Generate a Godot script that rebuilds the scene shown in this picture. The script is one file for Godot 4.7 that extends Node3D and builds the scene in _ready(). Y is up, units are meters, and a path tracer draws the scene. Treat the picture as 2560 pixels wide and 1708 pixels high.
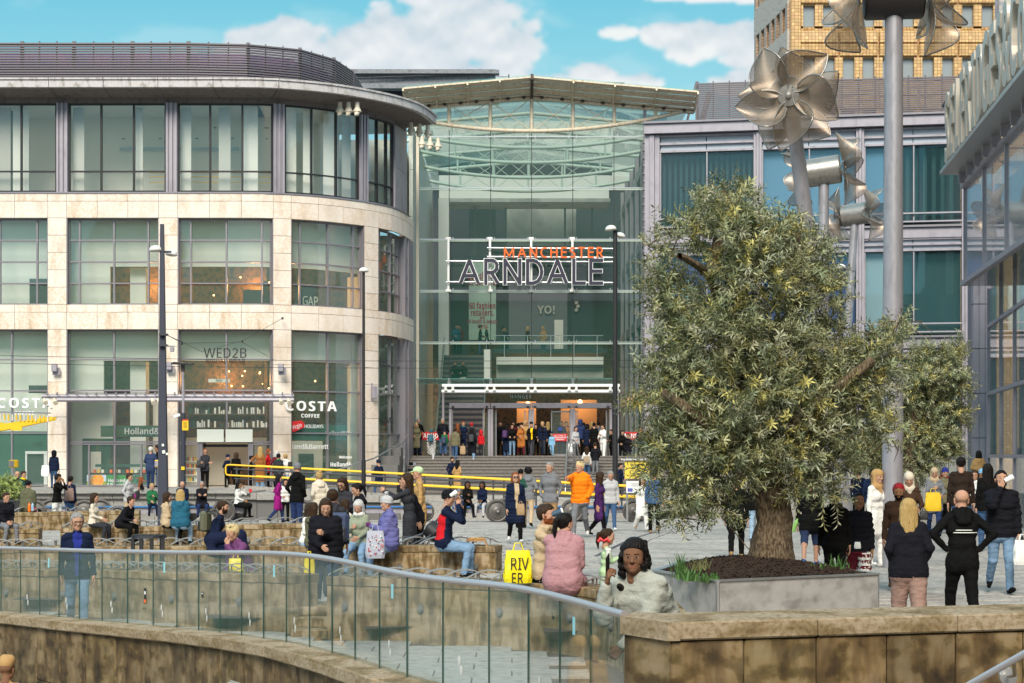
extends Node3D
# A city square on a bright cloudy day: a shopping centre across the square, terraced stone seats in front, shoppers all around.
# Metres, y up. The lens is level, its axis shifted up, 2.2 m above the paving; "at" turns a sighting (x, y on the 2560-wide photograph, distance d) into a point.
const EYE := 2.2
const FOCAL := 4200.0
var M := {}
var rng := RandomNumberGenerator.new()
var boxes := {}
var tex := {}

func at(x: float,y: float,d: float) -> Vector3:
	return Vector3((x - 1280.0)*d/FOCAL,EYE - (y - 1135.0)*d/FOCAL,-d)

func lin(r: float,g: float,b: float,a := 1.0) -> Color:
	var c := Color(r,g,b).linear_to_srgb()
	c.a = a
	return c

# ---------- materials
func noise_tex(key: String,freq: float,oct: int,stops: Array,type := FastNoiseLite.TYPE_SIMPLEX_SMOOTH,size := 512,sd := 1,normal := 0.0) -> Texture2D:
	if tex.has(key):
		return tex[key]
	var n := FastNoiseLite.new()
	n.noise_type = type
	n.frequency = freq
	n.fractal_octaves = oct
	n.fractal_gain = 0.55
	n.seed = sd
	var t := NoiseTexture2D.new()
	t.width = size
	t.height = size
	t.seamless = true
	t.noise = n
	if normal > 0.0:
		t.as_normal_map = true
		t.bump_strength = normal
	elif stops.size():
		var g := Gradient.new()
		g.offsets = PackedFloat32Array(stops.map(func(s): return s[0]))
		g.colors = PackedColorArray(stops.map(func(s): return s[1]))
		t.color_ramp = g
	tex[key] = t
	return t

func mat(key: String,c: Color,rough := 0.7,metal := 0.0,spec := 0.5) -> StandardMaterial3D:
	if M.has(key):
		return M[key]
	var m := StandardMaterial3D.new()
	m.resource_name = key
	m.albedo_color = c
	m.roughness = rough
	m.metallic = metal
	m.metallic_specular = spec
	m.cull_mode = BaseMaterial3D.CULL_DISABLED
	M[key] = m
	return m

func worn(m: StandardMaterial3D,scale: Vector3,stops: Array,freq := 0.012,oct := 5,sd := 1,bump := 0.0) -> StandardMaterial3D:
	# mottling in the surface's own colour, as grain, stains and wear
	m.albedo_texture = noise_tex("n%s%d%f" % [str(stops).hash(),sd,freq],freq,oct,stops,FastNoiseLite.TYPE_SIMPLEX_SMOOTH,512,sd)
	m.uv1_triplanar = true
	m.uv1_world_triplanar = true
	m.uv1_scale = scale
	if bump > 0.0:
		m.heightmap_enabled = true
		m.heightmap_scale = bump
		m.heightmap_texture = noise_tex("bump%d" % sd,0.03,5,[],FastNoiseLite.TYPE_SIMPLEX_SMOOTH,512,sd + 7)
	return m

func over(m: StandardMaterial3D,scale: Vector3,stops: Array,freq := 0.008,sd := 3) -> StandardMaterial3D:
	# a second, larger layer of stains multiplied over the first
	m.detail_enabled = true
	m.detail_blend_mode = BaseMaterial3D.BLEND_MODE_MUL
	m.detail_uv_layer = BaseMaterial3D.DETAIL_UV_2
	m.detail_albedo = noise_tex("d%s%d%f" % [str(stops).hash(),sd,freq],freq,5,stops,FastNoiseLite.TYPE_SIMPLEX_SMOOTH,512,sd)
	m.uv2_triplanar = true
	m.uv2_world_triplanar = true
	m.uv2_scale = scale
	return m

func grey(a: float) -> Color:
	return Color(a,a,a)

func glass(key: String,c: Color,alpha: float,rough := 0.02) -> StandardMaterial3D:
	var m := mat(key,c,rough)
	m.transparency = BaseMaterial3D.TRANSPARENCY_ALPHA
	m.albedo_color.a = alpha
	return m

func lamp(key: String,c: Color,e: float) -> StandardMaterial3D:
	var m := mat(key,c,0.5)
	m.emission_enabled = true
	m.emission = c
	m.emission_energy_multiplier = e
	return m

func materials() -> void:
	var w := Color.WHITE
	worn(mat("travertine",lin(0.76,0.675,0.61),0.75),Vector3(0.5,0.5,0.5),[[0.0,Color(0.95,0.92,0.88)],[0.42,Color(0.98,0.97,0.95)],[0.6,w],[1.0,Color(0.99,0.97,0.94)]],0.02,5,2,0.15)
	over(M.travertine,Vector3(0.16,0.035,0.16),[[0.0,Color(0.84,0.79,0.73)],[0.3,Color(0.95,0.94,0.92)],[0.55,w],[1.0,w]],0.012,9)
	worn(mat("travertine_warm",lin(0.75,0.655,0.58),0.75),Vector3(0.6,0.6,0.6),[[0.0,Color(0.93,0.88,0.82)],[0.45,Color(0.97,0.95,0.92)],[0.6,w],[1.0,w]],0.02,5,5,0.15)
	over(M.travertine_warm,Vector3(0.2,0.05,0.2),[[0.0,Color(0.82,0.77,0.7)],[0.3,Color(0.95,0.93,0.9)],[0.55,w],[1.0,w]],0.012,4)
	mat("joint",lin(0.08,0.06,0.05),0.9)
	worn(mat("mauve_metal",lin(0.34,0.315,0.355),0.45,0.25),Vector3(0.3,0.1,0.3),[[0.0,grey(0.84)],[0.5,w],[1.0,grey(0.94)]],0.01,4,6)
	mat("frame",lin(0.23,0.215,0.24),0.4,0.35)
	mat("dark_frame",lin(0.02,0.02,0.023),0.4,0.2)
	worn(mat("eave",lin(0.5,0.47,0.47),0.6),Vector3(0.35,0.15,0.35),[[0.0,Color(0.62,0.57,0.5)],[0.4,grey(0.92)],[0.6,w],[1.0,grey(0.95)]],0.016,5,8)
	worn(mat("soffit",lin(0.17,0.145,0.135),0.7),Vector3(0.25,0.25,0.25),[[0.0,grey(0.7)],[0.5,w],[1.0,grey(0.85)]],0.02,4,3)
	mat("slat",lin(0.135,0.118,0.13),0.5,0.3)
	worn(mat("mauve_panel",lin(0.33,0.24,0.4),0.5,0.2),Vector3(0.09,0.12,0.09),[[0.0,Color(0.6,0.72,1.0)],[0.4,Color(0.82,0.8,0.95)],[0.6,Color(1.0,0.86,0.98)],[1.0,Color(1,0.8,0.95)]],0.01,3,12)
	glass("window_glass",lin(0.22,0.42,0.33),0.1)
	glass("upper_glass",lin(0.3,0.42,0.34),0.06)
	glass("atrium_glass",lin(0.08,0.36,0.27),0.045)
	M.atrium_glass.metallic_specular = 0.36
	glass("roof_glass",lin(0.12,0.42,0.37),0.3)
	glass("teal_glass",lin(0.03,0.1,0.12),0.2)
	glass("clear_glass",lin(0.4,0.55,0.5),0.06)
	worn(mat("room_wall",lin(0.5,0.52,0.46),0.85),Vector3(0.07,0.07,0.07),[[0.0,grey(0.75)],[0.5,w],[1.0,grey(0.9)]],0.01,3,4)
	mat("room_pale",lin(0.7,0.73,0.66),0.8)
	mat("room_cream",lin(0.74,0.72,0.62),0.8)
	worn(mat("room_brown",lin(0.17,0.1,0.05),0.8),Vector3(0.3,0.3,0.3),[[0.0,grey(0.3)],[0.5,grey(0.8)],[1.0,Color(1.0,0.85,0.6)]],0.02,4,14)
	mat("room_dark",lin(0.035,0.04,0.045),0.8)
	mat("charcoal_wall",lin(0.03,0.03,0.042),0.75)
	mat("shop_green",lin(0.012,0.085,0.06),0.5)
	mat("white_paint",lin(0.78,0.78,0.76),0.5)
	mat("cream_steel",lin(0.62,0.55,0.44),0.45)
	worn(mat("rusty_cream",lin(0.64,0.56,0.44),0.55),Vector3(0.6,0.6,0.6),[[0.0,Color(0.78,0.66,0.5)],[0.3,Color(0.95,0.92,0.86)],[0.5,w],[1.0,w]],0.015,5,15)
	mat("pale_green_steel",lin(0.5,0.62,0.52),0.4)
	mat("steel",lin(0.55,0.55,0.56),0.3,0.9)
	mat("brushed",lin(0.5,0.49,0.48),0.38,0.85)
	mat("dark_steel",lin(0.045,0.048,0.06),0.5,0.3)
	mat("pole_blue",lin(0.035,0.04,0.06),0.55,0.2)
	mat("black",lin(0.012,0.012,0.014),0.6)
	mat("orange_letters",lin(0.85,0.13,0.012),0.4)
	mat("navy_letters",lin(0.022,0.02,0.04),0.4)
	mat("white_letters",lin(0.8,0.8,0.8),0.4)
	mat("yellow_paint",lin(0.78,0.48,0.01),0.45)
	mat("red_paint",lin(0.55,0.02,0.025),0.45)
	mat("blue_plank",lin(0.03,0.16,0.4),0.5)
	worn(mat("lead_roof",lin(0.2,0.205,0.225),0.6,0.2),Vector3(0.2,0.2,0.2),[[0.0,grey(0.7)],[0.5,w],[1.0,grey(0.85)]],0.02,4,17)
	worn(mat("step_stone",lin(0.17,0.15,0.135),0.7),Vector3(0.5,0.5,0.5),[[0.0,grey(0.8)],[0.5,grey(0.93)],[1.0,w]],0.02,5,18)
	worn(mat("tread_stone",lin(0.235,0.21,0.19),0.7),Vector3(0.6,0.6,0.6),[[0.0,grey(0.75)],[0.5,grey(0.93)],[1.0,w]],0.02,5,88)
	worn(mat("platform_stone",lin(0.36,0.34,0.315),0.75),Vector3(0.7,0.7,0.7),[[0.0,grey(0.72)],[0.5,grey(0.95)],[1.0,w]],0.03,5,19)
	worn(mat("granite",lin(0.15,0.145,0.14),0.6),Vector3(1.2,1.2,1.2),[[0.0,grey(0.7)],[0.5,grey(0.95)],[1.0,w]],0.06,4,20)
	for k in 4:
		var c: Color = [lin(0.43,0.40,0.365),lin(0.37,0.345,0.32),lin(0.46,0.43,0.395),lin(0.4,0.38,0.355)][k]
		worn(mat("slab%d" % k,c,0.75),Vector3(0.5,0.5,0.5),[[0.0,grey(0.72)],[0.45,grey(0.93)],[0.6,w],[1.0,Color(0.97,0.94,0.9)]],0.022,5,21 + k,0.12)
		over(M["slab%d" % k],Vector3(0.08,0.08,0.08),[[0.0,grey(0.78)],[0.45,grey(0.97)],[1.0,w]],0.012,40)
		# stained sandstone of the retaining walls and seats: brown weathering runs down the face
		c = [lin(0.265,0.205,0.135),lin(0.22,0.172,0.112),lin(0.3,0.235,0.16),lin(0.24,0.19,0.115)][k]
		worn(mat("wall_stone%d" % k,c,0.85),Vector3(0.4,0.11,0.4),[[0.0,Color(0.36,0.3,0.22)],[0.36,Color(0.62,0.56,0.44)],[0.52,Color(0.88,0.83,0.73)],[0.68,w],[1.0,Color(1.0,0.95,0.88)]],0.014,6,31 + k,0.25)
		over(M["wall_stone%d" % k],Vector3(0.5,0.55,0.5),[[0.0,Color(0.4,0.36,0.26)],[0.34,Color(0.66,0.62,0.45)],[0.5,Color(0.92,0.89,0.8)],[1.0,w]],0.013,50 + k)
		c = [lin(0.33,0.25,0.155),lin(0.29,0.22,0.135),lin(0.36,0.275,0.18),lin(0.31,0.24,0.15)][k]
		worn(mat("seat_stone%d" % k,c,0.85),Vector3(0.8,0.2,0.8),[[0.0,Color(0.45,0.38,0.28)],[0.4,Color(0.78,0.72,0.6)],[0.56,w],[1.0,w]],0.016,5,60 + k,0.2)
		over(M["seat_stone%d" % k],Vector3(0.2,0.5,0.2),[[0.0,Color(0.5,0.5,0.36)],[0.38,Color(0.88,0.85,0.74)],[0.55,w],[1.0,w]],0.014,66)
	worn(mat("coping",lin(0.37,0.305,0.23),0.85),Vector3(1.1,1.1,1.1),[[0.0,Color(0.6,0.55,0.45)],[0.4,Color(0.86,0.82,0.74)],[0.6,Color(0.96,0.94,0.9)],[1.0,w]],0.03,6,70,0.3)
	over(M.coping,Vector3(0.22,0.5,0.22),[[0.0,Color(0.62,0.58,0.46)],[0.4,Color(0.86,0.83,0.74)],[0.6,w],[1.0,w]],0.014,71)
	worn(mat("court_floor",lin(0.36,0.36,0.34),0.7),Vector3(0.4,0.4,0.4),[[0.0,grey(0.75)],[0.5,grey(0.95)],[1.0,w]],0.02,5,71)
	worn(mat("ground_far",lin(0.2,0.19,0.18),0.9),Vector3(0.2,0.2,0.2),[[0.0,grey(0.7)],[1.0,w]],0.02,4,72)
	worn(mat("planter_steel",lin(0.5,0.475,0.455),0.45,0.35),Vector3(0.5,0.5,0.5),[[0.0,grey(0.66)],[0.5,grey(0.94)],[1.0,w]],0.012,5,73)
	worn(mat("bark_mulch",lin(0.05,0.026,0.015),0.95),Vector3(6,6,6),[[0.0,grey(0.3)],[0.5,grey(0.9)],[1.0,w]],0.04,5,74,2.0)
	worn(mat("bark",lin(0.17,0.13,0.085),0.9),Vector3(1.6,0.5,1.6),[[0.0,Color(0.3,0.25,0.2)],[0.4,Color(0.65,0.58,0.48)],[0.6,w],[1.0,Color(1,0.95,0.86)]],0.03,5,75,2.5)
	worn(mat("windmill_pole",lin(0.34,0.33,0.36),0.45,0.35),Vector3(0.5,0.12,0.5),[[0.0,grey(0.8)],[0.5,w],[1.0,grey(0.93)]],0.02,4,76)
	worn(mat("drum_steel",lin(0.38,0.35,0.32),0.36,0.7),Vector3(0.6,0.6,0.6),[[0.0,grey(0.72)],[0.5,w],[1.0,grey(0.9)]],0.012,4,77)
	mat("drum_dark",lin(0.05,0.042,0.042),0.45,0.5)
	worn(mat("sandstone",lin(0.36,0.27,0.17),0.85),Vector3(0.3,0.3,0.3),[[0.0,grey(0.6)],[0.5,grey(0.92)],[1.0,w]],0.02,5,78)
	worn(mat("tower_stone",lin(0.5,0.44,0.38),0.7),Vector3(0.3,0.3,0.3),[[0.0,grey(0.75)],[0.5,w],[1.0,w]],0.02,4,79)
	var blade := mat("blade",lin(0.3,0.235,0.18),0.4,0.6)
	blade.transparency = BaseMaterial3D.TRANSPARENCY_ALPHA_SCISSOR
	blade.alpha_scissor_threshold = 0.5
	var im := Image.create(64,64,false,Image.FORMAT_RGBA8)
	im.fill(Color(1,1,1,1))
	for x in 64:
		for y in 64:
			for h in [Vector2(16,16),Vector2(48,48)]:
				if Vector2(x + 0.5,y + 0.5).distance_to(h) < 15.2:
					im.set_pixel(x,y,Color(1,1,1,0))
	blade.albedo_texture = ImageTexture.create_from_image(im)
	# glazed yellow tower tiles: a fine grid of joints
	var tile := Image.create(128,128,false,Image.FORMAT_RGB8)
	var r2 := RandomNumberGenerator.new()
	r2.seed = 8
	for i in 4:
		for j in 4:
			var v := r2.randf_range(0.86,1.0)
			tile.fill_rect(Rect2i(i*32,j*32,32,32),Color(0.6,0.48,0.36))
			tile.fill_rect(Rect2i(i*32 + 2,j*32 + 2,28,28),Color(v,v*r2.randf_range(0.95,1.0),v*0.97))
	for k in 2:
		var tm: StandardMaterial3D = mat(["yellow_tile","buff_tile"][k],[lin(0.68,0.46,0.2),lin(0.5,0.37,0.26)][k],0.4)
		tm.albedo_texture = ImageTexture.create_from_image(tile)
		tm.uv1_triplanar = true
		tm.uv1_world_triplanar = true
		tm.uv1_scale = Vector3(0.95,0.95,0.95)

# ---------- shapes
func quad(st: SurfaceTool,a: Vector3,b: Vector3,c: Vector3,d: Vector3) -> void:
	var n := (c - a).cross(b - a)
	if n.length_squared() < 1e-14:
		n = (d - a).cross(c - a)
	n = n.normalized()
	for p in [a,b,c,a,c,d]:
		st.set_normal(n)
		st.add_vertex(p)

func tri(st: SurfaceTool,a: Vector3,b: Vector3,c: Vector3,na: Vector3,nb: Vector3,nc: Vector3) -> void:
	# wound so that it faces the way its normals point
	var flip := (c - a).cross(b - a).dot(na + nb + nc) < 0.0
	st.set_normal(na)
	st.add_vertex(a)
	st.set_normal(nc if flip else nb)
	st.add_vertex(c if flip else b)
	st.set_normal(nb if flip else nc)
	st.add_vertex(b if flip else c)

func new_st() -> SurfaceTool:
	var st := SurfaceTool.new()
	st.begin(Mesh.PRIMITIVE_TRIANGLES)
	return st

func sbox(st: SurfaceTool,c: Vector3,s: Vector3,b := Basis()) -> void:
	var x := b.x*s.x*0.5
	var y := b.y*s.y*0.5
	var z := b.z*s.z*0.5
	quad(st,c - x + y + z,c + x + y + z,c + x - y + z,c - x - y + z)
	quad(st,c + x + y - z,c - x + y - z,c - x - y - z,c + x - y - z)
	quad(st,c - x + y - z,c + x + y - z,c + x + y + z,c - x + y + z)
	quad(st,c - x - y + z,c + x - y + z,c + x - y - z,c - x - y - z)
	quad(st,c + x + y + z,c + x + y - z,c + x - y - z,c + x - y + z)
	quad(st,c - x + y - z,c - x + y + z,c - x - y + z,c - x - y - z)

func bar(st: SurfaceTool,a: Vector3,b: Vector3,w: float,h: float,up := Vector3.UP) -> void:
	var f := (b - a).normalized()
	var s := f.cross(up).normalized()
	if s.length_squared() < 0.5:
		s = f.cross(Vector3.RIGHT).normalized()
	sbox(st,(a + b)*0.5,Vector3(w,h,a.distance_to(b)),Basis(s,f.cross(s)*-1.0,-f))

func tube(st: SurfaceTool,pts: Array,r,sides := 8,caps := true) -> void:
	# a round tube through points; r is a radius or a list of radii
	var rings := []
	var prev := Vector3.ZERO
	var n := pts.size()
	for i in n:
		var t: Vector3 = (pts[mini(i + 1,n - 1)] - pts[maxi(i - 1,0)]).normalized()
		var u := prev - t*prev.dot(t)
		if u.length_squared() < 1e-6:
			u = t.cross(Vector3.UP if absf(t.y) < 0.9 else Vector3.RIGHT)
		u = u.normalized()
		prev = u
		var v := t.cross(u)
		var ring := []
		var rad: float = r[i] if r is Array else r
		for k in sides:
			var a := TAU*k/sides
			var dir := u*cos(a) + v*sin(a)
			ring.append([pts[i] + dir*rad,dir])
		rings.append(ring)
	for i in n - 1:
		for k in sides:
			var k2 := (k + 1) % sides
			for q in [[rings[i][k],rings[i + 1][k],rings[i + 1][k2]],[rings[i][k],rings[i + 1][k2],rings[i][k2]]]:
				tri(st,q[0][0],q[1][0],q[2][0],q[0][1],q[1][1],q[2][1])
	if caps:
		for e in [0,n - 1]:
			var nn: Vector3 = (pts[0] - pts[1]).normalized() if e == 0 else (pts[n - 1] - pts[n - 2]).normalized()
			for k in range(1,sides - 1):
				tri(st,rings[e][0][0],rings[e][k][0],rings[e][k + 1][0],nn,nn,nn)

func lathe(st: SurfaceTool,prof: Array,xf: Transform3D,sides := 20) -> void:
	# prof: [radius, height] pairs turned about the local y axis
	var area := 0.0
	for i in prof.size():
		var p: Array = prof[i]
		var q: Array = prof[(i + 1) % prof.size()]
		area += p[0]*q[1] - q[0]*p[1]
	var sgn := 1.0 if area >= 0.0 else -1.0
	for i in prof.size() - 1:
		var a: Array = prof[i]
		var b: Array = prof[i + 1]
		var sl := Vector2(b[0] - a[0],b[1] - a[1])
		if sl.length() < 1e-6:
			continue
		var nn := Vector2(sl.y,-sl.x).normalized()*sgn
		for k in sides:
			var t0 := TAU*k/sides
			var t1 := TAU*(k + 1)/sides
			var d0 := Vector3(cos(t0),0,sin(t0))
			var d1 := Vector3(cos(t1),0,sin(t1))
			var p := [d0*a[0] + Vector3.UP*a[1],d0*b[0] + Vector3.UP*b[1],d1*b[0] + Vector3.UP*b[1],d1*a[0] + Vector3.UP*a[1]]
			var nr := [d0*nn.x + Vector3.UP*nn.y,d0*nn.x + Vector3.UP*nn.y,d1*nn.x + Vector3.UP*nn.y,d1*nn.x + Vector3.UP*nn.y]
			for q in [[0,1,2],[0,2,3]]:
				if p[q[0]].distance_squared_to(p[q[1]]) > 1e-10 and p[q[1]].distance_squared_to(p[q[2]]) > 1e-10 and p[q[0]].distance_squared_to(p[q[2]]) > 1e-10:
					tri(st,xf*p[q[0]],xf*p[q[1]],xf*p[q[2]],xf.basis*nr[q[0]],xf.basis*nr[q[1]],xf.basis*nr[q[2]])

func extrude(st: SurfaceTool,poly: PackedVector2Array,z0: float,z1: float,xf := Transform3D()) -> void:
	var ids := Geometry2D.triangulate_polygon(poly)
	for z in [z0,z1]:
		var nz := xf.basis*Vector3(0,0,1.0 if z == maxf(z0,z1) else -1.0)
		for i in range(0,ids.size(),3):
			var v := []
			for k in 3:
				v.append(xf*Vector3(poly[ids[i + k]].x,poly[ids[i + k]].y,z))
			tri(st,v[0],v[1],v[2],nz,nz,nz)
	for i in poly.size():
		var a := poly[i]
		var b := poly[(i + 1) % poly.size()]
		quad(st,xf*Vector3(a.x,a.y,z0),xf*Vector3(b.x,b.y,z0),xf*Vector3(b.x,b.y,z1),xf*Vector3(a.x,a.y,z1))

func soft_box(size: Vector3,r: float) -> ArrayMesh:
	# a box with chamfered edges
	var key := "s%.3f,%.3f,%.3f,%.3f" % [size.x,size.y,size.z,r]
	if boxes.has(key):
		return boxes[key]
	var st := new_st()
	var h := size*0.5
	r = minf(r,minf(h.x,minf(h.y,h.z))*0.9)
	var g := func(sx,sy,sz,ax): return Vector3(sx*(h.x - (0.0 if ax == 0 else r)),sy*(h.y - (0.0 if ax == 1 else r)),sz*(h.z - (0.0 if ax == 2 else r)))
	for s in [-1.0,1.0]:
		quad(st,g.call(s,1,-s,0),g.call(s,-1,-s,0),g.call(s,-1,s,0),g.call(s,1,s,0))
		quad(st,g.call(-1,s,s,1),g.call(-1,s,-s,1),g.call(1,s,-s,1),g.call(1,s,s,1))
		quad(st,g.call(-s,-1,s,2),g.call(-s,1,s,2),g.call(s,1,s,2),g.call(s,-1,s,2))
		for s2 in [-1.0,1.0]:
			quad(st,g.call(s,s2,-1,0),g.call(s,s2,1,0),g.call(s,s2,1,1),g.call(s,s2,-1,1))
			quad(st,g.call(s,-1,s2,0),g.call(s,1,s2,0),g.call(s,1,s2,2),g.call(s,-1,s2,2))
			quad(st,g.call(-1,s,s2,1),g.call(1,s,s2,1),g.call(1,s,s2,2),g.call(-1,s,s2,2))
			for s3 in [-1.0,1.0]:
				var a: Vector3 = g.call(s,s2,s3,0)
				quad(st,a,g.call(s,s2,s3,1),g.call(s,s2,s3,2),a)
	# normals outwards
	var arr := st.commit_to_arrays()
	var vs: PackedVector3Array = arr[Mesh.ARRAY_VERTEX]
	var ns: PackedVector3Array = arr[Mesh.ARRAY_NORMAL]
	for i in vs.size():
		if ns[i].dot(vs[i]) < 0.0:
			ns[i] = -ns[i]
	for i in range(0,vs.size(),3):
		if (vs[i + 2] - vs[i]).cross(vs[i + 1] - vs[i]).dot(ns[i]) < 0.0:
			var keep := vs[i + 1]
			vs[i + 1] = vs[i + 2]
			vs[i + 2] = keep
	arr[Mesh.ARRAY_VERTEX] = vs
	arr[Mesh.ARRAY_NORMAL] = ns
	var m := ArrayMesh.new()
	m.add_surface_from_arrays(Mesh.PRIMITIVE_TRIANGLES,arr)
	boxes[key] = m
	return m

# ---------- objects
func put(called: String,mesh: Mesh,m: Material,parent: Node,xf := Transform3D()) -> MeshInstance3D:
	var o := MeshInstance3D.new()
	o.name = called
	o.mesh = mesh
	o.material_override = m
	parent.add_child(o,true)
	o.transform = xf
	return o

func part(called: String,st: SurfaceTool,m: Material,parent: Node) -> MeshInstance3D:
	return put(called,st.commit(),m,parent)

func block(called: String,m: Material,parent: Node,c: Vector3,s: Vector3,b := Basis(),chamfer := 0.0) -> MeshInstance3D:
	if chamfer > 0.0:
		return put(called,soft_box(s,chamfer),m,parent,Transform3D(b,c))
	var key := "b%.3f,%.3f,%.3f" % [s.x,s.y,s.z]
	if not boxes.has(key):
		var bm := BoxMesh.new()
		bm.size = s
		boxes[key] = bm
	return put(called,boxes[key],m,parent,Transform3D(b,c))

func tag(o: Node3D,label: String,category: String,group := "") -> Node3D:
	o.set_meta("label",label)
	o.set_meta("category",category)
	if group:
		o.set_meta("group",group)
	return o

func thing(called: String,label: String,category: String,pos := Vector3.ZERO,group := "") -> Node3D:
	var o := Node3D.new()
	o.name = called
	add_child(o,true)
	o.position = pos
	return tag(o,label,category,group)

func structure(o: Node3D) -> Node3D:
	o.set_meta("kind","structure")
	return o

func stuff(o: Node3D) -> Node3D:
	o.set_meta("kind","stuff")
	return o

func letters(called: String,text: String,size: float,depth: float,m: Material,parent: Node,xf: Transform3D,bold := false,squeeze := 1.0,spacing := 0.0) -> MeshInstance3D:
	# size is the height of a capital letter
	var f := SystemFont.new()
	f.font_names = PackedStringArray(["Droid Sans"])
	f.font_weight = 700 if bold else 400
	var font: Font = f
	if spacing != 0.0:
		var fv := FontVariation.new()
		fv.base_font = f
		fv.spacing_glyph = int(spacing)
		font = fv
	var t := TextMesh.new()
	t.text = text
	t.font = font
	t.font_size = 64
	t.pixel_size = size/45.7
	t.depth = depth
	t.curve_step = 2.0
	var o := put(called,t,m,parent,xf.scaled_local(Vector3(squeeze,1,1)))
	return o

# ---------- the scene
func _ready() -> void:
	rng.seed = 20240
	var cam := Camera3D.new()
	cam.projection = Camera3D.PROJECTION_FRUSTUM
	cam.near = 0.5
	cam.far = 2000.0
	cam.size = 2.0*0.5*854.0/FOCAL
	cam.frustum_offset = Vector2(0,0.5*281.0/FOCAL)
	cam.position = Vector3(0,EYE,0)
	cam.name = "camera"
	add_child(cam)
	cam.current = true
	var env := Environment.new()
	env.background_mode = Environment.BG_SKY
	env.tonemap_mode = Environment.TONE_MAPPER_LINEAR
	env.tonemap_exposure = 3.2
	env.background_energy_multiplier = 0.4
	env.sdfgi_enabled = true
	env.ssao_enabled = true
	env.ssil_enabled = true
	var sky := Sky.new()
	var pano := PanoramaSkyMaterial.new()
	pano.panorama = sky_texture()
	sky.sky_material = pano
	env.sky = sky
	var we := WorldEnvironment.new()
	we.environment = env
	add_child(we)
	var sun := DirectionalLight3D.new()
	sun.name = "sun"
	sun.light_energy = 0.5
	sun.light_angular_distance = 28.0
	sun.light_color = Color(1.0,0.955,0.89)
	sun.shadow_enabled = true
	add_child(sun)
	sun.look_at_from_position(Vector3(-7,44,52),Vector3.ZERO)
	materials()
	ground()
	left_building()
	shop_fronts()
	entrance()
	entrance_inside()
	right_building()
	tower()
	side_store()
	back_roofs()
	behind_camera()
	platform_and_ramp()
	stairs()
	seat_rows()
	glass_wall()
	parapet()
	planter_tree()
	windmills()
	lamps()
	street_things()
	signs()
	people()
	held_things()

func blob(x: float,y: float,list: Array) -> float:
	var best := -9.0
	for e in list:
		var v := 1.0 - pow((x - e[0])/e[2],2) - pow((y - e[1])/e[3],2)
		best = maxf(best,v)
	return best

func sky_texture() -> Texture2D:
	var n := FastNoiseLite.new()
	n.seed = 5
	n.noise_type = FastNoiseLite.TYPE_SIMPLEX_SMOOTH
	n.frequency = 1.0
	n.fractal_octaves = 5
	var low := Image.create(384,192,false,Image.FORMAT_RGB8)
	for j in 192:
		var el := PI*(0.5 - (j + 0.5)/192.0)
		for i in 384:
			var az := TAU*(i + 0.5)/384.0
			var d := Vector3(sin(az)*cos(el),sin(el),-cos(az)*cos(el))
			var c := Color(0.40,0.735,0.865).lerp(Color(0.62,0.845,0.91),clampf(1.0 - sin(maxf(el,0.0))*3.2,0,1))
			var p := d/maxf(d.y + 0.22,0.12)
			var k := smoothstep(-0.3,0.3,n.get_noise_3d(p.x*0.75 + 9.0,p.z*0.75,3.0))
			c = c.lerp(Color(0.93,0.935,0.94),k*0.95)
			if el < 0.0:
				c = Color(0.52,0.53,0.54)
			low.set_pixel(i,j,c)
	low.resize(4096,2048,Image.INTERPOLATE_CUBIC)
	# the stretch of sky over the square, with its two banks of cumulus
	var c1 := [[1130.0,90.0,205.0,118.0],[1235.0,120.0,130.0,92.0],[930.0,135.0,220.0,85.0],[700.0,115.0,165.0,62.0],[780.0,150.0,270.0,70.0],[1080.0,190.0,330.0,75.0]]
	var c2 := [[1770.0,105.0,130.0,55.0],[1870.0,110.0,150.0,60.0],[1680.0,92.0,70.0,34.0],[1990.0,130.0,160.0,60.0]]
	var c3 := [[1535.0,82.0,52.0,20.0],[1480.0,195.0,60.0,34.0],[1600.0,210.0,70.0,26.0],[1850.0,205.0,80.0,32.0],[1350.0,205.0,90.0,26.0],[1830.0,-4.0,190.0,14.0],[330.0,60.0,0.1,0.1]]
	var all := c1 + c2 + c3
	for i in range(-260,261):
		var az := TAU*(i + 0.5)/4096.0
		var x := 1280.0 + FOCAL*tan(az)
		for j in range(800,990):
			var el := PI*(0.5 - (j + 0.5)/2048.0)
			var y := 1135.0 - FOCAL*tan(el)/cos(az)
			var c := Color(0.45,0.785,0.88).lerp(Color(0.63,0.865,0.92),clampf((y + 60.0)/330.0,0,1))
			var f := n.get_noise_2d(x*0.0065,y*0.0085)
			var f2 := n.get_noise_2d(x*0.0025 + 30.0,y*0.007)
			var wisp := smoothstep(0.05,0.5,f2)*0.28
			c = c.lerp(Color(0.86,0.925,0.95),wisp)
			var v := blob(x,y,all)*0.9 + f*1.0 + 0.14
			var a := smoothstep(0.0,0.36,v)
			var up := blob(x,y + 26.0,all)*0.9 + n.get_noise_2d(x*0.0065,(y + 26.0)*0.0085)*1.0 + 0.14
			var shade := clampf(0.5 + 0.55*(v - up) + 0.25*f,0,1)
			var cc := Color(0.80,0.845,0.885).lerp(Color(0.965,0.965,0.965),shade)
			var edge := smoothstep(90.0,20.0,absf(j - 895.0) - 5.0)
			c = c.lerp(cc,a*0.95)
			var px := posmod(i,4096)
			var keep := low.get_pixel(px,j)
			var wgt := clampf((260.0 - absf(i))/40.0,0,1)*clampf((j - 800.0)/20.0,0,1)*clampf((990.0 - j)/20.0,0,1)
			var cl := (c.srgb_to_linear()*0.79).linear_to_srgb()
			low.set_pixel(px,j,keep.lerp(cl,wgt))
	return ImageTexture.create_from_image(low)

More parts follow.
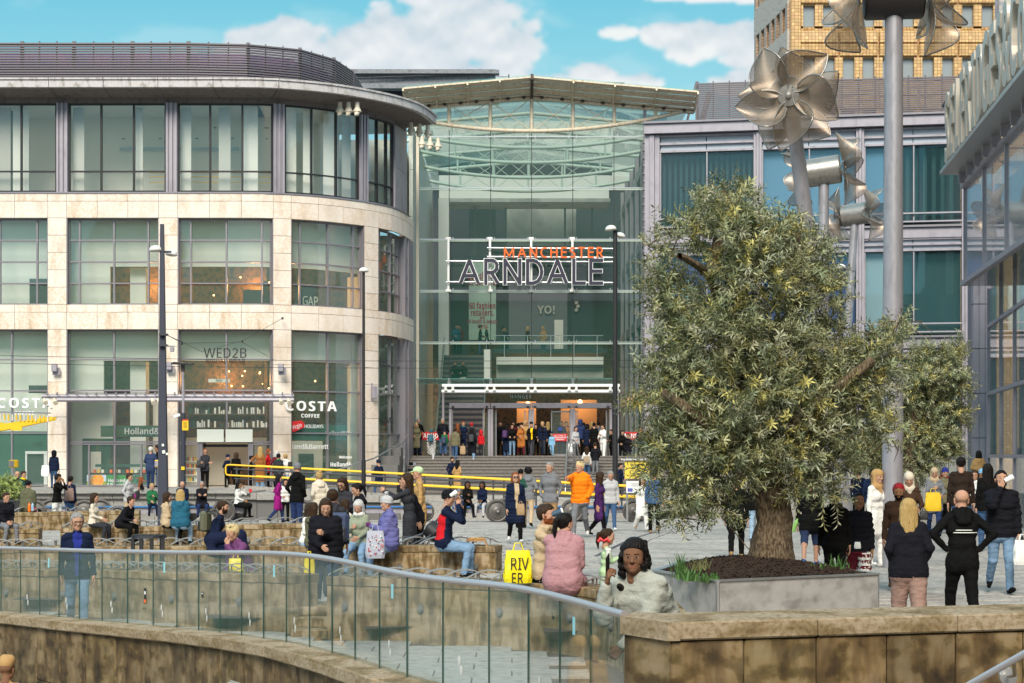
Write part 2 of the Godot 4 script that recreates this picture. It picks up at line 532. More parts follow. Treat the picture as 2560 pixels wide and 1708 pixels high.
# ---------- the cream block on the left, with its rounded corner
var curve_p: Array = []
var curve_u: Array = []

func make_curve() -> void:
	var knots := [Vector2(-46,73.5),Vector2(-34,73.5),Vector2(-20,73.5),Vector2(-12,73.5),Vector2(-10.2,73.72),Vector2(-8.4,74.55),Vector2(-6.81,75.95),Vector2(-5.9,77.15),Vector2(-5.37,78.4),Vector2(-4.95,80.7),Vector2(-4.7,84.4),Vector2(-4.6,88)]
	for i in range(1,knots.size() - 2):
		for k in 24:
			curve_p.append(knots[i].cubic_interpolate(knots[i + 1],knots[i - 1],knots[i + 2],k/24.0))
	curve_p.append(knots[knots.size() - 2])
	var u := 0.0
	for i in curve_p.size():
		if i:
			u += curve_p[i].distance_to(curve_p[i - 1])
		curve_u.append(u)

func cidx(u: float) -> int:
	return clampi(curve_u.bsearch(u) - 1,0,curve_p.size() - 2)

func cpos(u: float,off: float,y: float) -> Vector3:
	# a point on the facade line at arc length u, off metres out from it
	var i := cidx(u)
	var t: Vector2 = (curve_p[i + 1] - curve_p[i]).normalized()
	var p: Vector2 = curve_p[i] + t*(u - curve_u[i])
	# smooth the outward direction between neighbours
	var t0: Vector2 = (curve_p[mini(i + 2,curve_p.size() - 1)] - curve_p[maxi(i - 1,0)]).normalized()
	return Vector3(p.x + t0.y*off,y,-(p.y - t0.x*off))

func uof(x: float) -> float:
	for i in curve_p.size() - 1:
		var a: float = 1280.0 + FOCAL*curve_p[i].x/curve_p[i].y
		var b: float = 1280.0 + FOCAL*curve_p[i + 1].x/curve_p[i + 1].y
		if b >= x:
			return lerpf(curve_u[i],curve_u[i + 1],(x - a)/(b - a))
	return curve_u[-1]

func cslab(st: SurfaceTool,u0: float,u1: float,y0: float,y1: float,o0: float,o1: float) -> void:
	# a slab that follows the facade from u0 to u1, between offsets o0 (back) and o1 (front)
	var bend := u1 > 22.0 and u1 - u0 > 0.3
	var n := maxi(1,int(ceil((u1 - u0)/0.55))) if bend else 1
	for i in n:
		var a := lerpf(u0,u1,float(i)/n)
		var b := lerpf(u0,u1,float(i + 1)/n)
		var p := [cpos(a,o1,y0),cpos(b,o1,y0),cpos(b,o1,y1),cpos(a,o1,y1),cpos(a,o0,y0),cpos(b,o0,y0),cpos(b,o0,y1),cpos(a,o0,y1)]
		quad(st,p[3],p[2],p[1],p[0])
		quad(st,p[6],p[7],p[4],p[5])
		quad(st,p[7],p[6],p[2],p[3])
		quad(st,p[0],p[1],p[5],p[4])
		if i == 0:
			quad(st,p[7],p[3],p[0],p[4])
		if i == n - 1:
			quad(st,p[2],p[6],p[5],p[1])

func cpart(called: String,parent: Node,m: Material,u0: float,u1: float,y0: float,y1: float,o0: float,o1: float) -> MeshInstance3D:
	var st := new_st()
	cslab(st,u0,u1,y0,y1,o0,o1)
	return part(called,st,m,parent)

func stone(t: Node,u0: float,u1: float,y0: float,y1: float) -> void:
	cpart("stone_panel",t,M.travertine if rng.randf() < 0.6 else M.travertine_warm,u0 + 0.008,u1 - 0.008,y0 + 0.009,y1 - 0.009,-0.12,rng.randf_range(-0.004,0.004))

func window(t: Node,u0: float,u1: float,y0: float,y1: float,cols: Array,rows: Array,rec: float,fm: Material,gm: Material,thick := 0.07) -> Node3D:
	# cols and rows: fractions of the bars between the panes
	var st := new_st()
	cslab(st,u0,u1,y1 - thick,y1,-rec - 0.1,-rec + 0.02)
	cslab(st,u0,u1,y0,y0 + thick,-rec - 0.1,-rec + 0.02)
	var us := [u0]
	for c in cols:
		us.append(lerpf(u0,u1,c))
	us.append(u1)
	var ys := [y0]
	for r in rows:
		ys.append(lerpf(y0,y1,r))
	ys.append(y1)
	for i in us.size():
		var w := thick*0.5
		var c: float = clampf(us[i],u0 + w,u1 - w)
		cslab(st,c - w,c + w,y0 + thick,y1 - thick,-rec - 0.12,-rec + 0.035)
	for j in range(1,ys.size() - 1):
		for i in us.size() - 1:
			cslab(st,us[i] + thick*0.5,us[i + 1] - thick*0.5,ys[j] - thick*0.4,ys[j] + thick*0.4,-rec - 0.1,-rec + 0.03)
	var f := part("window",st,fm,t)
	for i in us.size() - 1:
		for j in ys.size() - 1:
			cpart("pane",f,gm,us[i] + 0.01,us[i + 1] - 0.01,ys[j] + 0.01,ys[j + 1] - 0.01,-rec - 0.055,-rec - 0.03)
	return f

func left_building() -> void:
	make_curve()
	var t := thing("shopping_block","cream stone shopping block with a rounded corner and three glazed storeys","building")
	var ends := [-420,-130,143,420,705,929,1046]
	var bays := [[-330,-176],[-130,119],[166,396],[444,683],[728,912],[946,1014]]
	var bu := bays.map(func(b): return [uof(b[0]),uof(b[1])])
	bu[0] = [uof(-420),uof(-176)]
	var ue: float = uof(1022)
	# horizontal bands of stone: two courses above the lower windows, two above the middle ones
	for band in [[7.65,8.40,8.74],[12.53,13.26,13.59]]:
		for course in 2:
			var marks := []
			for k in bu.size():
				var a: float = bu[k][0]
				var b: float = bu[k][1]
				marks.append(a)
				var parts := 3 if b - a > 2.6 else 1
				for q in range(1,parts):
					marks.append(lerpf(a,b,float(q)/parts))
				marks.append(b)
			marks.append(ue + 1.6)
			marks.append(curve_u[-1] - 3.7)
			for k in marks.size() - 1:
				stone(t,marks[k],marks[k + 1],band[course],band[course + 1])
	# piers between the windows
	for k in bu.size():
		var a: float = bu[k][1]
		var b: float = bu[k + 1][0] if k + 1 < bu.size() else ue + 0.5
		for y in [[0.75,7.65,9],[8.74,12.53,5]]:
			for q in y[2]:
				if k == bu.size() - 1:
					continue
				stone(t,a,b,lerpf(y[0],y[1],float(q)/y[2]),lerpf(y[0],y[1],float(q + 1)/y[2]))
	# metal jamb beyond the last bay and a narrow strip window in it
	cpart("metal_jamb",t,M.mauve_metal,bu[5][1],bu[5][1] + 0.35,0.75,7.65,-0.3,-0.02)
	cpart("metal_jamb",t,M.mauve_metal,bu[5][1],bu[5][1] + 0.35,8.74,12.53,-0.3,-0.02)
	for y in [[0.75,7.65,[0.2,0.45,0.7]],[8.74,12.53,[0.25,0.5,0.75]]]:
		window(t,bu[5][1] + 0.36,ue + 1.5,y[0],y[1],[],y[2],0.1,M.frame,M.window_glass)
		cpart("metal_jamb",t,M.mauve_metal,ue + 1.5,curve_u[-1] - 3.7,y[0],y[1],-0.3,-0.01)
	# middle windows: four columns, four rows; lower windows
	for k in bu.size():
		var a: float = bu[k][0]
		var b: float = bu[k][1]
		var wide := b - a > 2.6
		window(t,a,b,8.74,12.53,[0.125,0.5,0.875] if wide else [0.5],[0.25,0.5,0.75],0.3,M.frame,M.window_glass)
		if k == 2 or k == 3:
			window(t,a,b,4.95,7.65,[0.5],[0.52],0.3,M.frame,M.window_glass)
		else:
			window(t,a,b,0.78,7.65,[0.5 if k > 1 else 0.62],[0.34,0.61,0.81],0.3,M.frame,M.window_glass)
		for y in [[8.74,12.53],[0.78,7.65]]:
			cpart("window_reveal",t,M.frame,a - 0.02,a + 0.03,y[0],y[1],-0.34,-0.03)
			cpart("window_reveal",t,M.frame,b - 0.03,b + 0.02,y[0],y[1],-0.34,-0.03)
	# upper storey: tall glazing between ribbed metal piers
	var ups := [[-420,-178],[-130,139],[168,413],[442,685],[713,904],[923,993]]
	for k in ups.size():
		var a := uof(ups[k][0])
		var b := uof(ups[k][1])
		window(t,a,b,13.68,17.58,[0.3333,0.6667],[0.235],0.22,M.dark_frame,M.upper_glass,0.075)
		if k + 1 < ups.size():
			var c := uof(ups[k + 1][0])
			cpart("metal_pier",t,M.mauve_metal,b,c,13.6,17.58,-0.4,-0.12)
			for q in [0.12,0.5,0.88]:
				cpart("pier_rib",t,M.mauve_metal,lerpf(b,c,q) - 0.045,lerpf(b,c,q) + 0.045,13.6,17.58,-0.12,-0.03)
	var ul := uof(993)
	for q in 3:
		cpart("metal_panel",t,M.mauve_metal,lerpf(ul,curve_u[-1] - 3.7,q/3.0) + 0.01,lerpf(ul,curve_u[-1] - 3.7,(q + 1)/3.0) - 0.01,13.6,15.6,-0.3,-0.1)
		cpart("metal_panel",t,M.mauve_metal,lerpf(ul,curve_u[-1] - 3.7,q/3.0) + 0.01,lerpf(ul,curve_u[-1] - 3.7,(q + 1)/3.0) - 0.01,15.62,17.58,-0.3,-0.1)
	cpart("sill",t,M.frame,0,curve_u[-1] - 3.7,13.59,13.66,-0.3,0.03)
	var w := curve_u[-1] as float
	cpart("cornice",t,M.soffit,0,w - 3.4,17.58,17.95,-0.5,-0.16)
	# the eave: a sloping soffit and a bright fascia, in lengths
	var marks := []
	var q := 0.0
	while q < w - 4.2:
		marks.append(q)
		q += 2.35
	marks.append(w - 3.9)
	for k in marks.size() - 1:
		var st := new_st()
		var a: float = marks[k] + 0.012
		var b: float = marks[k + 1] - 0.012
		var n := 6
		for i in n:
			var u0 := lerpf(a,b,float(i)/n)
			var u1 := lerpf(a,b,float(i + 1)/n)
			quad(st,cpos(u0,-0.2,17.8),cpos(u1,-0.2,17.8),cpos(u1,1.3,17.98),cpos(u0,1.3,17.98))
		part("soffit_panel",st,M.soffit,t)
		cpart("fascia",t,M.eave,a,b,17.96,18.27,1.1,1.36)
		cpart("fascia_cap",t,M.eave,a,b,18.28,18.36,0.9,1.42)
	cpart("roof",t,M.lead_roof,0,w - 3.9,18.1,18.2,-8,1.1)
	# rooms behind the glass
	var inside := [[0.7,0.74],[8.0,8.35],[12.9,13.3]]
	for y in inside:
		cpart("floor_slab",t,M.room_wall,0,w - 3.7,y[0],y[1],-3.0,-0.45)
		block("floor_slab",M.room_wall,t,Vector3(-27.2,(y[0] + y[1])*0.5 - 0.01,-79.5),Vector3(37.4,y[1] - y[0] - 0.02,6.5))
	cpart("ceiling",t,M.room_pale,0,w - 3.7,17.6,17.7,-7.0,-0.45)
	cpart("room_back_wall",t,M.room_cream,0,w - 3.7,13.3,17.6,-3.6,-3.4)
	cpart("room_back_wall",t,M.room_wall,0,uof(700),13.3,17.6,-7.0,-6.8)
	cpart("room_back_wall",t,M.room_brown,0,uof(700),8.35,12.9,-4.6,-4.4)
	cpart("room_back_wall",t,M.room_brown,0,uof(700),0.75,8.0,-4.8,-4.6)
	# the solid core of the block, behind the rooms and along the entrance
	for y in [[0.75,8.0,M.room_brown],[8.35,12.9,M.room_brown],[13.3,17.6,M.room_wall]]:
		block("core_wall",y[2],t,Vector3(-25.8,(y[0] + y[1])*0.5,-82.5),Vector3(40.4,y[1] - y[0],0.3))
		block("core_wall",M.room_cream,t,Vector3(-5.45,(y[0] + y[1])*0.5,-85.2),Vector3(0.2,y[1] - y[0],6.0))
	# pale bulkheads close behind the upper halves of the windows, and white walls at the left
	cpart("bulkhead",t,M.room_pale,uof(-400),uof(256),8.4,12.85,-1.5,-1.35)
	cpart("bulkhead",t,M.room_pale,uof(256),w - 4.0,10.55,12.85,-1.5,-1.35)
	cpart("bulkhead",t,M.room_pale,uof(-400),uof(240),4.9,7.9,-1.5,-1.35)
	cpart("bulkhead",t,M.room_pale,uof(240),w - 4.0,6.35,7.9,-1.5,-1.35)
	cpart("dark_doorway",t,M.room_dark,uof(52),uof(102),8.4,10.0,-1.34,-1.3)
	cpart("dark_doorway",t,M.room_dark,uof(50),uof(101),3.4,5.25,-1.34,-1.3)
	cpart("partition",t,M.room_dark,uof(640),uof(665),8.4,10.0,-2.4,-2.2)
	cpart("partition",t,M.charcoal_wall,uof(590),uof(700),8.4,9.6,-2.4,-2.2)
	for x in [[300,340],[1000,1018]]:
		for y in [[8.35,10.55],[0.75,6.35]]:
			cpart("round_column",t,M.room_pale,uof(x[0]),uof(x[1]),y[0],y[1],-2.6,-1.9)
	cpart("shop_panel",t,M.charcoal_wall,uof(755),uof(822),8.4,9.75,-1.2,-1.1)
	letters("shop_name","GAP",0.42,0.02,M.room_pale,t,face(uof(801),-1.05,9.05),false,0.72)
	letters("shop_name","WED2B",0.42,0.012,M.dark_frame,t,Transform3D(Basis(),cpos(uof(561),-0.27,6.62)))
	letters("shop_name","BRIDAL WEAR",0.2,0.012,M.dark_frame,t,Transform3D(Basis(),cpos(uof(561),-0.27,6.28)))
	block("hanging_sign",M.room_pale,t,cpos(uof(538),-1.0,5.45),Vector3(0.95,0.15,0.03))
	letters("shop_name","MEN",0.1,0.012,M.dark_frame,t,Transform3D(Basis(),cpos(uof(538),-0.97,5.45)))
	letters("shop_name","MEN",0.28,0.012,M.dark_frame,t,Transform3D(Basis(Vector3.UP,0.75),cpos(uof(962),-0.25,6.45)))
	letters("shop_name","/HOME",0.28,0.012,M.dark_frame,t,Transform3D(Basis(Vector3.UP,0.75),cpos(uof(972),-0.25,3.75)))
	# warm spotlights in the ceilings
	var warm := lamp("spot_glow",Color(1.0,0.75,0.4),5.0)
	for k in 26:
		var u := rng.randf_range(uof(260),uof(905))
		var y := rng.randf_range(9.3,10.4) if k % 2 else rng.randf_range(5.2,6.2)
		var sm := SphereMesh.new()
		sm.radius = 0.035
		sm.height = 0.07
		sm.radial_segments = 8
		sm.rings = 4
		put("ceiling_spotlight",sm,warm,t,Transform3D(Basis(),cpos(u,rng.randf_range(-5.0,-2.6),y)))
	for k in 5:
		var l := OmniLight3D.new()
		l.name = "room_lamp"
		l.light_color = Color(1.0,0.72,0.42)
		l.light_energy = 1.5
		l.omni_range = 14.0
		l.omni_attenuation = 2.0
		l.light_size = 0.3
		l.shadow_enabled = true
		add_child(l)
		l.position = cpos(uof([330,520,610,800,860][k]),-3.8,9.9 if k % 2 == 0 else 5.6)
	for e in [[-60,14,0.5],[20,60,0.8],[172,200,0.62],[330,348,0.7],[444,470,0.75],[540,570,0.6],[598,640,0.85],[720,752,0.9],[772,800,1.0],[830,868,1.0],[880,902,0.7]]:
		var bm := mat("blind_or_reflection%d" % int(e[2]*100),lin(0.8*e[2],0.82*e[2],0.74*e[2]),0.8)
		cpart("blind_or_reflection",t,bm,uof(e[0]),uof(e[1]),13.4,17.5,-0.75,-0.7)
	cpart("dark_gap",t,M.charcoal_wall,uof(-20),uof(18),13.3,17.6,-2.0,-1.9)
	cpart("ceiling_strip",t,mat("strip_blue",lin(0.25,0.34,0.42),0.6),uof(255),uof(570),16.05,16.2,-3.3,-3.2)
	for k in 12:
		cpart("ceiling_fitting",t,M.charcoal_wall,uof(260 + k*48),uof(268 + k*48),16.6 + (k % 2)*0.5,16.64 + (k % 2)*0.5,-3.36,-3.3)
	# yellow handrail seen inside the upper storey
	var st := new_st()
	for y in [14.1,14.5,14.75,14.95]:
		for i in 12:
			var a := lerpf(uof(340),uof(800),i/12.0)
			var b := lerpf(uof(340),uof(800),(i + 1)/12.0)
			tube(st,[cpos(a,-2.6,y),cpos(b,-2.6,y)],0.025,5,false)
	part("inside_handrail",st,M.yellow_paint,t)
	# louvred plant screen on the roof
	var s := thing("louvre_screen","long grey louvred screen on the roof of the cream block, mauve behind its slats","louvre screen")
	var pts := [Vector2(-27.5,76),Vector2(-22.2,76),Vector2(-19.85,76),Vector2(-17.2,76),Vector2(-14.66,76),Vector2(-12.0,76.25),Vector2(-9.76,77.2),Vector2(-8.4,79.1),Vector2(-7.77,81.6),Vector2(-7.58,86)]
	for k in pts.size() - 1:
		var a := Vector3(pts[k].x,0,-pts[k].y)
		var b := Vector3(pts[k + 1].x,0,-pts[k + 1].y)
		var sl := new_st()
		for i in 21:
			var y := 18.5 + i*0.113
			bar(sl,a + Vector3.UP*y,b + Vector3.UP*y,0.12,0.066)
		for i in [0,10,20]:
			bar(sl,a + Vector3.UP*(18.47 + i*0.113) + Vector3(0,0,-0.08),b + Vector3.UP*(18.47 + i*0.113) + Vector3(0,0,-0.08),0.06,0.09)
		stuff(part("slats",sl,M.slat,s))
		for f in [0.0,0.333,0.667]:
			block("post",M.slat,s,a.lerp(b,f) + Vector3(0,19.6,-0.14),Vector3(0.16 if f == 0.0 else 0.05,2.6,0.12))
		var bp := new_st()
		var n := (b - a).cross(Vector3.UP).normalized()
		bar(bp,a - n*0.9 + Vector3.UP*19.4,b - n*0.9 + Vector3.UP*19.4,0.06,2.2)
		part("back_panel",bp,M.mauve_panel,s)
	# three clusters of small cream floodlights under the eave
	for g in [[847,3,0.0],[1010,3,0.0],[1050,3,0.0]]:
		var fl := thing("floodlight_cluster",["three cream floodlights in a row under the eave, leftmost cluster","middle cluster of three cream floodlights under the eave","cluster of floodlights under the tip of the eave"][[847,1010,1050].find(g[0])],"floodlight",cpos(uof(g[0]) - (1.6 if g[0] == 1050 else 0.0),0.75,17.85),"floodlights under the eave")
		for i in 3:
			var ls := new_st()
			lathe(ls,[[0.0,0],[0.09,0],[0.11,-0.22],[0.2,-0.42],[0.19,-0.44],[0.05,-0.4]],Transform3D(Basis(),Vector3((i - 1)*0.38,-0.05,(i - 1)*(0.0 if g[0] < 900 else -0.3))),10)
			part("lamp_head",ls,M.cream_steel,fl)
			var hs := new_st()
			tube(hs,[Vector3((i - 1)*0.38,-0.46,(i - 1)*(0.0 if g[0] < 900 else -0.3)),Vector3((i - 1)*0.38 - 0.02,-0.6,0.1 + (i - 1)*(0.0 if g[0] < 900 else -0.3)),Vector3((i - 1)*0.38 - 0.08,-0.66,0.18 + (i - 1)*(0.0 if g[0] < 900 else -0.3))],[0.13,0.12,0.03],8)
			part("lamp_shield",hs,M.cream_steel,fl)
	# boxy wall lamps on the piers
	for p in [[138,922,"leftmost"],[424,918,"half behind the blue lamp post"],[703,922,"third from the left"]]:
		var wl := thing("wall_lamp","boxy grey wall lamp on a stone pier, " + p[2],"wall lamp",at(p[0],p[1],73.35),"wall lamps on the stone piers")
		block("back_plate",M.mauve_metal,wl,Vector3(0.05,-0.12,0.02),Vector3(0.34,0.32,0.06),Basis(),0.01)
		block("lamp_box",M.mauve_metal,wl,Vector3(0,0.04,0.15),Vector3(0.24,0.34,0.2),Basis(),0.015)
	var wl2 := thing("wall_lamp","tall slim grey wall lamp on the curved pier beside the home shop window","wall lamp",cpos(uof(930),0.03,5.0),"wall lamps on the stone piers")
	block("back_plate",M.mauve_metal,wl2,Vector3(-0.1,0,0.02),Vector3(0.2,0.85,0.06),Basis(Vector3.UP,0.6),0.01)
	block("lamp_box",M.mauve_metal,wl2,Vector3(0.1,0,0.12),Vector3(0.22,0.55,0.2),Basis(Vector3.UP,0.6),0.015)

func face(u: float,off: float,y: float) -> Transform3D:
	# a frame on the facade: x along it, y up, z outwards
	var a := cpos(u - 0.3,off,y)
	var b := cpos(u + 0.3,off,y)
	var x := (b - a).normalized()
	return Transform3D(Basis(x,Vector3.UP,x.cross(Vector3.UP)),cpos(u,off,y))

func img_tex(w: int,h: int,bg: Color,f: Callable) -> ImageTexture:
	var im := Image.create(w,h,false,Image.FORMAT_RGB8)
	im.fill(bg)
	f.call(im)
	return ImageTexture.create_from_image(im)

func print_mat(key: String,t: Texture2D,rough := 0.5) -> StandardMaterial3D:
	var m := mat(key,Color.WHITE,rough)
	m.albedo_texture = t
	return m

func sheet(called: String,m: Material,parent: Node,xf: Transform3D,w: float,h: float,thick := 0.02) -> MeshInstance3D:
	# a flat printed board: front face carries the whole print
	var st := new_st()
	var p := [Vector3(-w,h,thick)*0.5,Vector3(w,h,thick)*0.5,Vector3(w,-h,thick)*0.5,Vector3(-w,-h,thick)*0.5]
	var uv := [Vector2(0,0),Vector2(1,0),Vector2(1,1),Vector2(0,1)]
	for i in [0,1,2,0,2,3]:
		st.set_normal(Vector3(0,0,1))
		st.set_uv(uv[i])
		st.add_vertex(p[i])
	for i in [2,1,0,3,2,0]:
		st.set_normal(Vector3(0,0,-1))
		st.set_uv(Vector2(0.02,0.02))
		st.add_vertex(p[i]*Vector3(1,1,-1))
	for i in 4:
		var j := (i + 1) % 4
		var e := [p[i],p[j],p[j]*Vector3(1,1,-1),p[i]*Vector3(1,1,-1)]
		for k in [0,1,2,0,2,3]:
			st.set_normal((p[i] + p[j]).normalized())
			st.set_uv(Vector2(0.02,0.02))
			st.add_vertex(e[k])
	return put(called,st.commit(),m,parent,xf)

func shop_fronts() -> void:
	var t := thing("shop_fronts","row of ground floor shop fronts behind the raised terrace","shop front")
	# bay with the lift door: green wall, white band, white door frame
	cpart("green_wall",t,M.shop_green,uof(-60),uof(116),0.75,3.2,-1.3,-1.2)
	cpart("white_band",t,M.room_pale,uof(-60),uof(116),3.2,4.9,-1.3,-1.2)
	cpart("lift_door",t,M.room_dark,uof(50),uof(93),0.75,2.2,-1.19,-1.15)
	for e in [[46,50],[93,103]]:
		cpart("door_frame",t,M.white_paint,uof(e[0]),uof(e[1]),0.75,2.28,-1.19,-1.02)
	cpart("door_frame",t,M.white_paint,uof(46),uof(103),2.2,2.32,-1.185,-1.0)
	letters("door_sign","LIFT",0.17,0.01,M.black,t,face(uof(75),-1.18,2.62))
	# second bay: glazing bars, food counter with printed front
	var ua := uof(166)
	var ub := uof(396)
	window(t,ua,ub,2.69,4.9,[0.5],[],0.4,M.frame,M.clear_glass)
	window(t,ua,ub,0.76,2.66,[0.22,0.5,0.79],[],0.4,M.frame,M.clear_glass)
	cpart("inner_wall",t,M.room_pale,uof(120),uof(238),0.75,4.9,-3.4,-3.2)
	cpart("inner_wall",t,M.shop_green,uof(160),uof(300),0.75,2.9,-3.19,-3.1)
	cpart("lift_door",t,M.room_cream,uof(176),uof(210),0.75,2.3,-3.05,-3.0)
	cpart("shop_sign",t,M.shop_green,uof(240),uof(394),2.95,3.45,-0.9,-0.8)
	letters("shop_name","Holland&Ba",0.27,0.015,M.white_letters,t,face(uof(357),-0.78,3.2))
	cpart("inner_wall",t,M.room_cream,uof(346),uof(420),0.75,4.9,-3.0,-2.9)
	cpart("round_column",t,M.room_pale,uof(301),uof(340),0.75,4.9,-2.6,-2.0)
	cpart("dark_screen",t,M.room_dark,uof(243),uof(302),1.5,2.8,-2.5,-2.4)
	cpart("counter",t,M.black,uof(206),uof(392),1.28,1.36,-1.5,-0.75)
	var pix := func(im: Image,r,c): im.fill_rect(r,c)
	var orange := img_tex(64,48,Color(0.75,0.82,0.9),func(im: Image):
		var n := FastNoiseLite.new()
		n.frequency = 0.09
		for x in 64:
			for y in 48:
				var d := Vector2((x - 34)/22.0,(y - 22)/26.0).length()
				if d < 1.0:
					var v := n.get_noise_2d(x,y)*0.5 + 0.5
					im.set_pixel(x,y,Color(0.95,0.42 + 0.4*v,0.05 + 0.2*v))
				elif y > 26:
					im.set_pixel(x,y,Color(0.55,0.6,0.1)))
	var green2 := img_tex(64,48,Color(0.05,0.33,0.25),func(im: Image):
		for k in 30:
			im.fill_rect(Rect2i((k*37) % 60,(k*23) % 44,5,4),Color(0.1,0.5,0.4) if k % 3 else Color(0.75,0.2,0.3)))
	var xs := [[206,256],[256,310],[310,364]]
	for k in 3:
		var u := (uof(xs[k][0]) + uof(xs[k][1]))*0.5
		var m: Material = [print_mat("print_food",orange),mat("print_green",lin(0.02,0.24,0.05),0.5),print_mat("print_leaves",green2)][k]
		sheet("counter_poster",m,t,face(u,-0.72,1.02),uof(xs[k][1]) - uof(xs[k][0]) - 0.02,0.5)
	letters("counter_name","Holland",0.15,0.01,M.white_letters,t,face(uof(282),-0.69,1.02),true)
	letters("counter_name","&Barrett",0.15,0.01,M.white_letters,t,face(uof(282),-0.69,0.82),true)
	for k in 14:
		block("jar",[M.orange_letters,M.yellow_paint,M.room_cream,M.shop_green][k % 4],t,cpos(uof(222 + k*10.5),-1.0,1.43),Vector3(0.12,0.14,0.12))
	cpart("shelf",t,M.shop_green,uof(222),uof(365),1.62,1.74,-1.25,-1.1)
	# third bay: doorway, frosted boards over it, stocked shelves above and beside
	ua = uof(444)
	ub = uof(683)
	window(t,ua,ub,2.69,4.9,[0.5],[],0.4,M.frame,M.clear_glass)
	window(t,ua,uof(493),0.76,2.66,[],[],0.4,M.frame,M.clear_glass)
	window(t,uof(626),ub,0.76,2.66,[],[],0.4,M.frame,M.clear_glass)
	for x in [497,622]:
		cpart("door_jamb",t,M.frame,uof(x - 5),uof(x + 5),0.75,2.69,-1.3,-0.4)
	cpart("door_head",t,M.black,uof(503),uof(617),2.5,2.62,-1.2,-0.6)
	cpart("inner_wall",t,M.room_cream,uof(420),uof(700),0.75,2.95,-4.2,-4.0)
	cpart("low_display",t,M.room_brown,uof(540),uof(680),0.75,1.7,-3.9,-3.4)
	for x in [[489,556],[561,629]]:
		cpart("frosted_board",t,M.room_pale,uof(x[0]),uof(x[1]),2.72,3.28,-0.34,-0.31)
	cpart("back_board",t,M.room_brown,uof(445),uof(682),3.3,4.95,-2.2,-2.1)
	for y in [3.35,3.95,4.5]:
		cpart("shelf",t,M.room_brown,uof(450),uof(680),y,y + 0.04,-2.05,-1.6)
		for k in 40:
			var h := rng.randf_range(0.12,0.34)
			if rng.randf() < 0.8:
				block("bottle",[M.room_cream,M.room_pale,M.shop_green,M.charcoal_wall,M.white_paint,M.room_brown][rng.randi() % 6],t,cpos(lerpf(uof(453),uof(677),k/40.0),-1.8,y + 0.04 + h*0.5),Vector3(rng.randf_range(0.05,0.085),h,0.09))
	for y in [0.95,1.25,1.55,1.85]:
		cpart("shelf",t,M.room_cream,uof(449),uof(490),y,y + 0.03,-1.6,-1.2)
		for k in 9:
			block("bottle",[M.red_paint,M.room_pale,M.yellow_paint,M.shop_green][rng.randi() % 4],t,cpos(lerpf(uof(452),uof(488),k/9.0),-1.4,y + 0.12),Vector3(0.06,0.18,0.08))
	# fourth bay, on the curve
	cpart("green_band",t,M.shop_green,uof(728),uof(884),2.82,3.5,-0.55,-0.5)
	cpart("inner_wall",t,M.room_cream,uof(800),uof(912),0.75,2.8,-3.0,-2.9)
	cpart("inner_wall",t,M.charcoal_wall,uof(830),uof(880),0.75,2.2,-2.85,-2.8)
	letters("shop_name","Holland&Ba",0.2,0.012,M.white_letters,t,face(uof(862),-0.48,3.12))
	letters("shop_name","Holland&Barrett",0.21,0.012,M.white_letters,t,face(uof(768),-0.24,2.52))
	letters("shop_name","Welcome",0.12,0.012,M.white_letters,t,face(uof(872),-0.24,2.05),true)
	letters("shop_name","Holland&",0.19,0.012,M.white_letters,t,face(uof(860),-0.24,1.72),true)
	cpart("wall_behind_home_sign",t,M.room_wall,uof(930),uof(1016),0.75,7.6,-1.4,-1.3)
	cpart("light_screen",t,M.room_pale,uof(728),uof(745),1.0,2.1,-0.6,-0.55)
	# lettering that stands off the front: each fixed sign a thing
	for k in 2:
		var c := thing("coffee_shop_sign",["white coffee shop lettering high on the glass behind the yellow gantry","white coffee shop lettering on the curved glass right of the glazed canopy"][k],"shop sign",Vector3.ZERO,"coffee shop signs")
		letters("name_letters","COSTA",0.42,0.07,M.white_letters,c,face(uof([61,776][k]),0.03,[4.42,4.3][k]),true,1.15,8)
		letters("coffee_letters","COFFEE",0.16,0.03,M.white_letters,c,face(uof([61,775][k]),0.03,[3.98,3.88][k]),true,1.0,4)
	var v := thing("holiday_shop_sign","red tag shaped sign with white script and the word holidays","shop sign")
	var st := new_st()
	var xf := face(uof(746),-0.2,3.42)
	extrude(st,PackedVector2Array([Vector2(-0.32,0.2),Vector2(0.2,0.26),Vector2(0.34,0.1),Vector2(0.3,-0.05),Vector2(-0.2,-0.27),Vector2(-0.28,-0.15)]),0,0.03,xf)
	part("red_tag",st,M.red_paint,v)
	letters("script_name","Virgin",0.17,0.012,M.white_letters,v,Transform3D(xf.basis*Basis(Vector3.BACK,0.3),xf*Vector3(-0.02,0,0.04)),false,0.75)
	letters("holidays_letters","HOLIDAYS",0.15,0.012,M.white_letters,v,face(uof(789),-0.2,3.42),false,0.95)
	# glazed canopy on two long pipes
	var cn := thing("glass_canopy","long glass canopy carried on grey pipes over the shop fronts","canopy")
	st = new_st()
	tube(st,[at(105,991,72.2),at(735,991,72.2)],0.1,10)
	part("pipe",st,M.mauve_metal,cn)
	st = new_st()
	tube(st,[at(142,1000,71.7),at(735,1000,71.7)],0.09,10)
	part("pipe",st,M.mauve_metal,cn)
	for k in 9:
		var x0 := 105.0 + k*70.0
		block("pane",M.atrium_glass,cn,at(x0 + 35,984,72.5),Vector3(1.19,0.02,1.7),Basis(Vector3.RIGHT,0.06))
	for k in 26:
		block("clamp",M.frame,cn,at(118 + k*24.5,985,71.9),Vector3(0.06,0.14,0.1))
	for x in [110,135,380,395,700,720]:
		st = new_st()
		tube(st,[at(x,998,71.6),at(x + 4,1008,71.3)],[0.06,0.11],8)
		part("spotlight",st,M.cream_steel,cn)

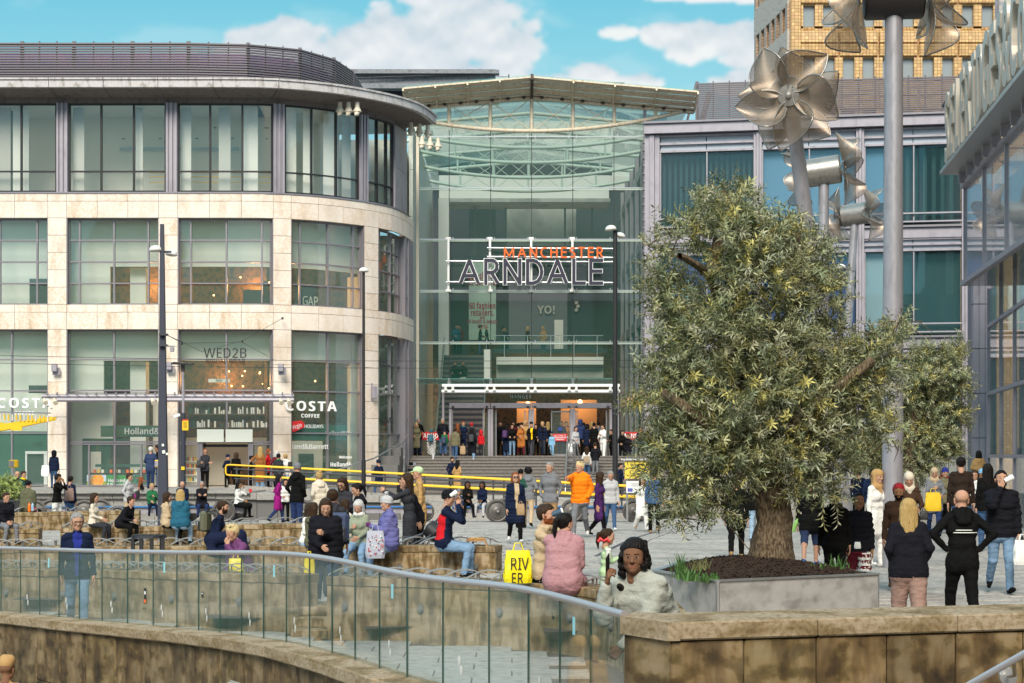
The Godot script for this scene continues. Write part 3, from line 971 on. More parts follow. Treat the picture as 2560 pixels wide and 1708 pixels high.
func entrance() -> void:
	var t := thing("glass_entrance","tall green glass entrance hall under a pitched cream steel canopy roof","building")
	var xs := [1046,1123,1226.5,1329,1432,1535,1612]
	var ys := [1141,955,856.6,727.4,599.5,471,342.5]
	var d := 84.0
	# panes up to the roof line, the top row cut to the slope
	for i in 6:
		for j in 6:
			if j == 0:
				continue
			var a := at(xs[i],ys[j],d)
			var b := at(xs[i + 1],ys[j + 1] if j < 6 - 0 and j + 1 < ys.size() else 300,d)
			block("pane",M.atrium_glass,t,(a + b)*0.5,Vector3(b.x - a.x - 0.02,absf(b.y - a.y) - 0.02,0.03))
		var roof := func(x): return 241.0 + absf(x - 1329.0)*0.095
		var st := new_st()
		var p0 := at(xs[i],342.5,d)
		var p1 := at(xs[i + 1],342.5,d)
		var p2 := at(xs[i + 1],roof.call(xs[i + 1]),d)
		var p3 := at(xs[i],roof.call(xs[i]),d)
		extrude(st,PackedVector2Array([Vector2(p0.x + 0.01,p0.y + 0.01),Vector2(p1.x - 0.01,p1.y + 0.01),Vector2(p2.x - 0.01,p2.y),Vector2(p3.x + 0.01,p3.y)]),-d - 0.015,-d + 0.015)
		part("pane",st,M.atrium_glass,t)
	# lower row: beside the doors and over them
	for i in [0,5]:
		for y in [[1141,985],[983,955]]:
			var a := at(xs[i],y[0],d)
			var b := at(xs[i + 1],y[1],d)
			block("pane",M.atrium_glass,t,(a + b)*0.5,Vector3(b.x - a.x - 0.02,b.y - a.y - 0.02,0.03))
	for i in range(1,5):
		var a := at(xs[i],1006,d)
		var b := at(xs[i + 1],957,d)
		block("pane",M.atrium_glass,t,(a + b)*0.5,Vector3(b.x - a.x - 0.02,b.y - a.y - 0.02,0.03))
	# joints between the panes and steel rods with clamps behind them
	for i in range(1,6):
		block("joint",M.dark_frame,t,at(xs[i],640,d) + Vector3(0,0,-0.02),Vector3(0.035,12.6,0.05))
	for j in range(2,7):
		var y: float = ys[j]
		block("rod",M.steel,t,at(1329,y - 1,d - 0.12),Vector3(11.2,0.05,0.05))
		block("rod",M.pale_green_steel,t,at(1329,y + 3,d + 0.1),Vector3(11.2,0.06,0.06))
		for i in 6:
			for s in [-9.5,9.5]:
				if i > 0:
					block("glass_clamp",M.steel,t,at(xs[i] + s,y - 1,d - 0.16),Vector3(0.035,0.22,0.05))
	# canopy over the doors: white beams, glass shelf, spotlights
	block("canopy_beam",M.white_paint,t,at(1327,964,82.6),Vector3(8.75,0.14,0.2),Basis(),0.02)
	var st := new_st()
	tube(st,[at(1104,979,82.4),at(1550,979,82.4)],0.09,10)
	part("canopy_tube",st,M.white_paint,t)
	for i in 5:
		block("canopy_pane",M.roof_glass,t,at((xs[i] + xs[i + 1])*0.5 + 8,953,83.2),Vector3(1.98,0.03,1.5),Basis(Vector3.RIGHT,-0.12))
		block("canopy_bracket",M.steel,t,at(xs[i + 1],958,83.0),Vector3(0.12,0.42,0.5))
		for s in [-9,9]:
			st = new_st()
			lathe(st,[[0.0,0.1],[0.05,0.1],[0.09,-0.06],[0.0,-0.07]],Transform3D(Basis(Vector3.RIGHT,0.4),at(xs[i + 1] + s,972,82.2)),8)
			part("canopy_spotlight",st,M.white_paint,t)
	for x in [1108,1545]:
		st = new_st()
		tube(st,[at(x,960,83.4),at(x,1141,83.4)],0.065,8)
		part("canopy_post",st,M.mauve_metal,t)
	# door casings: four openings under a grey header
	var hx := [1123,1226.5,1329,1432,1530]
	for i in 4:
		block("door_header",M.mauve_metal,t,at((hx[i] + hx[i + 1])*0.5,1014.5,83.8),Vector3((hx[i + 1] - hx[i])*0.02 - 0.03,0.26,0.5),Basis(),0.015)
		for x in [hx[i] + 3.0,hx[i + 1] - 3.5]:
			block("door_post",M.mauve_metal,t,at(x,1081.5,83.8),Vector3(0.12,2.35,0.4))
			block("door_sensor",M.black,t,at(x + (6 if x < hx[i] + 10 else -6),1017,83.5),Vector3(0.12,0.06,0.1))
	# glass door leaves
	for e in [[1128,1131],[1208,1222],[1232,1240],[1312,1322],[1379,1425],[1438,1443],[1516,1526]]:
		var lf := block("door_leaf",M.clear_glass,t,at((e[0] + e[1])*0.5,1083,83.86),Vector3((e[1] - e[0])*0.02 - 0.08,2.2,0.03))
		for x in [e[0],e[1]]:
			block("leaf_frame",M.steel,lf,at(x,1083,83.86) - lf.position,Vector3(0.05,2.3,0.06))
	block("leaf_rail",M.steel,t,at(1402,1029.5,83.86),Vector3(0.95,0.07,0.06))
	block("leaf_rail",M.steel,t,at(1402,1138,83.86),Vector3(0.95,0.1,0.06))
	var wl := sheet("door_sticker",mat("sticker_red",lin(0.55,0.012,0.02),0.5),t,Transform3D(Basis(),at(1400,1094,83.8)),0.72,0.37)
	for k in 3:
		letters("sticker_text",["WELCOME TO","MANCHESTER","ARNDALE"][k],0.07,0.006,M.white_letters,wl,Transform3D(Basis(),Vector3(0,0.1 - k*0.1,0.015)),k > 0)
	sheet("door_notice",mat("notice_blue",lin(0.02,0.05,0.25),0.5),t,Transform3D(Basis(),at(1400,1073,83.8)),0.16,0.2)
	for e in [[1053,1125,"ARNDALE"],[1562,1602,"ARNDA"]]:
		var sp := sheet("window_strip",M.sticker_red,t,Transform3D(Basis(),at((e[0] + e[1])*0.5,1090,83.9)),(e[1] - e[0])*0.02,0.4)
		letters("strip_text",e[2],0.22,0.006,M.white_letters,sp,Transform3D(Basis(),Vector3(0,0,0.015)),true,0.9)
	# pitched roof: eaves of cream sheeting, one length between each pair of brackets
	var ridge := Vector3(0.98,0,0)
	for side in [-1.0,1.0]:
		var ex := 6.3 if side < 0 else 8.1
		for k in 4:
			var f0 := k/4.0
			var f1 := (k + 1)/4.0
			var x0: float = 0.98 + side*ex*f0
			var x1: float = 0.98 + side*ex*f1
			var y0: float = 20.6 - 0.72*ex/8.1*f0
			var y1: float = 20.6 - 0.72*ex/8.1*f1
			st = new_st()
			quad(st,Vector3(x0,y0,-82.0),Vector3(x1,y1,-82.0),Vector3(x1,y1 + 0.3,-110),Vector3(x0,y0 + 0.3,-110))
			quad(st,Vector3(x0,y0 + 0.06,-82.0),Vector3(x1,y1 + 0.06,-82.0),Vector3(x1,y1 + 0.36,-110),Vector3(x0,y0 + 0.36,-110))
			quad(st,Vector3(x0,y0 - 0.02,-82.0),Vector3(x1,y1 - 0.02,-82.0),Vector3(x1,y1 + 0.12,-82.0),Vector3(x0,y0 + 0.12,-82.0))
			part("roof_pane",st,M.roof_glass if k < 4 else M.rusty_cream,t)
			st = new_st()
			for q in 4:
				var dz := -82.0 - q*0.55
				var dy := -q*0.17
				quad(st,Vector3(x0,y0 + dy + 0.05,dz),Vector3(x1,y1 + dy + 0.05,dz),Vector3(x1,y1 + dy - 0.1,dz - 0.5),Vector3(x0,y0 + dy - 0.1,dz - 0.5))
				bar(st,Vector3(x0,y0 + dy,dz),Vector3(x1,y1 + dy,dz),0.1,0.08)
			part("eave_sheet",st,M.rusty_cream,t)
			st = new_st()
			tube(st,[Vector3(x0,y0 - 0.62,-83.85),Vector3(x1,y1 - 0.62,-83.85)],0.11,8)
			part("eave_tube",st,M.rusty_cream,t)
			st = new_st()
			bar(st,Vector3(x1,y1 - 0.05,-81.95),Vector3(x1,y1 - 0.6,-83.8),0.08,0.16)
			part("eave_bracket",st,M.rusty_cream,t)
			for q in [0.25,0.75]:
				st = new_st()
				lathe(st,[[0.0,0.1],[0.1,0.04],[0.1,-0.04],[0.0,-0.1]],Transform3D(Basis(),Vector3(lerpf(x0,x1,q),lerpf(y0,y1,q) - 0.6,-83.65)),8)
				part("bracket_boss",st,M.joint,t)
	st = new_st()
	bar(st,Vector3(0.98,20.6,-81.9),Vector3(0.98,20.0,-83.8),0.14,0.3)
	part("ridge_bracket",st,M.joint,t)
	# bowed trusses: the first just outside the glass, the rest inside
	for k in 5:
		var dz: float = [83.75,87.5,92.0,97.0,102.0][k]
		var m: Material = M.rusty_cream if k == 0 else M.pale_green_steel
		var half: float = [7.6,7.2,7.0,6.8,6.6][k]
		var arc := func(x): return 18.3 + 1.0*pow((x - 0.98)/7.6,2) - (0.0 if k == 0 else 0.15)
		var top := func(x): return 19.95 - 0.089*absf(x - 0.98)
		var pts := []
		for i in 17:
			var x := 0.98 + lerpf(-half + (1.0 if k == 0 else 0.6),half,i/16.0)
			pts.append(Vector3(x,arc.call(x),-dz))
		st = new_st()
		tube(st,pts,0.1,8)
		part("truss_bow",st,m,t)
		if k > 0:
			st = new_st()
			tube(st,[Vector3(0.98 - half,top.call(0.98 - half),-dz),Vector3(0.98,top.call(0.98),-dz),Vector3(0.98 + half,top.call(0.98 + half),-dz)],0.1,8)
			part("truss_chord",st,m,t)
		for i in range(-3,4):
			var x := 0.98 + i*2.06
			if absf(i) == 3 and k > 0 or i == -3:
				continue
			st = new_st()
			tube(st,[Vector3(x,arc.call(x),-dz),Vector3(x,top.call(x),-dz)],0.09 if k == 0 else 0.06,8)
			part("truss_strut",st,m,t)
			if i < 3 and i > -3:
				for s in [0,1]:
					st = new_st()
					var x2 := x + 2.06
					if x2 > 7.0:
						continue
					tube(st,[Vector3(x,arc.call(x) if s == 0 else top.call(x),-dz + 0.03*s),Vector3(x2,top.call(x2) if s == 0 else arc.call(x2),-dz + 0.03*s)],0.022,5,false)
					part("truss_tie",st,M.rusty_cream if k == 0 else M.pale_green_steel,t)
	for x in [-4.72,6.64]:
		block("corner_post",M.cream_steel if x < 0 else M.mauve_metal,t,Vector3(x,11.0,-84.0),Vector3(0.14,18.0,0.2))
	# the lettering in front of the glass, on steel rails and masts
	var s := thing("centre_name_sign","orange and navy name lettering on steel rails across the glass front","sign")
	for x in [1121,1225,1328,1431]:
		block("mast",M.white_paint,s,at(x,662,83.3),Vector3(0.11,2.68,0.11),Basis(),0.01)
		for y in [597,727]:
			block("mast_clamp",M.white_paint,s,at(x,y,83.4),Vector3(0.26,0.14,0.2),Basis(),0.02)
	for r in [[1218,1535,620],[1218,1535,642],[1115,1535,653],[1115,1535,705]]:
		var rs := new_st()
		tube(rs,[at(r[0],r[2],83.1),at(r[1],r[2] + 2,83.1)],0.045,8)
		part("rail",rs,M.steel,s)
	stroke_word(s,"MANCHESTER",1260,1508,620,643.5,82.95,M.orange_letters,null,3.7)
	stroke_word(s,"ARNDALE",1148,1508,651,708,82.9,M.navy_letters,M.white_letters,9.6)

var glyphs := {
	"M": [1.15,[[0.08,0,0.08,1],[0.08,0.97,0.575,0.1,1.07,0.97],[1.07,1,1.07,0]]],
	"A": [0.95,[[0.06,0,0.475,1,0.89,0],[0.2,0.33,0.75,0.33]]],
	"N": [0.85,[[0.08,0,0.08,1],[0.08,1,0.77,0],[0.77,0,0.77,1]]],
	"C": [0.72,[[0.68,0.95,0.5,1,0.28,0.93,0.1,0.7,0.06,0.5,0.1,0.3,0.28,0.07,0.5,0.0,0.68,0.05]]],
	"H": [0.82,[[0.08,0,0.08,1],[0.74,0,0.74,1],[0.08,0.52,0.74,0.52]]],
	"E": [0.62,[[0.58,1,0.08,1,0.08,0,0.58,0],[0.08,0.53,0.54,0.53]]],
	"S": [0.6,[[0.54,0.93,0.38,1,0.2,0.98,0.08,0.86,0.08,0.7,0.2,0.58,0.42,0.46,0.54,0.34,0.54,0.16,0.42,0.04,0.24,0.0,0.06,0.07]]],
	"T": [0.7,[[0.03,1,0.67,1],[0.35,1,0.35,0]]],
	"R": [0.7,[[0.08,0,0.08,1,0.38,1,0.54,0.94,0.6,0.8,0.58,0.62,0.48,0.51,0.34,0.47,0.08,0.47],[0.34,0.47,0.64,0]]],
	"D": [0.8,[[0.08,0,0.08,1,0.34,1,0.56,0.92,0.7,0.72,0.74,0.5,0.7,0.28,0.56,0.08,0.34,0,0.08,0]]],
	"L": [0.6,[[0.08,1,0.08,0,0.56,0]]],
}

func stroke_word(parent: Node,word: String,x0: float,x1: float,ytop: float,ybot: float,d: float,m: Material,rim: Material,wpx: float) -> void:
	var total := 0.0
	var hpx := ybot - ytop
	for c in word:
		total += glyphs[c][0]*hpx
	var gap := (x1 - x0 - total)/(word.length() - 1)
	var x := x0
	for c in word:
		var layers := [[m,wpx*0.5,-0.06,0.1]]
		if rim:
			layers = [[rim,wpx*0.5 + 0.75,-0.08,0.0],[m,wpx*0.5 - 0.75,0.003,0.03]]
		var holder: MeshInstance3D = null
		for l in layers:
			var st := new_st()
			var k := 0
			for s in glyphs[c][1]:
				for i in s.size()/2 - 1:
					var a := at(x + s[i*2]*hpx*0.94,ybot - s[i*2 + 1]*hpx,d)
					var b := at(x + s[i*2 + 2]*hpx*0.94,ybot - s[i*2 + 3]*hpx,d)
					for poly in Geometry2D.offset_polyline(PackedVector2Array([Vector2(a.x,a.y),Vector2(b.x,b.y)]),l[1]*d/FOCAL,Geometry2D.JOIN_ROUND,Geometry2D.END_SQUARE if absf(a.x - b.x) < 0.02 or absf(a.y - b.y) < 0.02 else Geometry2D.END_ROUND):
						extrude(st,poly,l[2] + (k % 5)*0.002,l[3] + (k % 5)*0.002,Transform3D(Basis(),Vector3(0,0,-d)))
					k += 1
			var o := part("letter" if holder == null else "letter_face",st,l[0],parent if holder == null else holder)
			if holder == null:
				holder = o
		x += glyphs[c][0]*hpx + gap

func entrance_inside() -> void:
	var t := thing("entrance_hall","galleried hall with stair, balcony and dark shop walls behind the entrance glass","interior")
	var B := func(called,m,x0,x1,y0,y1,d,thick): return block(called,m,t,at((x0 + x1)*0.5,(y0 + y1)*0.5,d),Vector3((x1 - x0)*d/FOCAL,absf(y1 - y0)*d/FOCAL,thick))
	block("hall_floor",M.step_stone,t,Vector3(0.98,2.0,-97.5),Vector3(12.6,0.2,26.8))
	# side walls: cream panels on the left, the neighbour's frame on the right
	for j in 7:
		for k in 6:
			block("side_panel",M.room_pale,t,Vector3(-5.15,2.3 + j*2.4 + 1.2,-85.6 - k*3.6 - 1.8),Vector3(0.2,2.38,3.58))
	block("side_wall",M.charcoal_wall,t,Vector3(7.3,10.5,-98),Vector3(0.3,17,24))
	for j in 4:
		block("side_beam",M.mauve_metal,t,Vector3(7.08,5.4 + j*4.1,-98),Vector3(0.14,0.5,24))
	for k in 6:
		block("side_column",M.mauve_metal,t,Vector3(7.05,10.5,-86.5 - k*4.2),Vector3(0.2,16.8,0.4))
	# far wall
	B.call("far_gable",M.room_pale,1020,1640,305,470,110.0,0.3)
	B.call("louvre_band",M.charcoal_wall,1096,1530,408,438,108.0,0.3)
	B.call("pale_band",M.room_pale,1098,1522,440,505,106.0,0.5)
	B.call("ceiling_edge",M.room_wall,1098,1522,505,514,105.0,3.0)
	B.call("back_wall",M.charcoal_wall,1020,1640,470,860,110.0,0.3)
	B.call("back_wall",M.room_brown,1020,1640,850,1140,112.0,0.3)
	for x in [1185,1262,1410,1478]:
		B.call("column",M.dark_frame,x,x + 5,512,640,106.0,0.15)
	B.call("glazed_screen",M.room_wall,1265,1440,520,615,109.0,0.1)
	B.call("pale_pillar",M.room_pale,1097,1124,500,1010,100.0,1.0)
	B.call("dark_wall",M.charcoal_wall,1172,1240,512,640,107.0,0.3)
	# hanging banner with red print
	var bn := B.call("banner",mat("banner_green",lin(0.36,0.5,0.4),0.8),1172,1240,655,850,104.0,0.05) as MeshInstance3D
	for r in [["200 shops,",690,0.42],["25 eateries,",706,0.36],["60 fashion",765,0.38],["retailers,",782,0.38],["and",794,0.2],["16 health & beauty",804,0.24],["stores",815,0.24]]:
		letters("banner_text",r[0],r[2],0.01,mat("banner_red",lin(0.3,0.015,0.05),0.7),bn,Transform3D(Basis(),at(1206,r[1],104.0) + Vector3(0,0,0.05) - bn.position),true,0.62)
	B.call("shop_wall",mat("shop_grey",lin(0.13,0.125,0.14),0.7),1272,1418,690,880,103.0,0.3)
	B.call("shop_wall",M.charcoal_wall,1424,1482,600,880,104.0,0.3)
	letters("shop_name","YO!",0.48,0.03,mat("sign_beige",lin(0.45,0.42,0.36),0.5),t,Transform3D(Basis(),at(1366,775,102.7)),true)
	for k in 3:
		block("shop_mark",M.sign_beige,t,at(1441 + (k % 2)*4,757 + k*9,103.7),Vector3(0.2,0.18,0.05),Basis(Vector3.BACK,0.3*k))
	B.call("shop_opening",M.room_cream,1386,1408,800,880,102.8,0.05)
	B.call("dark_wall",M.room_dark,1132,1170,655,890,104.5,0.3)
	# gallery with glass balustrade and pale fronts
	block("gallery_floor",M.charcoal_wall,t,at(1360,885,102.0),Vector3(7.4,0.24,6.0))
	B.call("gallery_front",M.room_pale,1241,1508,893,912,98.8,0.4)
	B.call("lower_front",M.room_wall,1241,1508,914,945,99.5,0.4)
	B.call("gallery_rail",M.steel,1234,1508,838,840,98.8,0.05)
	for k in 5:
		B.call("gallery_pane",M.atrium_glass,1234 + k*55,1234 + k*55 + 53,842,884,98.8,0.02)
		B.call("gallery_post",M.steel,1260 + k*58,1262 + k*58,840,892,98.7,0.05)
	B.call("stair_wall",M.room_pale,1211,1228,878,952,95.0,3.0)
	# the stair on the left, from the doors up to the gallery
	for k in 38:
		block("stair_tread",M.step_stone if k % 2 else M.charcoal_wall,t,Vector3(-2.75,2.1 + 0.155*k + 0.08,-88.0 - 0.29*k),Vector3(2.5,0.155,0.3))
	for x in [-4.0,-1.5]:
		var st := new_st()
		tube(st,[Vector3(x,3.05,-87.6),Vector3(x,9.05,-99.2)],0.04,6)
		part("stair_rail",st,M.steel,t)
	# warm lit shop at the back of the ground floor
	B.call("lit_shop_wall",mat("lit_orange",lin(0.4,0.27,0.17),0.8),1402,1492,1000,1066,108.0,0.2)
	B.call("lit_shop_wall",M.lit_orange,1292,1340,1004,1066,108.0,0.2)
	B.call("dark_kiosk",M.room_brown,1250,1530,1075,1141,106.0,1.0)
	letters("hall_sign","HANGER",0.24,0.02,M.white_letters,t,Transform3D(Basis(),at(1302,992,103.0)),true)
	B.call("sign_board",M.black,1282,1324,985,998,103.2,0.1)
	for p in [[1320,1010,106.5],[1450,1005,106.5]]:
		var l := OmniLight3D.new()
		l.name = "shop_lamp"
		l.light_color = Color(1.0,0.75,0.5)
		l.light_energy = 1.6
		l.omni_range = 12
		l.omni_attenuation = 2.0
		l.light_size = 0.3
		l.shadow_enabled = true
		add_child(l)
		l.position = at(p[0],p[1],p[2])
		var sm := SphereMesh.new()
		sm.radius = 0.14
		sm.height = 0.28
		put("shop_lamp_globe",sm,lamp("globe_glow",Color(1.0,0.8,0.55),3.0),t,Transform3D(Basis(),at(p[0],p[1],p[2])))

# right-hand block: grey metal frame, front line from (1615, 83 m) to (2424, 80.3 m)
func rb(x: float,y: float,off := 0.0) -> Vector3:
	# a point of its front; y in metres, off metres out from it
	var f := (x - 1615.0)/809.0
	var d := 83.0/(1.0 + f*(83.0/80.3 - 1.0)) - off
	return Vector3((x - 1280.0)*d/FOCAL,y,-d)

func rbox(called: String,t: Node,m: Material,x0: float,x1: float,y0: float,y1: float,back: float,front: float) -> MeshInstance3D:
	var a := rb(x0,0)
	var b := rb(x1,0)
	var x := (b - a).normalized()
	var z := x.cross(Vector3.UP)
	var c := (a + b)*0.5 + Vector3.UP*(y0 + y1)*0.5 + z*(back + front)*0.5
	return block(called,m,t,c,Vector3(a.distance_to(b),y1 - y0,front - back),Basis(x,Vector3.UP,z))

func right_building() -> void:
	var t := thing("metal_framed_block","grey metal framed block with wide teal windows behind the pinwheels","building")
	var cols := [[1612,1650],[1884,1905],[2140,2161],[2404,2428]]
	for k in 4:
		for q in 3:
			var w: float = (cols[k][1] - cols[k][0])/3.0
			rbox("column",t,M.mauve_metal,cols[k][0] + w*q + 0.4,cols[k][0] + w*(q + 1) - 0.4,2.1,17.9,-0.4,0.16 if q != 1 else 0.24)
	# corner return, with its stack of fins towards the entrance
	for j in 40:
		block("fin",M.mauve_metal,t,rb(1610,2.6 + j*0.385,-0.25),Vector3(0.12,0.05,0.5))
	for k in 3:
		rbox("cornice",t,M.mauve_metal,cols[k][0],cols[k + 1][0] - 0.5,17.95,18.4,-0.5,0.42)
		rbox("cornice_cap",t,M.frame,cols[k][0],cols[k + 1][0] - 0.5,18.42,18.52,-0.6,0.55)
	rbox("cornice",t,M.mauve_metal,cols[3][0],cols[3][1],17.95,18.4,-0.5,0.42)
	var mids := [1766,2022,2283]
	for f in 3:
		# storey: frosted strip above, tall window, two rails, spandrel
		var yt: float = [17.85,12.55,7.45][f]
		var yw: float = [17.1,12.0,6.85][f]
		var yb: float = [13.3,8.0,2.2][f]
		for k in 3:
			var a: float = cols[k][1]
			var b: float = cols[k + 1][0]
			var m: float = mids[k]
			for e in [[a,m],[m,b]]:
				for r in 2:
					rbox("frosted_pane",t,mat("frosted",lin(0.36,0.4,0.46),0.35),e[0] + 1,e[1] - 1,yw + 0.06 + r*(yt - yw)*0.5,yw - 0.03 + (r + 1)*(yt - yw)*0.5,-0.16,-0.1)
				var wf := rbox("window_frame",t,M.mauve_metal,e[0],e[0] + 3,yb,yw,-0.2,0.02)
				var xa: float = e[0] + 3.0
				var xb: float = e[1] - 0.5
				rbox("pane",t,M.teal_glass,xa,xb,yb + 0.05,yw - 0.05,-0.14,-0.11)
			for y in [yw,(yw + yt)*0.5,yt]:
				rbox("transom",t,M.mauve_metal,a,b,y - 0.05,y + 0.05,-0.2,0.06)
			if f < 2:
				for y in [yb + 0.42,yb + 0.02]:
					rbox("guard_rail",t,M.mauve_metal,a,b,y,y + 0.07,0.08,0.16)
				rbox("spandrel",t,M.mauve_metal,a,b,yb - 0.72,yb - 0.24,-0.2,0.12)
				rbox("sill",t,M.frame,a,b,yb - 0.22,yb - 0.12,-0.2,0.26)
	for k in 24:
		rbox("podium_stone",t,M.platform_stone,1640 + k*33,1672.6 + k*33,-1.0,2.1,-6.0,0.3 + 0.01*(k % 2))
	# dark rooms behind, posters and painted sky reflections in some of the windows
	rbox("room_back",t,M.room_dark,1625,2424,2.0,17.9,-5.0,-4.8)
	for y in [7.6,12.75,17.9]:
		rbox("floor_slab",t,M.charcoal_wall,1625,2424,y - 0.2,y,-4.8,-0.3)
	rbox("blind_or_reflection",t,mat("teal_blind",lin(0.015,0.07,0.065),0.7),2288,2402,8.0,12.0,-0.7,-0.6)
	rbox("blind_or_reflection",t,M.teal_blind,2165,2282,8.0,12.0,-0.7,-0.6)
	rbox("blind_or_reflection",t,mat("sky_reflection_blue",lin(0.16,0.4,0.62),0.4),1907,2138,13.4,17.0,-0.5,-0.4)  # flat blue sheet behind the panes, coloured as the sky mirrored in them
	rbox("blind_or_reflection",t,mat("sky_reflection_pale",lin(0.42,0.62,0.68),0.4),2165,2212,8.1,11.9,-0.5,-0.4)  # paler sheet, another sky reflection put in as colour
	rbox("blind_or_reflection",t,M.sky_reflection_blue,2163,2210,13.4,17.0,-0.5,-0.4)
	for k in 8:
		rbox("curtain_fold",t,M.teal_blind,1655 + k*14,1662 + k*14,13.4,17.0,-0.8,-0.6)
		rbox("curtain_fold",t,M.teal_blind,1772 + k*14,1778 + k*14,13.4,17.0,-0.8,-0.6)
		rbox("curtain_fold",t,M.teal_blind,2222 + k*22,2232 + k*22,13.4,17.0,-0.8,-0.6)
	var po := rbox("poster",t,mat("poster_violet",lin(0.07,0.06,0.3),0.5),1655,1880,8.05,11.95,-0.5,-0.45)
	rbox("poster",t,mat("poster_blue",lin(0.05,0.08,0.33),0.5),1907,2138,8.05,11.95,-0.5,-0.45)
	for r in [["NOU",10.5,0.62],["BOO",9.75,0.62]]:
		letters("poster_text",r[0],r[2],0.01,mat("poster_text",lin(0.4,0.7,0.7),0.5),t,Transform3D(Basis(Vector3.UP,0.04),rb(1712,r[1],-0.4)),true)
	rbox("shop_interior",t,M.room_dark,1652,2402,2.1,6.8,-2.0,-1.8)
	var fr := thing("square_shop_sign","white square outlined letter sign half hidden by the olive tree","shop sign",rb(1688,5.05,0.3))
	block("board",M.white_paint,fr,Vector3.ZERO,Vector3(0.75,0.95,0.1),Basis(),0.01)
	letters("board_letter","F",0.6,0.02,M.charcoal_wall,fr,Transform3D(Basis(),Vector3(0,0,0.07)),true)
	# louvred screen on its roof
	var s := thing("louvre_screen","dark grey louvred plant screen on the roof in front of the yellow tower","louvre screen")
	var pts := [Vector3(9.55,0,-86.5),Vector3(12.8,0,-86.0),Vector3(16.0,0,-85.6),Vector3(19.3,0,-85.2),Vector3(22.6,0,-84.8)]
	for k in 4:
		var st := new_st()
		for i in 23:
			var y := 18.95 + i*0.104
			bar(st,pts[k] + Vector3.UP*y,pts[k + 1] + Vector3.UP*y,0.1,0.072)
		stuff(part("slats",st,M.slat,s))
		for f in [0.0,0.25,0.5,0.75,1.0]:
			block("post",M.slat,s,pts[k].lerp(pts[k + 1],f) + Vector3(0,19.95,-0.14),Vector3(0.16 if f == 0.0 else 0.05,2.9,0.12))
	var st2 := new_st()
	bar(st2,pts[0] + Vector3(0,18.4,-0.1),pts[0] + Vector3(0.9,21.3,-2.5),0.2,0.3)
	bar(st2,pts[0] + Vector3(-0.75,18.4,-0.1),pts[0] + Vector3(-0.05,21.3,-0.1),0.16,0.12)
	part("raking_post",st2,M.slat,s)

func tower() -> void:
	var t := thing("yellow_tiled_tower","tall office tower clad in small yellow tiles with rows of grey windows","building")
	var d := 130.0
	var sc := d/FOCAL
	var x0 := 21.5
	var cw := 49.6*sc
	for r in range(-1,5):
		var yt := 2.2 + (1135.0 - (13.0 + (r - 1)*131.5))*sc
		for c in 11:
			var cx := (2022.0 + c*49.6 - 1280.0)*sc
			block("window",mat("tower_pane",lin(0.25,0.29,0.31),0.2),t,Vector3(cx,yt - 0.8,-d - 0.3),Vector3(0.92,1.62,0.06))
			block("pier",M.yellow_tile,t,Vector3(cx - cw*0.5,yt - 0.83,-d - 0.08),Vector3(cw - 0.9,1.66,0.44))
			block("sill_tiles",M.yellow_tile,t,Vector3(cx,yt - 1.8,-d - 0.16),Vector3(0.9,0.26,0.36),Basis(Vector3.RIGHT,0.3))
		for c in 6:
			var cx := (2047.0 + c*99.2 - 1280.0)*sc
			for k in 2:
				block("spandrel",M.yellow_tile,t,Vector3(cx,yt - 2.2 - k*1.0 - 0.3,-d + 0.08),Vector3(cw*2 - 0.12,0.94,0.4),Basis(Vector3.RIGHT,0.06 if k else -0.06),0.05)
			block("recess",M.yellow_tile,t,Vector3(cx,yt - 1.95 - 1.0,-d - 0.2),Vector3(cw*2,2.3,0.36))
	block("core",M.yellow_tile,t,Vector3(x0 + 10.2,20,-d - 5.5),Vector3(20.2,45,10.0))
	block("corner_pier",M.yellow_tile,t,Vector3(x0 + 0.42,20,-d + 0.06),Vector3(0.8,45,0.5),Basis(),0.06)
	# the side face, seen at a glancing angle: pale bands and windows between
	var a := Vector3(21.5,0,-130.2)
	var b := Vector3(20.38,0,-140.5)
	var dirv := (b - a).normalized()
	var n := Vector3.UP.cross(dirv)
	var bs := Basis(dirv,Vector3.UP,dirv.cross(Vector3.UP))
	for r in range(-1,5):
		var yt := 2.2 + (1135.0 - (13.0 + (r - 1)*131.5))*sc
		block("side_band",M.tower_stone,t,a + dirv*5.2 + Vector3.UP*(yt - 2.9),Vector3(10.3,2.2,0.3),bs)
		for c in 7:
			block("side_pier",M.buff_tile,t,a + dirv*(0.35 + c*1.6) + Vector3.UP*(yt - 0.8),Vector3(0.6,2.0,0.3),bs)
			block("window",M.room_brown,t,a + dirv*(1.15 + c*1.55) + Vector3.UP*(yt - 0.8) + Vector3(0.2,0,0),Vector3(1.0,1.9,0.06),bs)

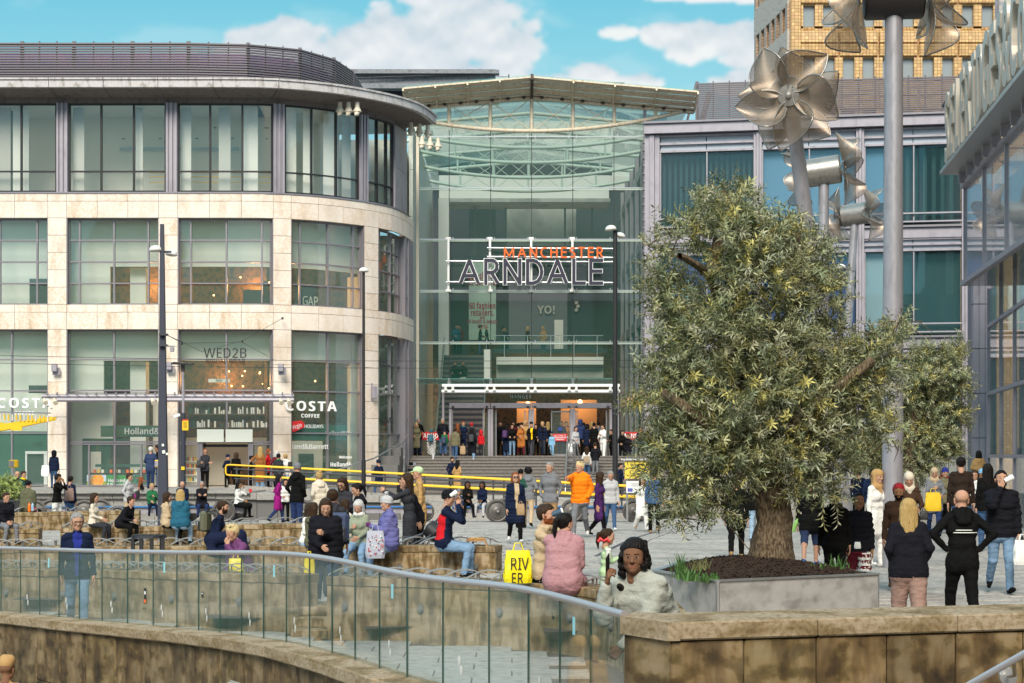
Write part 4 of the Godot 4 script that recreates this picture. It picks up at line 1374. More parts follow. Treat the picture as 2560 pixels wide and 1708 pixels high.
func side_store() -> void:
	# the store on the right: glazed upper storey that overhangs, with standing letters along it
	var t := thing("glazed_store","glazed store at the right edge with an overhanging upper storey","building")
	var a := Vector3(16.21,0,-60.0)
	var b := Vector3(14.1,0,-42.7)
	var dirv := (b - a).normalized()
	var n := Vector3.UP.cross(dirv)*-1.0
	if n.x > 0:
		n = -n
	var bs := Basis(dirv,Vector3.UP,dirv.cross(Vector3.UP))
	var P := func(f,y,o): return a + dirv*f + Vector3.UP*y + n*o
	# glazed band over the square
	for k in 4:
		block("pane",glass("store_glass",lin(0.42,0.45,0.5),0.3),t,P.call(2.16 + k*4.32,10.0,0.0),Vector3(4.24,3.3,0.03),bs)
		block("mullion",M.mauve_metal,t,P.call(k*4.32,10.0,0.02),Vector3(0.1,3.4,0.12),bs)
	block("band_back",M.room_wall,t,P.call(8.6,10.0,-1.2),Vector3(17.3,3.4,0.1),bs)
	block("edge_beam",M.mauve_metal,t,P.call(8.6,8.28,0.04),Vector3(17.3,0.16,0.3),bs)
	block("edge_beam",M.mauve_metal,t,P.call(8.6,11.76,0.04),Vector3(17.3,0.16,0.3),bs)
	for k in 9:
		block("soffit_panel",mat("mirror_soffit",lin(0.16,0.17,0.12),0.12,0.8),t,P.call(0.95 + k*1.92,8.22,-2.0),Vector3(1.88,0.06,4.0),bs)
	block("end_wall",M.mauve_metal,t,P.call(0.05,10.0,-2.0),Vector3(0.1,3.5,4.0),bs)
	# upper glazing behind the letters
	for k in 6:
		block("pane",M.upper_glass,t,P.call(1.9 + k*2.5,20.0,-1.0),Vector3(2.4,11.0,0.04),bs)
		block("mullion",M.mauve_metal,t,P.call(0.65 + k*2.5,20.0,-0.97),Vector3(0.1,11.0,0.12),bs)
	for y in [17.2,20.6,24.0]:
		block("transom",M.mauve_metal,t,P.call(8.0,y,-0.95),Vector3(15,0.12,0.12),bs)
	block("upper_back",M.room_pale,t,P.call(8.0,18.0,-3.0),Vector3(15,16,0.1),bs)
	block("ledge",M.brushed,t,P.call(8.8,12.2,0.5),Vector3(17.0,0.14,0.9),bs)
	for k in 10:
		block("ledge_bracket",M.mauve_metal,t,P.call(0.8 + k*1.75,11.95,0.2),Vector3(0.14,0.4,0.3),bs)
	block("roof_canopy",M.dark_steel,t,P.call(-1.5,15.6,-0.6),Vector3(3.0,0.1,2.2),bs*Basis(Vector3.RIGHT,0.35))
	var s := thing("store_name_letters","tall steel letters standing out along the store front at the top right","sign")
	var word := "SELFRIDGES&Co"
	for i in word.length():
		var f := 0.9 + i*1.22
		letters("letter",word[i],2.35,0.5,mat("sign_bronze",lin(0.5,0.44,0.37),0.4,0.3),s,Transform3D(Basis(-dirv if false else dirv,Vector3.UP,dirv.cross(Vector3.UP)),P.call(f,13.65,0.55)),true,0.62)
	# ground floor glazing set back
	var a2 := Vector3(17.61,0,-62.0)
	var b2 := Vector3(14.9,0,-46.5)
	var d2 := (b2 - a2).normalized()
	var bs2 := Basis(d2,Vector3.UP,d2.cross(Vector3.UP))
	var len2 := a2.distance_to(b2)
	var n2 := d2.cross(Vector3.UP)
	for k in 4:
		for j in 3:
			var y0: float = [0.0,2.15,4.45][j]
			var y1: float = [2.1,4.4,8.2][j]
			block("pane",M.clear_glass,t,a2 + d2*(1.95 + k*3.9) + Vector3.UP*(y0 + y1)*0.5,Vector3(3.82,y1 - y0,0.03),bs2)
		block("mullion",M.mauve_metal,t,a2 + d2*(k*3.9) + Vector3.UP*4.1,Vector3(0.1,8.4,0.14),bs2)
	for y in [2.12,4.42,6.9]:
		block("transom",M.mauve_metal,t,a2 + d2*len2*0.5 + Vector3.UP*y,Vector3(len2,0.12,0.16),bs2)
	block("shop_back",M.room_dark,t,a2 + d2*len2*0.5 + Vector3(2.6,4.1,0),Vector3(len2,8.2,0.1),bs2)
	for k in 6:
		block("window_display",[M.charcoal_wall,M.room_pale,M.poster_violet,M.teal_blind][k % 4],t,a2 + d2*(1.2 + k*2.3) + Vector3(0.9,1.5 + (k % 3),0),Vector3(1.2,1.8,0.1),bs2)
	block("rear_wall",M.mauve_metal,t,Vector3(26.0,5.0,-66.0),Vector3(12,12,0.6))
	var ew := thing("metal_clad_return","grey metal clad wall return between the framed block and the glazed store","wall")
	for k in 3:
		for j in 7:
			block("metal_panel",M.mauve_metal,ew,at(2438 + k*15,1135,66)*Vector3(1,0,1) + Vector3.UP*(0.2 + j*1.75),Vector3(0.22,1.72,0.3))
	block("backing",M.frame,ew,at(2455,1135,66.6)*Vector3(1,0,1) + Vector3.UP*5.5,Vector3(1.0,12,0.5))
	# planted terrace wall with glass rail in front of it
	var tw := thing("terrace_wall","low pale stone terrace wall with a glass balustrade on it","wall")
	for j in 3:
		for k in 7:
			block("stone_block",M.platform_stone,tw,at(2110 + k*55 + (j % 2)*20,1135,58)*Vector3(1,0,1) + Vector3.UP*(-0.05 + j*0.36),Vector3(0.745,0.35,0.4),Basis(),0.012)
	var st := new_st()
	tube(st,[at(2330,1135,58)*Vector3(1,0,1) + Vector3.UP*2.05,at(2435,1135,58)*Vector3(1,0,1) + Vector3.UP*2.05],0.035,8)
	part("hand_rail",st,M.steel,tw)
	for k in 5:
		block("glass_panel",M.atrium_glass,tw,at(2340 + k*21,1135,58)*Vector3(1,0,1) + Vector3.UP*1.5,Vector3(0.27,0.95,0.02))
		block("rail_post",M.steel,tw,at(2330 + k*21,1135,58)*Vector3(1,0,1) + Vector3.UP*1.5,Vector3(0.03,1.1,0.03))

func back_roofs() -> void:
	var t := thing("plant_room","grey lead clad plant room on the roof behind the entrance","roof structure")
	for k in 34:
		block("clad_panel",M.lead_roof,t,at(874 + k*10.9,197,104.0),Vector3(0.265,1.15,0.2))
	block("parapet_cap",M.lead_roof,t,at(1058,182,103.8),Vector3(9.4,0.22,0.7))
	block("gutter",M.lead_roof,t,at(1058,218,103.6),Vector3(9.6,0.3,0.8))
	block("rear_block",M.charcoal_wall,t,at(1040,236,105.5),Vector3(10.5,1.0,2.0))
	var st := new_st()
	tube(st,[at(890,195,103.6),at(1237,183,103.6)],0.04,6)
	for k in 4:
		tube(st,[at(1240,192 + k*8,103.6),at(1272,192 + k*8,103.6)],0.02,5)
	tube(st,[at(1272,186,103.6),at(1272,222,103.6)],0.04,5)
	part("guard_rail",st,M.dark_steel,t)
	var r := thing("flat_roof_edge","long grey flat roof edge showing over the entrance canopy","roof structure")
	block("roof_edge",M.lead_roof,r,at(1400,226,112),Vector3(8.4,0.42,3.0))
	block("roof_edge",M.charcoal_wall,r,at(1400,240,112.5),Vector3(8.2,0.4,2.0))

func behind_camera() -> void:
	# what the glass reflects: the sandstone exchange behind the viewer, with its domes
	var t := thing("sandstone_exchange","long sandstone exchange building with domed corners behind the viewer","building")
	block("main_range",M.sandstone,t,Vector3(-22,9.0,34),Vector3(84,22,14))
	for k in 14:
		for j in 3:
			block("window",M.room_dark,t,Vector3(-60 + k*5.9,3.5 + j*5.2,26.9),Vector3(2.0,3.2,0.3))
	for e in [[-40.0,5.0],[-31.0,3.0],[-58.0,3.5]]:
		var st := new_st()
		var r: float = e[1]
		lathe(st,[[r,18],[r,23],[r*1.1,23.2],[r*1.05,24],[r*0.95,25.5],[r*0.7,27.8],[r*0.35,29.2],[0.4,29.8],[0.35,31.5],[0.0,32]],Transform3D(Basis(),Vector3(e[0],0,29)),24)
		part("dome",st,M.sandstone,t)
	var e := thing("stone_street_front","stone street front that carries on from the glazed store towards the viewer","building")
	block("main_range",M.sandstone,e,Vector3(22.5,11.5,-14),Vector3(14,25,54))
	for k in 10:
		for j in 4:
			block("window",M.room_dark,e,Vector3(15.45,3.5 + j*5.2,-38 + k*5.2),Vector3(0.3,3.2,2.4))
	var w := thing("pale_office_block","pale office block behind the viewer to the right","building")
	block("main_range",M.room_wall,w,Vector3(44,14,24),Vector3(26,34,16))
	for k in 5:
		for j in 7:
			block("window",M.room_dark,w,Vector3(33.5 + k*5,2 + j*4.4,15.9),Vector3(3.4,2.6,0.3))

# ---------- ground
func gy(x: float,d: float) -> float:
	var y := 0.1 - maxf(0.0,d - 41.0)*0.0185 - clampf((25.0 - d)*0.02,0.0,0.1)
	return y - smoothstep(2.0,-3.0,x)*smoothstep(58.0,34.0,d)*0.2

var wall_x := [-14.0,-10.9,-7.66,-5.75,-4.12,-2.25,-0.853,0.063,0.75]
var wall_d := [33.0,28.6,25.1,22.75,20.8,17.65,14.74,13.3,11.2]
var wall_top := [-0.42,-0.3,-0.147,-0.05,0.04,0.2,0.22,0.2,0.2]
var rail_top := [0.5,0.63,0.775,0.87,0.96,1.12,1.11,1.115,1.107]

func wall_at(s: float) -> Array:
	# position along the curved glass wall: x, d, stone top, rail top
	var i := clampi(int(s),0,wall_x.size() - 2)
	var f := s - i
	var c := func(a: Array): return cubic_interpolate(a[i],a[i + 1],a[maxi(i - 1,0)],a[mini(i + 2,a.size() - 1)],f)
	return [c.call(wall_x),c.call(wall_d),c.call(wall_top),c.call(rail_top)]

func row_d(s: float) -> Array:
	# the lowest seat row: x, d, seat height; from the left edge round to the parapet
	var xs := [-13.0,-8.0,-5.3,-3.02,-2.58,-0.96,0.62,1.3,1.38,1.3,1.05]
	var ds := [30.0,27.5,25.3,23.7,23.3,22.5,21.6,20.2,17.8,14.8,12.3]
	var ys := [0.2,0.32,0.43,0.49,0.5,0.52,0.52,0.52,0.52,0.52,0.52]
	var i := clampi(int(s),0,xs.size() - 2)
	var f := s - i
	var c := func(a: Array): return cubic_interpolate(a[i],a[i + 1],a[maxi(i - 1,0)],a[mini(i + 2,a.size() - 1)],f)
	return [c.call(xs),c.call(ds),c.call(ys)]

func ground() -> void:
	var st := new_st()
	sbox(st,Vector3(0,-3.3,-60),Vector3(1600,0.2,1600))
	structure(part("ground",st,M.ground_far,self))
	st = new_st()
	sbox(st,Vector3(0,-2.5,-13),Vector3(60,0.3,52))
	structure(part("lower_passage",st,M.slab1,self))
	# bedding under the paving, as a sheet that follows the slope of the square
	st = new_st()
	var n := 40
	for j in n:
		var d0 := 10.0 + j*1.4
		var d1 := 10.0 + (j + 1)*1.4
		for i in 44:
			var x0 := -26.0 + i*1.2
			var x1 := x0 + 1.2
			var cx := (x0 + x1)*0.5
			var cd := (d0 + d1)*0.5
			if not on_square(cx,cd):
				continue
			quad(st,Vector3(x0,gy(x0,d0) - 0.03,-d0),Vector3(x0,gy(x0,d1) - 0.03,-d1),Vector3(x1,gy(x1,d1) - 0.03,-d1),Vector3(x1,gy(x1,d0) - 0.03,-d0))
	var sq := structure(part("square",st,M.joint,self))
	# paving slabs: each a stone of its own near the viewer, the rest joined
	var bs := Basis(Vector3.UP,0.22)
	var slabs := []
	for r in range(-90,130):
		var off := rng.randf_range(0,0.6)
		for c in range(-60,90):
			var p := bs*Vector3(c*0.75 + off,0,-r*0.44 - 10)
			var d := -p.z
			if d < 10.5 or d > 66 or absf(p.x) > 26 or absf(p.x) > d*0.32 + 1.5 or not on_square(p.x,d) or not on_square(p.x + 0.35,d - 0.3) or not on_square(p.x - 0.4,d - 0.3):
				continue
			slabs.append(p)
	slabs.sort_custom(func(a,b): return a.z > b.z)
	var sm := soft_box(Vector3(0.732,0.05,0.422),0.006)
	var kept := 0
	var rest := [new_st(),new_st(),new_st(),new_st()]
	for p in slabs:
		var y := gy(p.x,-p.z)
		var b2 := bs*Basis(Vector3.RIGHT,-(gy(p.x,-p.z + 0.2) - gy(p.x,-p.z - 0.2))/0.4)
		var xf := Transform3D(b2,Vector3(p.x,y - 0.025 + rng.randf_range(-0.002,0.002),p.z))
		if p.x > -0.5 and kept < 300:
			kept += 1
			put("paving_slab",sm,M["slab%d" % (rng.randi() % 4)],sq,xf)
		else:
			rest[rng.randi() % 4].append_from(sm,0,xf)
	for k in 4:
		stuff(part("paving",rest[k],M["slab%d" % k],sq))
	# slot drain across the paving
	for o in [0.0,0.5]:
		st = new_st()
		for i in 14:
			var a2 := Vector2(1.75 + o,34.6).lerp(Vector2(4.1 + o,48.0),i/14.0)
			var b2 := Vector2(1.75 + o,34.6).lerp(Vector2(4.1 + o,48.0),(i + 1)/14.0)
			bar(st,Vector3(a2.x,gy(a2.x,a2.y) + 0.002,-a2.y),Vector3(b2.x,gy(b2.x,b2.y) + 0.002,-b2.y),0.09 if o == 0.0 else 0.03,0.012)
		part("slot_drain",st,M.dark_steel if o == 0.0 else M.joint,sq)
	# sunken court between the glass wall and the lowest seats
	st = new_st()
	var a := []
	var b := []
	for i in 33:
		var w := wall_at(8.0*i/32.0)
		var r := row_d(10.0*i/32.0)
		a.append(Vector3(w[0],-0.36,-w[1]))
		b.append(Vector3(r[0] + 0.1,-0.36,-r[1]))
	for i in 32:
		quad(st,a[i],b[i],b[i + 1],a[i + 1])
	var ct := structure(part("court",st,M.joint,self))
	var cs := new_st()
	for r in range(0,60):
		for c in range(-40,10):
			var p := Vector3(c*0.9 + (r % 2)*0.45,0,-8 - r*0.6)
			if in_court(p.x,-p.z,0.5):
				if kept < 420 and p.x > -6:
					kept += 1
					put("court_slab",soft_box(Vector3(0.888,0.05,0.588),0.006),M.court_floor,ct,Transform3D(Basis(),Vector3(p.x,-0.35,p.z)))
				else:
					cs.append_from(soft_box(Vector3(0.888,0.05,0.588),0.006),0,Transform3D(Basis(),Vector3(p.x,-0.35,p.z)))
	if cs.commit().get_surface_count():
		stuff(part("court_paving",cs,M.court_floor,ct))

func wall_depth(x: float) -> float:
	for i in wall_x.size() - 1:
		if x < wall_x[i + 1]:
			return lerpf(wall_d[i],wall_d[i + 1],(x - wall_x[i])/(wall_x[i + 1] - wall_x[i]))
	return 11.2

func seat_depth(x: float) -> float:
	if x > 1.0:
		return 20.4
	for i in 60:
		var r := row_d(7.0*i/59.0)
		if r[0] >= x:
			return r[1]
	return 22.0

func in_court(x: float,d: float,m := 0.0) -> bool:
	if x > 1.05 - m:
		return false
	return d > wall_depth(x) + m*0.7 and d < seat_depth(x) - m*0.5

func on_square(x: float,d: float) -> bool:
	if x > 1.25:
		return d > 11.3 + maxf(0.0,x - 1.0)*0.26 and d < 66
	return d > seat_depth(x) + 0.2 and d < 66

# ---------- terrace, ramp, steps
func platform_and_ramp() -> void:
	var t := thing("raised_terrace","raised stone terrace in front of the shop fronts, pale coping over dark granite","terrace")
	var x1 := at(1010,0,64).x
	block("terrace_core",M.platform_stone,t,Vector3(-20,-0.1,-69.0),Vector3(40 + (x1 + 0.0)*0 - 18.6,1.6,9.4))
	# top paving
	for k in 30:
		for j in 5:
			var x := -38.0 + k*1.1
			if x < -9.6:
				block("terrace_slab",M.platform_stone,t,Vector3(x,0.725,-64.6 - j*1.9),Vector3(1.09,0.05,1.88))
	# coping and face stones, falling away to the right along the ramp
	for k in 34:
		var xa := -30.0 + k*0.78
		if xa + 0.78 > x1 + 0.6:
			break
		var drop := maxf(0.0,(xa + 12.0)*0.022)
		block("coping_stone",M.platform_stone,t,Vector3(xa + 0.39,0.62 - drop,-64.1),Vector3(0.77,0.26,0.5),Basis(),0.015)
		block("granite_panel",M.granite if xa > -11.2 else M.platform_stone,t,Vector3(xa + 0.39,0.05 - drop*0.5,-64.2),Vector3(0.77,0.9,0.4),Basis(),0.01)
	block("red_marker",M.red_paint,t,at(626,1227,63.83),Vector3(0.12,0.13,0.02))
	var r := thing("access_ramp","long stone access ramp falling to the right behind the yellow rails","ramp")
	var st := new_st()
	var p0 := at(560,1135,67)*Vector3(1,0,1)
	var p1 := at(1600,1135,67)*Vector3(1,0,1)
	for e in [[-1.0,1.0]]:
		quad(st,p0 + Vector3(0,0.76,1),p1 + Vector3(0,-0.15,1),p1 + Vector3(0,-0.15,-1),p0 + Vector3(0,0.76,-1))
		quad(st,p0 + Vector3(0,0.76,1),p1 + Vector3(0,-0.15,1),p1 + Vector3(0,-1.0,1),p0 + Vector3(0,-1.0,1))
	part("ramp_slab",st,M.platform_stone,r)
	for k in 20:
		var f := k/20.0
		var c := p0.lerp(p1,(k + 0.5)/20.0)
		block("kerb_stone",M.platform_stone,r,c + Vector3(0,lerpf(0.76,-0.15,(k + 0.5)/20.0) + 0.04,-1.05),Vector3(p0.distance_to(p1)/20.0 - 0.01,0.3,0.2),Basis(Vector3.BACK,-0.056))
	# railings: two yellow rails over a grey one, on grey posts
	for k in 2:
		var d: float = [66.0,68.1][k]
		var rl := thing("yellow_railing",["front yellow ramp railing on grey posts, looped at its left end","rear yellow ramp railing along the far side of the ramp"][k],"railing",Vector3.ZERO,"yellow ramp railings")
		var a := at([564,640][k],1135,d)*Vector3(1,0,1)
		var b := at([1592,1592][k],1135,d)*Vector3(1,0,1)
		var ya: float = [1.78,1.72][k]
		var yb := 0.9
		st = new_st()
		var A := a + Vector3.UP*ya
		var B := b + Vector3.UP*yb
		var low := Vector3(0,-0.42,0)
		if k == 0:
			tube(st,[B,A + Vector3(0.15,-0.01,0),A + Vector3(0.03,-0.03,0),A + Vector3(0,-0.12,0),A + low + Vector3(0,0.1,0),A + low + Vector3(0.04,0.02,0),A + low + Vector3(0.15,0,0),B + low],0.035,8)
		else:
			tube(st,[A,B],0.035,8)
			tube(st,[A + low,B + low],0.035,8)
		part("yellow_rail",st,M.yellow_paint,rl)
		st = new_st()
		tube(st,[A + Vector3(0.3,-0.17,-0.08),B + Vector3(0,-0.15,-0.08)],0.03,6)
		tube(st,[A + low + Vector3(0.3,-0.13,-0.08),B + low + Vector3(0,-0.12,-0.08)],0.03,6)
		part("grey_rail",st,M.dark_steel,rl)
		for i in 10:
			var p := A.lerp(B,(i + 0.25)/9.6)
			block("post",M.dark_steel,rl,p + Vector3(0,-0.55,-0.08),Vector3(0.07,1.0,0.05))

func stairs() -> void:
	var t := thing("entrance_steps","broad flight of worn dark stone steps up to the entrance doors","steps")
	var lower := structure(block("lower_terrace",M.slab2,self,Vector3(-2,0.1,-72.3),Vector3(26,0.4,9.4)))
	var n := 12
	for k in n:
		var y := 0.3 + 0.15*k
		var d := 77.3 + 0.34*k
		var m := 0.0
		var xs := [-5.0,-2.6,-0.2,2.2,4.6,7.4]
		for q in 5:
			var cx: float = (xs[q] + xs[q + 1])*0.5 + (0.4 if k % 2 else 0.0)
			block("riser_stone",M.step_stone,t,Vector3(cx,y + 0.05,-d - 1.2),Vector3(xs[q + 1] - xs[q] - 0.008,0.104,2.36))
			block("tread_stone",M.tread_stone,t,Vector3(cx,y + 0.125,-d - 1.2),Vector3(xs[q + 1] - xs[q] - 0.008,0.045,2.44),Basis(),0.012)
	structure(block("landing",M.step_stone,self,Vector3(5,1.95,-85.2),Vector3(30,0.3,7.5)))
	# granite cheek wall on the left and the curved hand rails
	var w := thing("stair_cheek_wall","dark granite cheek wall at the left of the entrance steps","wall")
	for k in 5:
		block("granite_panel",M.granite,w,Vector3(-5.9,0.95 + 0.2*k,-77.0 - k*1.2),Vector3(1.4,1.5 + 0.4*k,1.19),Basis(),0.01)
	for e in [[1008,"curved steel handrail at the left side of the entrance steps"],[1413,"steel handrail in the middle of the entrance steps beside the ladder"]]:
		var h := thing("stair_handrail",e[1],"handrail",Vector3.ZERO,"handrails of the entrance steps")
		var a := at(e[0],1135,77.0)*Vector3(1,0,1)
		var b := at(e[0] + 6,1135,81.6)*Vector3(1,0,1)
		var st := new_st()
		tube(st,[a + Vector3(0,0.4,0.2),a + Vector3(0,1.25,0.1),b + Vector3(0,3.0,0),b + Vector3(0,3.05,-0.6)],0.035,8)
		tube(st,[a + Vector3(0,0.8,0),b + Vector3(0,2.5,0)],0.025,6)
		part("rail",st,M.steel,h)
		for f in [0.0,0.5,1.0]:
			block("post",M.steel,h,a.lerp(b,f) + Vector3.UP*(lerpf(0.8,2.55,f)),Vector3(0.05,1.0,0.05))
	var sr := thing("sloping_hand_rail","long sloping steel handrail by the curved shop window","handrail")
	var st2 := new_st()
	tube(st2,[at(748,1205,69.5),at(935,1146,73.5),at(1008,1105,79),at(1020,1085,80)],0.035,8)
	tube(st2,[at(748,1235,69.5),at(748,1205,69.5)],0.03,6)
	tube(st2,[at(1008,1150,79),at(1008,1105,79)],0.03,6)
	part("rail",st2,M.steel,sr)

# ---------- terraced stone seats with steel arches
func arch_mesh() -> ArrayMesh:
	if boxes.has("arch"):
		return boxes["arch"]
	var st := new_st()
	var pts := []
	for i in 11:
		var f := i/10.0
		pts.append(Vector3(-0.28 + 0.56*f,0.015 + 0.135*sin(f*PI*0.9 + 0.06) ,0.2 - 0.4*f))
	var side := Vector3(0.03,0,0.042)
	for i in 10:
		var a: Vector3 = pts[i]
		var b: Vector3 = pts[i + 1]
		var up := Vector3(0,0.009,0)
		quad(st,a - side + up,b - side + up,b + side + up,a + side + up)
		quad(st,a - side - up,a + side - up,b + side - up,b - side - up)
		quad(st,a - side - up,b - side - up,b - side + up,a - side + up)
		quad(st,a + side + up,b + side + up,b + side - up,a + side - up)
	sbox(st,Vector3(-0.12,0.05,0.085),Vector3(0.03,0.15,0.03))
	sbox(st,Vector3(0.16,0.05,-0.115),Vector3(0.02,0.15,0.02))
	boxes["arch"] = st.commit()
	return boxes["arch"]

func seat_row(label: String,f: Callable,s0: float,s1: float,height: float,spacing: float,stone_len: float,size := 1.0,arch_end := 1.0) -> void:
	# f(s) gives [x, d, seat height]; slabs follow it, arches stand on it
	var t := thing("stone_seat_row",label,"stone bench",Vector3.ZERO,"terraced stone seat rows")
	var pts := []
	var acc := [0.0]
	var n := 160
	for i in n + 1:
		var r: Array = f.call(lerpf(s0,s1,float(i)/n))
		pts.append(Vector3(r[0],r[2],-r[1]))
		if i:
			acc.append(acc[i - 1] + Vector2(pts[i].x - pts[i - 1].x,pts[i].z - pts[i - 1].z).length())
	var total: float = acc[n]
	var P := func(u):
		var i := clampi(acc.bsearch(u) - 1,0,n - 1)
		return pts[i].lerp(pts[i + 1],clampf((u - acc[i])/maxf(acc[i + 1] - acc[i],1e-5),0,1))
	var count := int(ceil(total/stone_len))
	for k in count:
		var a: Vector3 = P.call(total*k/count)
		var b: Vector3 = P.call(total*(k + 1)/count)
		var c := (a + b)*0.5
		var x := (b - a)
		x.y = 0
		x = x.normalized()
		var bs := Basis(x,Vector3.UP,x.cross(Vector3.UP))
		var l := Vector2(b.x - a.x,b.z - a.z).length()
		block("seat_slab",M["seat_stone%d" % (rng.randi() % 4)],t,c - bs.z*0.2 + Vector3.UP*-0.06,Vector3(l + 0.006,0.12,0.58),bs,0.01)
		block("face_stone",M["seat_stone%d" % (rng.randi() % 4)],t,c + bs.z*0.02 + Vector3.UP*(-0.12 - height*0.5),Vector3(l - 0.003,height,0.1),bs,0.003)
		block("rear_stone",M.seat_stone1,t,c - bs.z*0.42 + Vector3.UP*(-0.12 - height*0.5),Vector3(l,height,0.08),bs)
		if k == 0 or k == count - 1:
			var e: Vector3 = (a if k == 0 else b)
			block("end_stone",M.seat_stone2,t,e + bs.z*-0.2 + x*(0.03 if k == 0 else -0.03) + Vector3.UP*(-0.125 - height*0.5),Vector3(0.07,height,0.5),bs,0.01)
		if k % 2 == 0:
			var st := new_st()
			lathe(st,[[0.0,0.05],[0.03,0.045],[0.045,0.02],[0.05,0.0]],Transform3D(bs*Basis(Vector3.RIGHT,PI/2)*Basis().scaled(Vector3(1,1,1.5)),c + bs.z*0.07 + Vector3.UP*(-0.4)),8)
			part("stud",st,M.granite,t)
	var u := spacing*0.6
	while u < total*arch_end - 0.2:
		var c: Vector3 = P.call(u)
		var c2: Vector3 = P.call(u + 0.1)
		var x := c2 - c
		x.y = 0
		x = x.normalized()
		var bs := Basis(x,Vector3.UP,x.cross(Vector3.UP)).scaled_local(Vector3(size,size,size))
		put("seat_arch",arch_mesh(),M.brushed,t,Transform3D(bs,c - bs.z*0.2))
		u += spacing

func line_row(pts: Array) -> Callable:
	# a row through sighted points [x, y, d]
	return func(s):
		var i := clampi(int(s),0,pts.size() - 2)
		var f: float = s - i
		var c := func(k): return cubic_interpolate(pts[i][k],pts[i + 1][k],pts[maxi(i - 1,0)][k],pts[mini(i + 2,pts.size() - 1)][k],f)
		var p := at(c.call(0),c.call(1),c.call(2))
		return [p.x,-p.z,p.y]

func seat_rows() -> void:
	seat_row("farthest stone seat row, short, at the left in front of the wheel benches",line_row([[-120,1287,50.5],[40,1282,51.0],[348,1276,51.5]]),0.0,2.0,0.8,0.56,0.95)
	seat_row("short stone seat block at the far left, second row from the back",line_row([[-130,1323,41.0],[97,1321,41.2]]),0.0,1.0,0.6,0.53,0.85)
	seat_row("second stone seat row from the back, under the two chatting women",line_row([[152,1320,41.4],[420,1316,41.4],[600,1312,41.2],[800,1308,40.8]]),0.0,3.0,0.6,0.52,0.8)
	seat_row("third stone seat row, ends at the man drinking in black and red",line_row([[-160,1372,34.8],[0,1368,34.0],[300,1366,32.8],[600,1365,32.0],[900,1364,31.4],[1240,1365,30.8]]),0.0,5.0,0.66,0.42,0.75)
	seat_row("nearest stone seat row at the left, seen through the glass balustrade",func(s): return row_d(s),0.2,2.98,0.84,0.34,0.7,0.86)
	seat_row("nearest stone seat row at the right, curving round to the parapet",func(s): return row_d(s),4.05,10.0,0.84,0.36,0.62,0.86,0.36)
	# steps through the gap in the nearest row
	var t := thing("court_steps","three stone steps up from the court through the gap in the seats","steps")
	for k in 3:
		block("step_stone",M.seat_stone2,t,Vector3(-2.8,-0.35 + 0.13*k + 0.06,-23.2 - k*0.32 - 0.4),Vector3(0.5,0.13,0.9),Basis(),0.01)

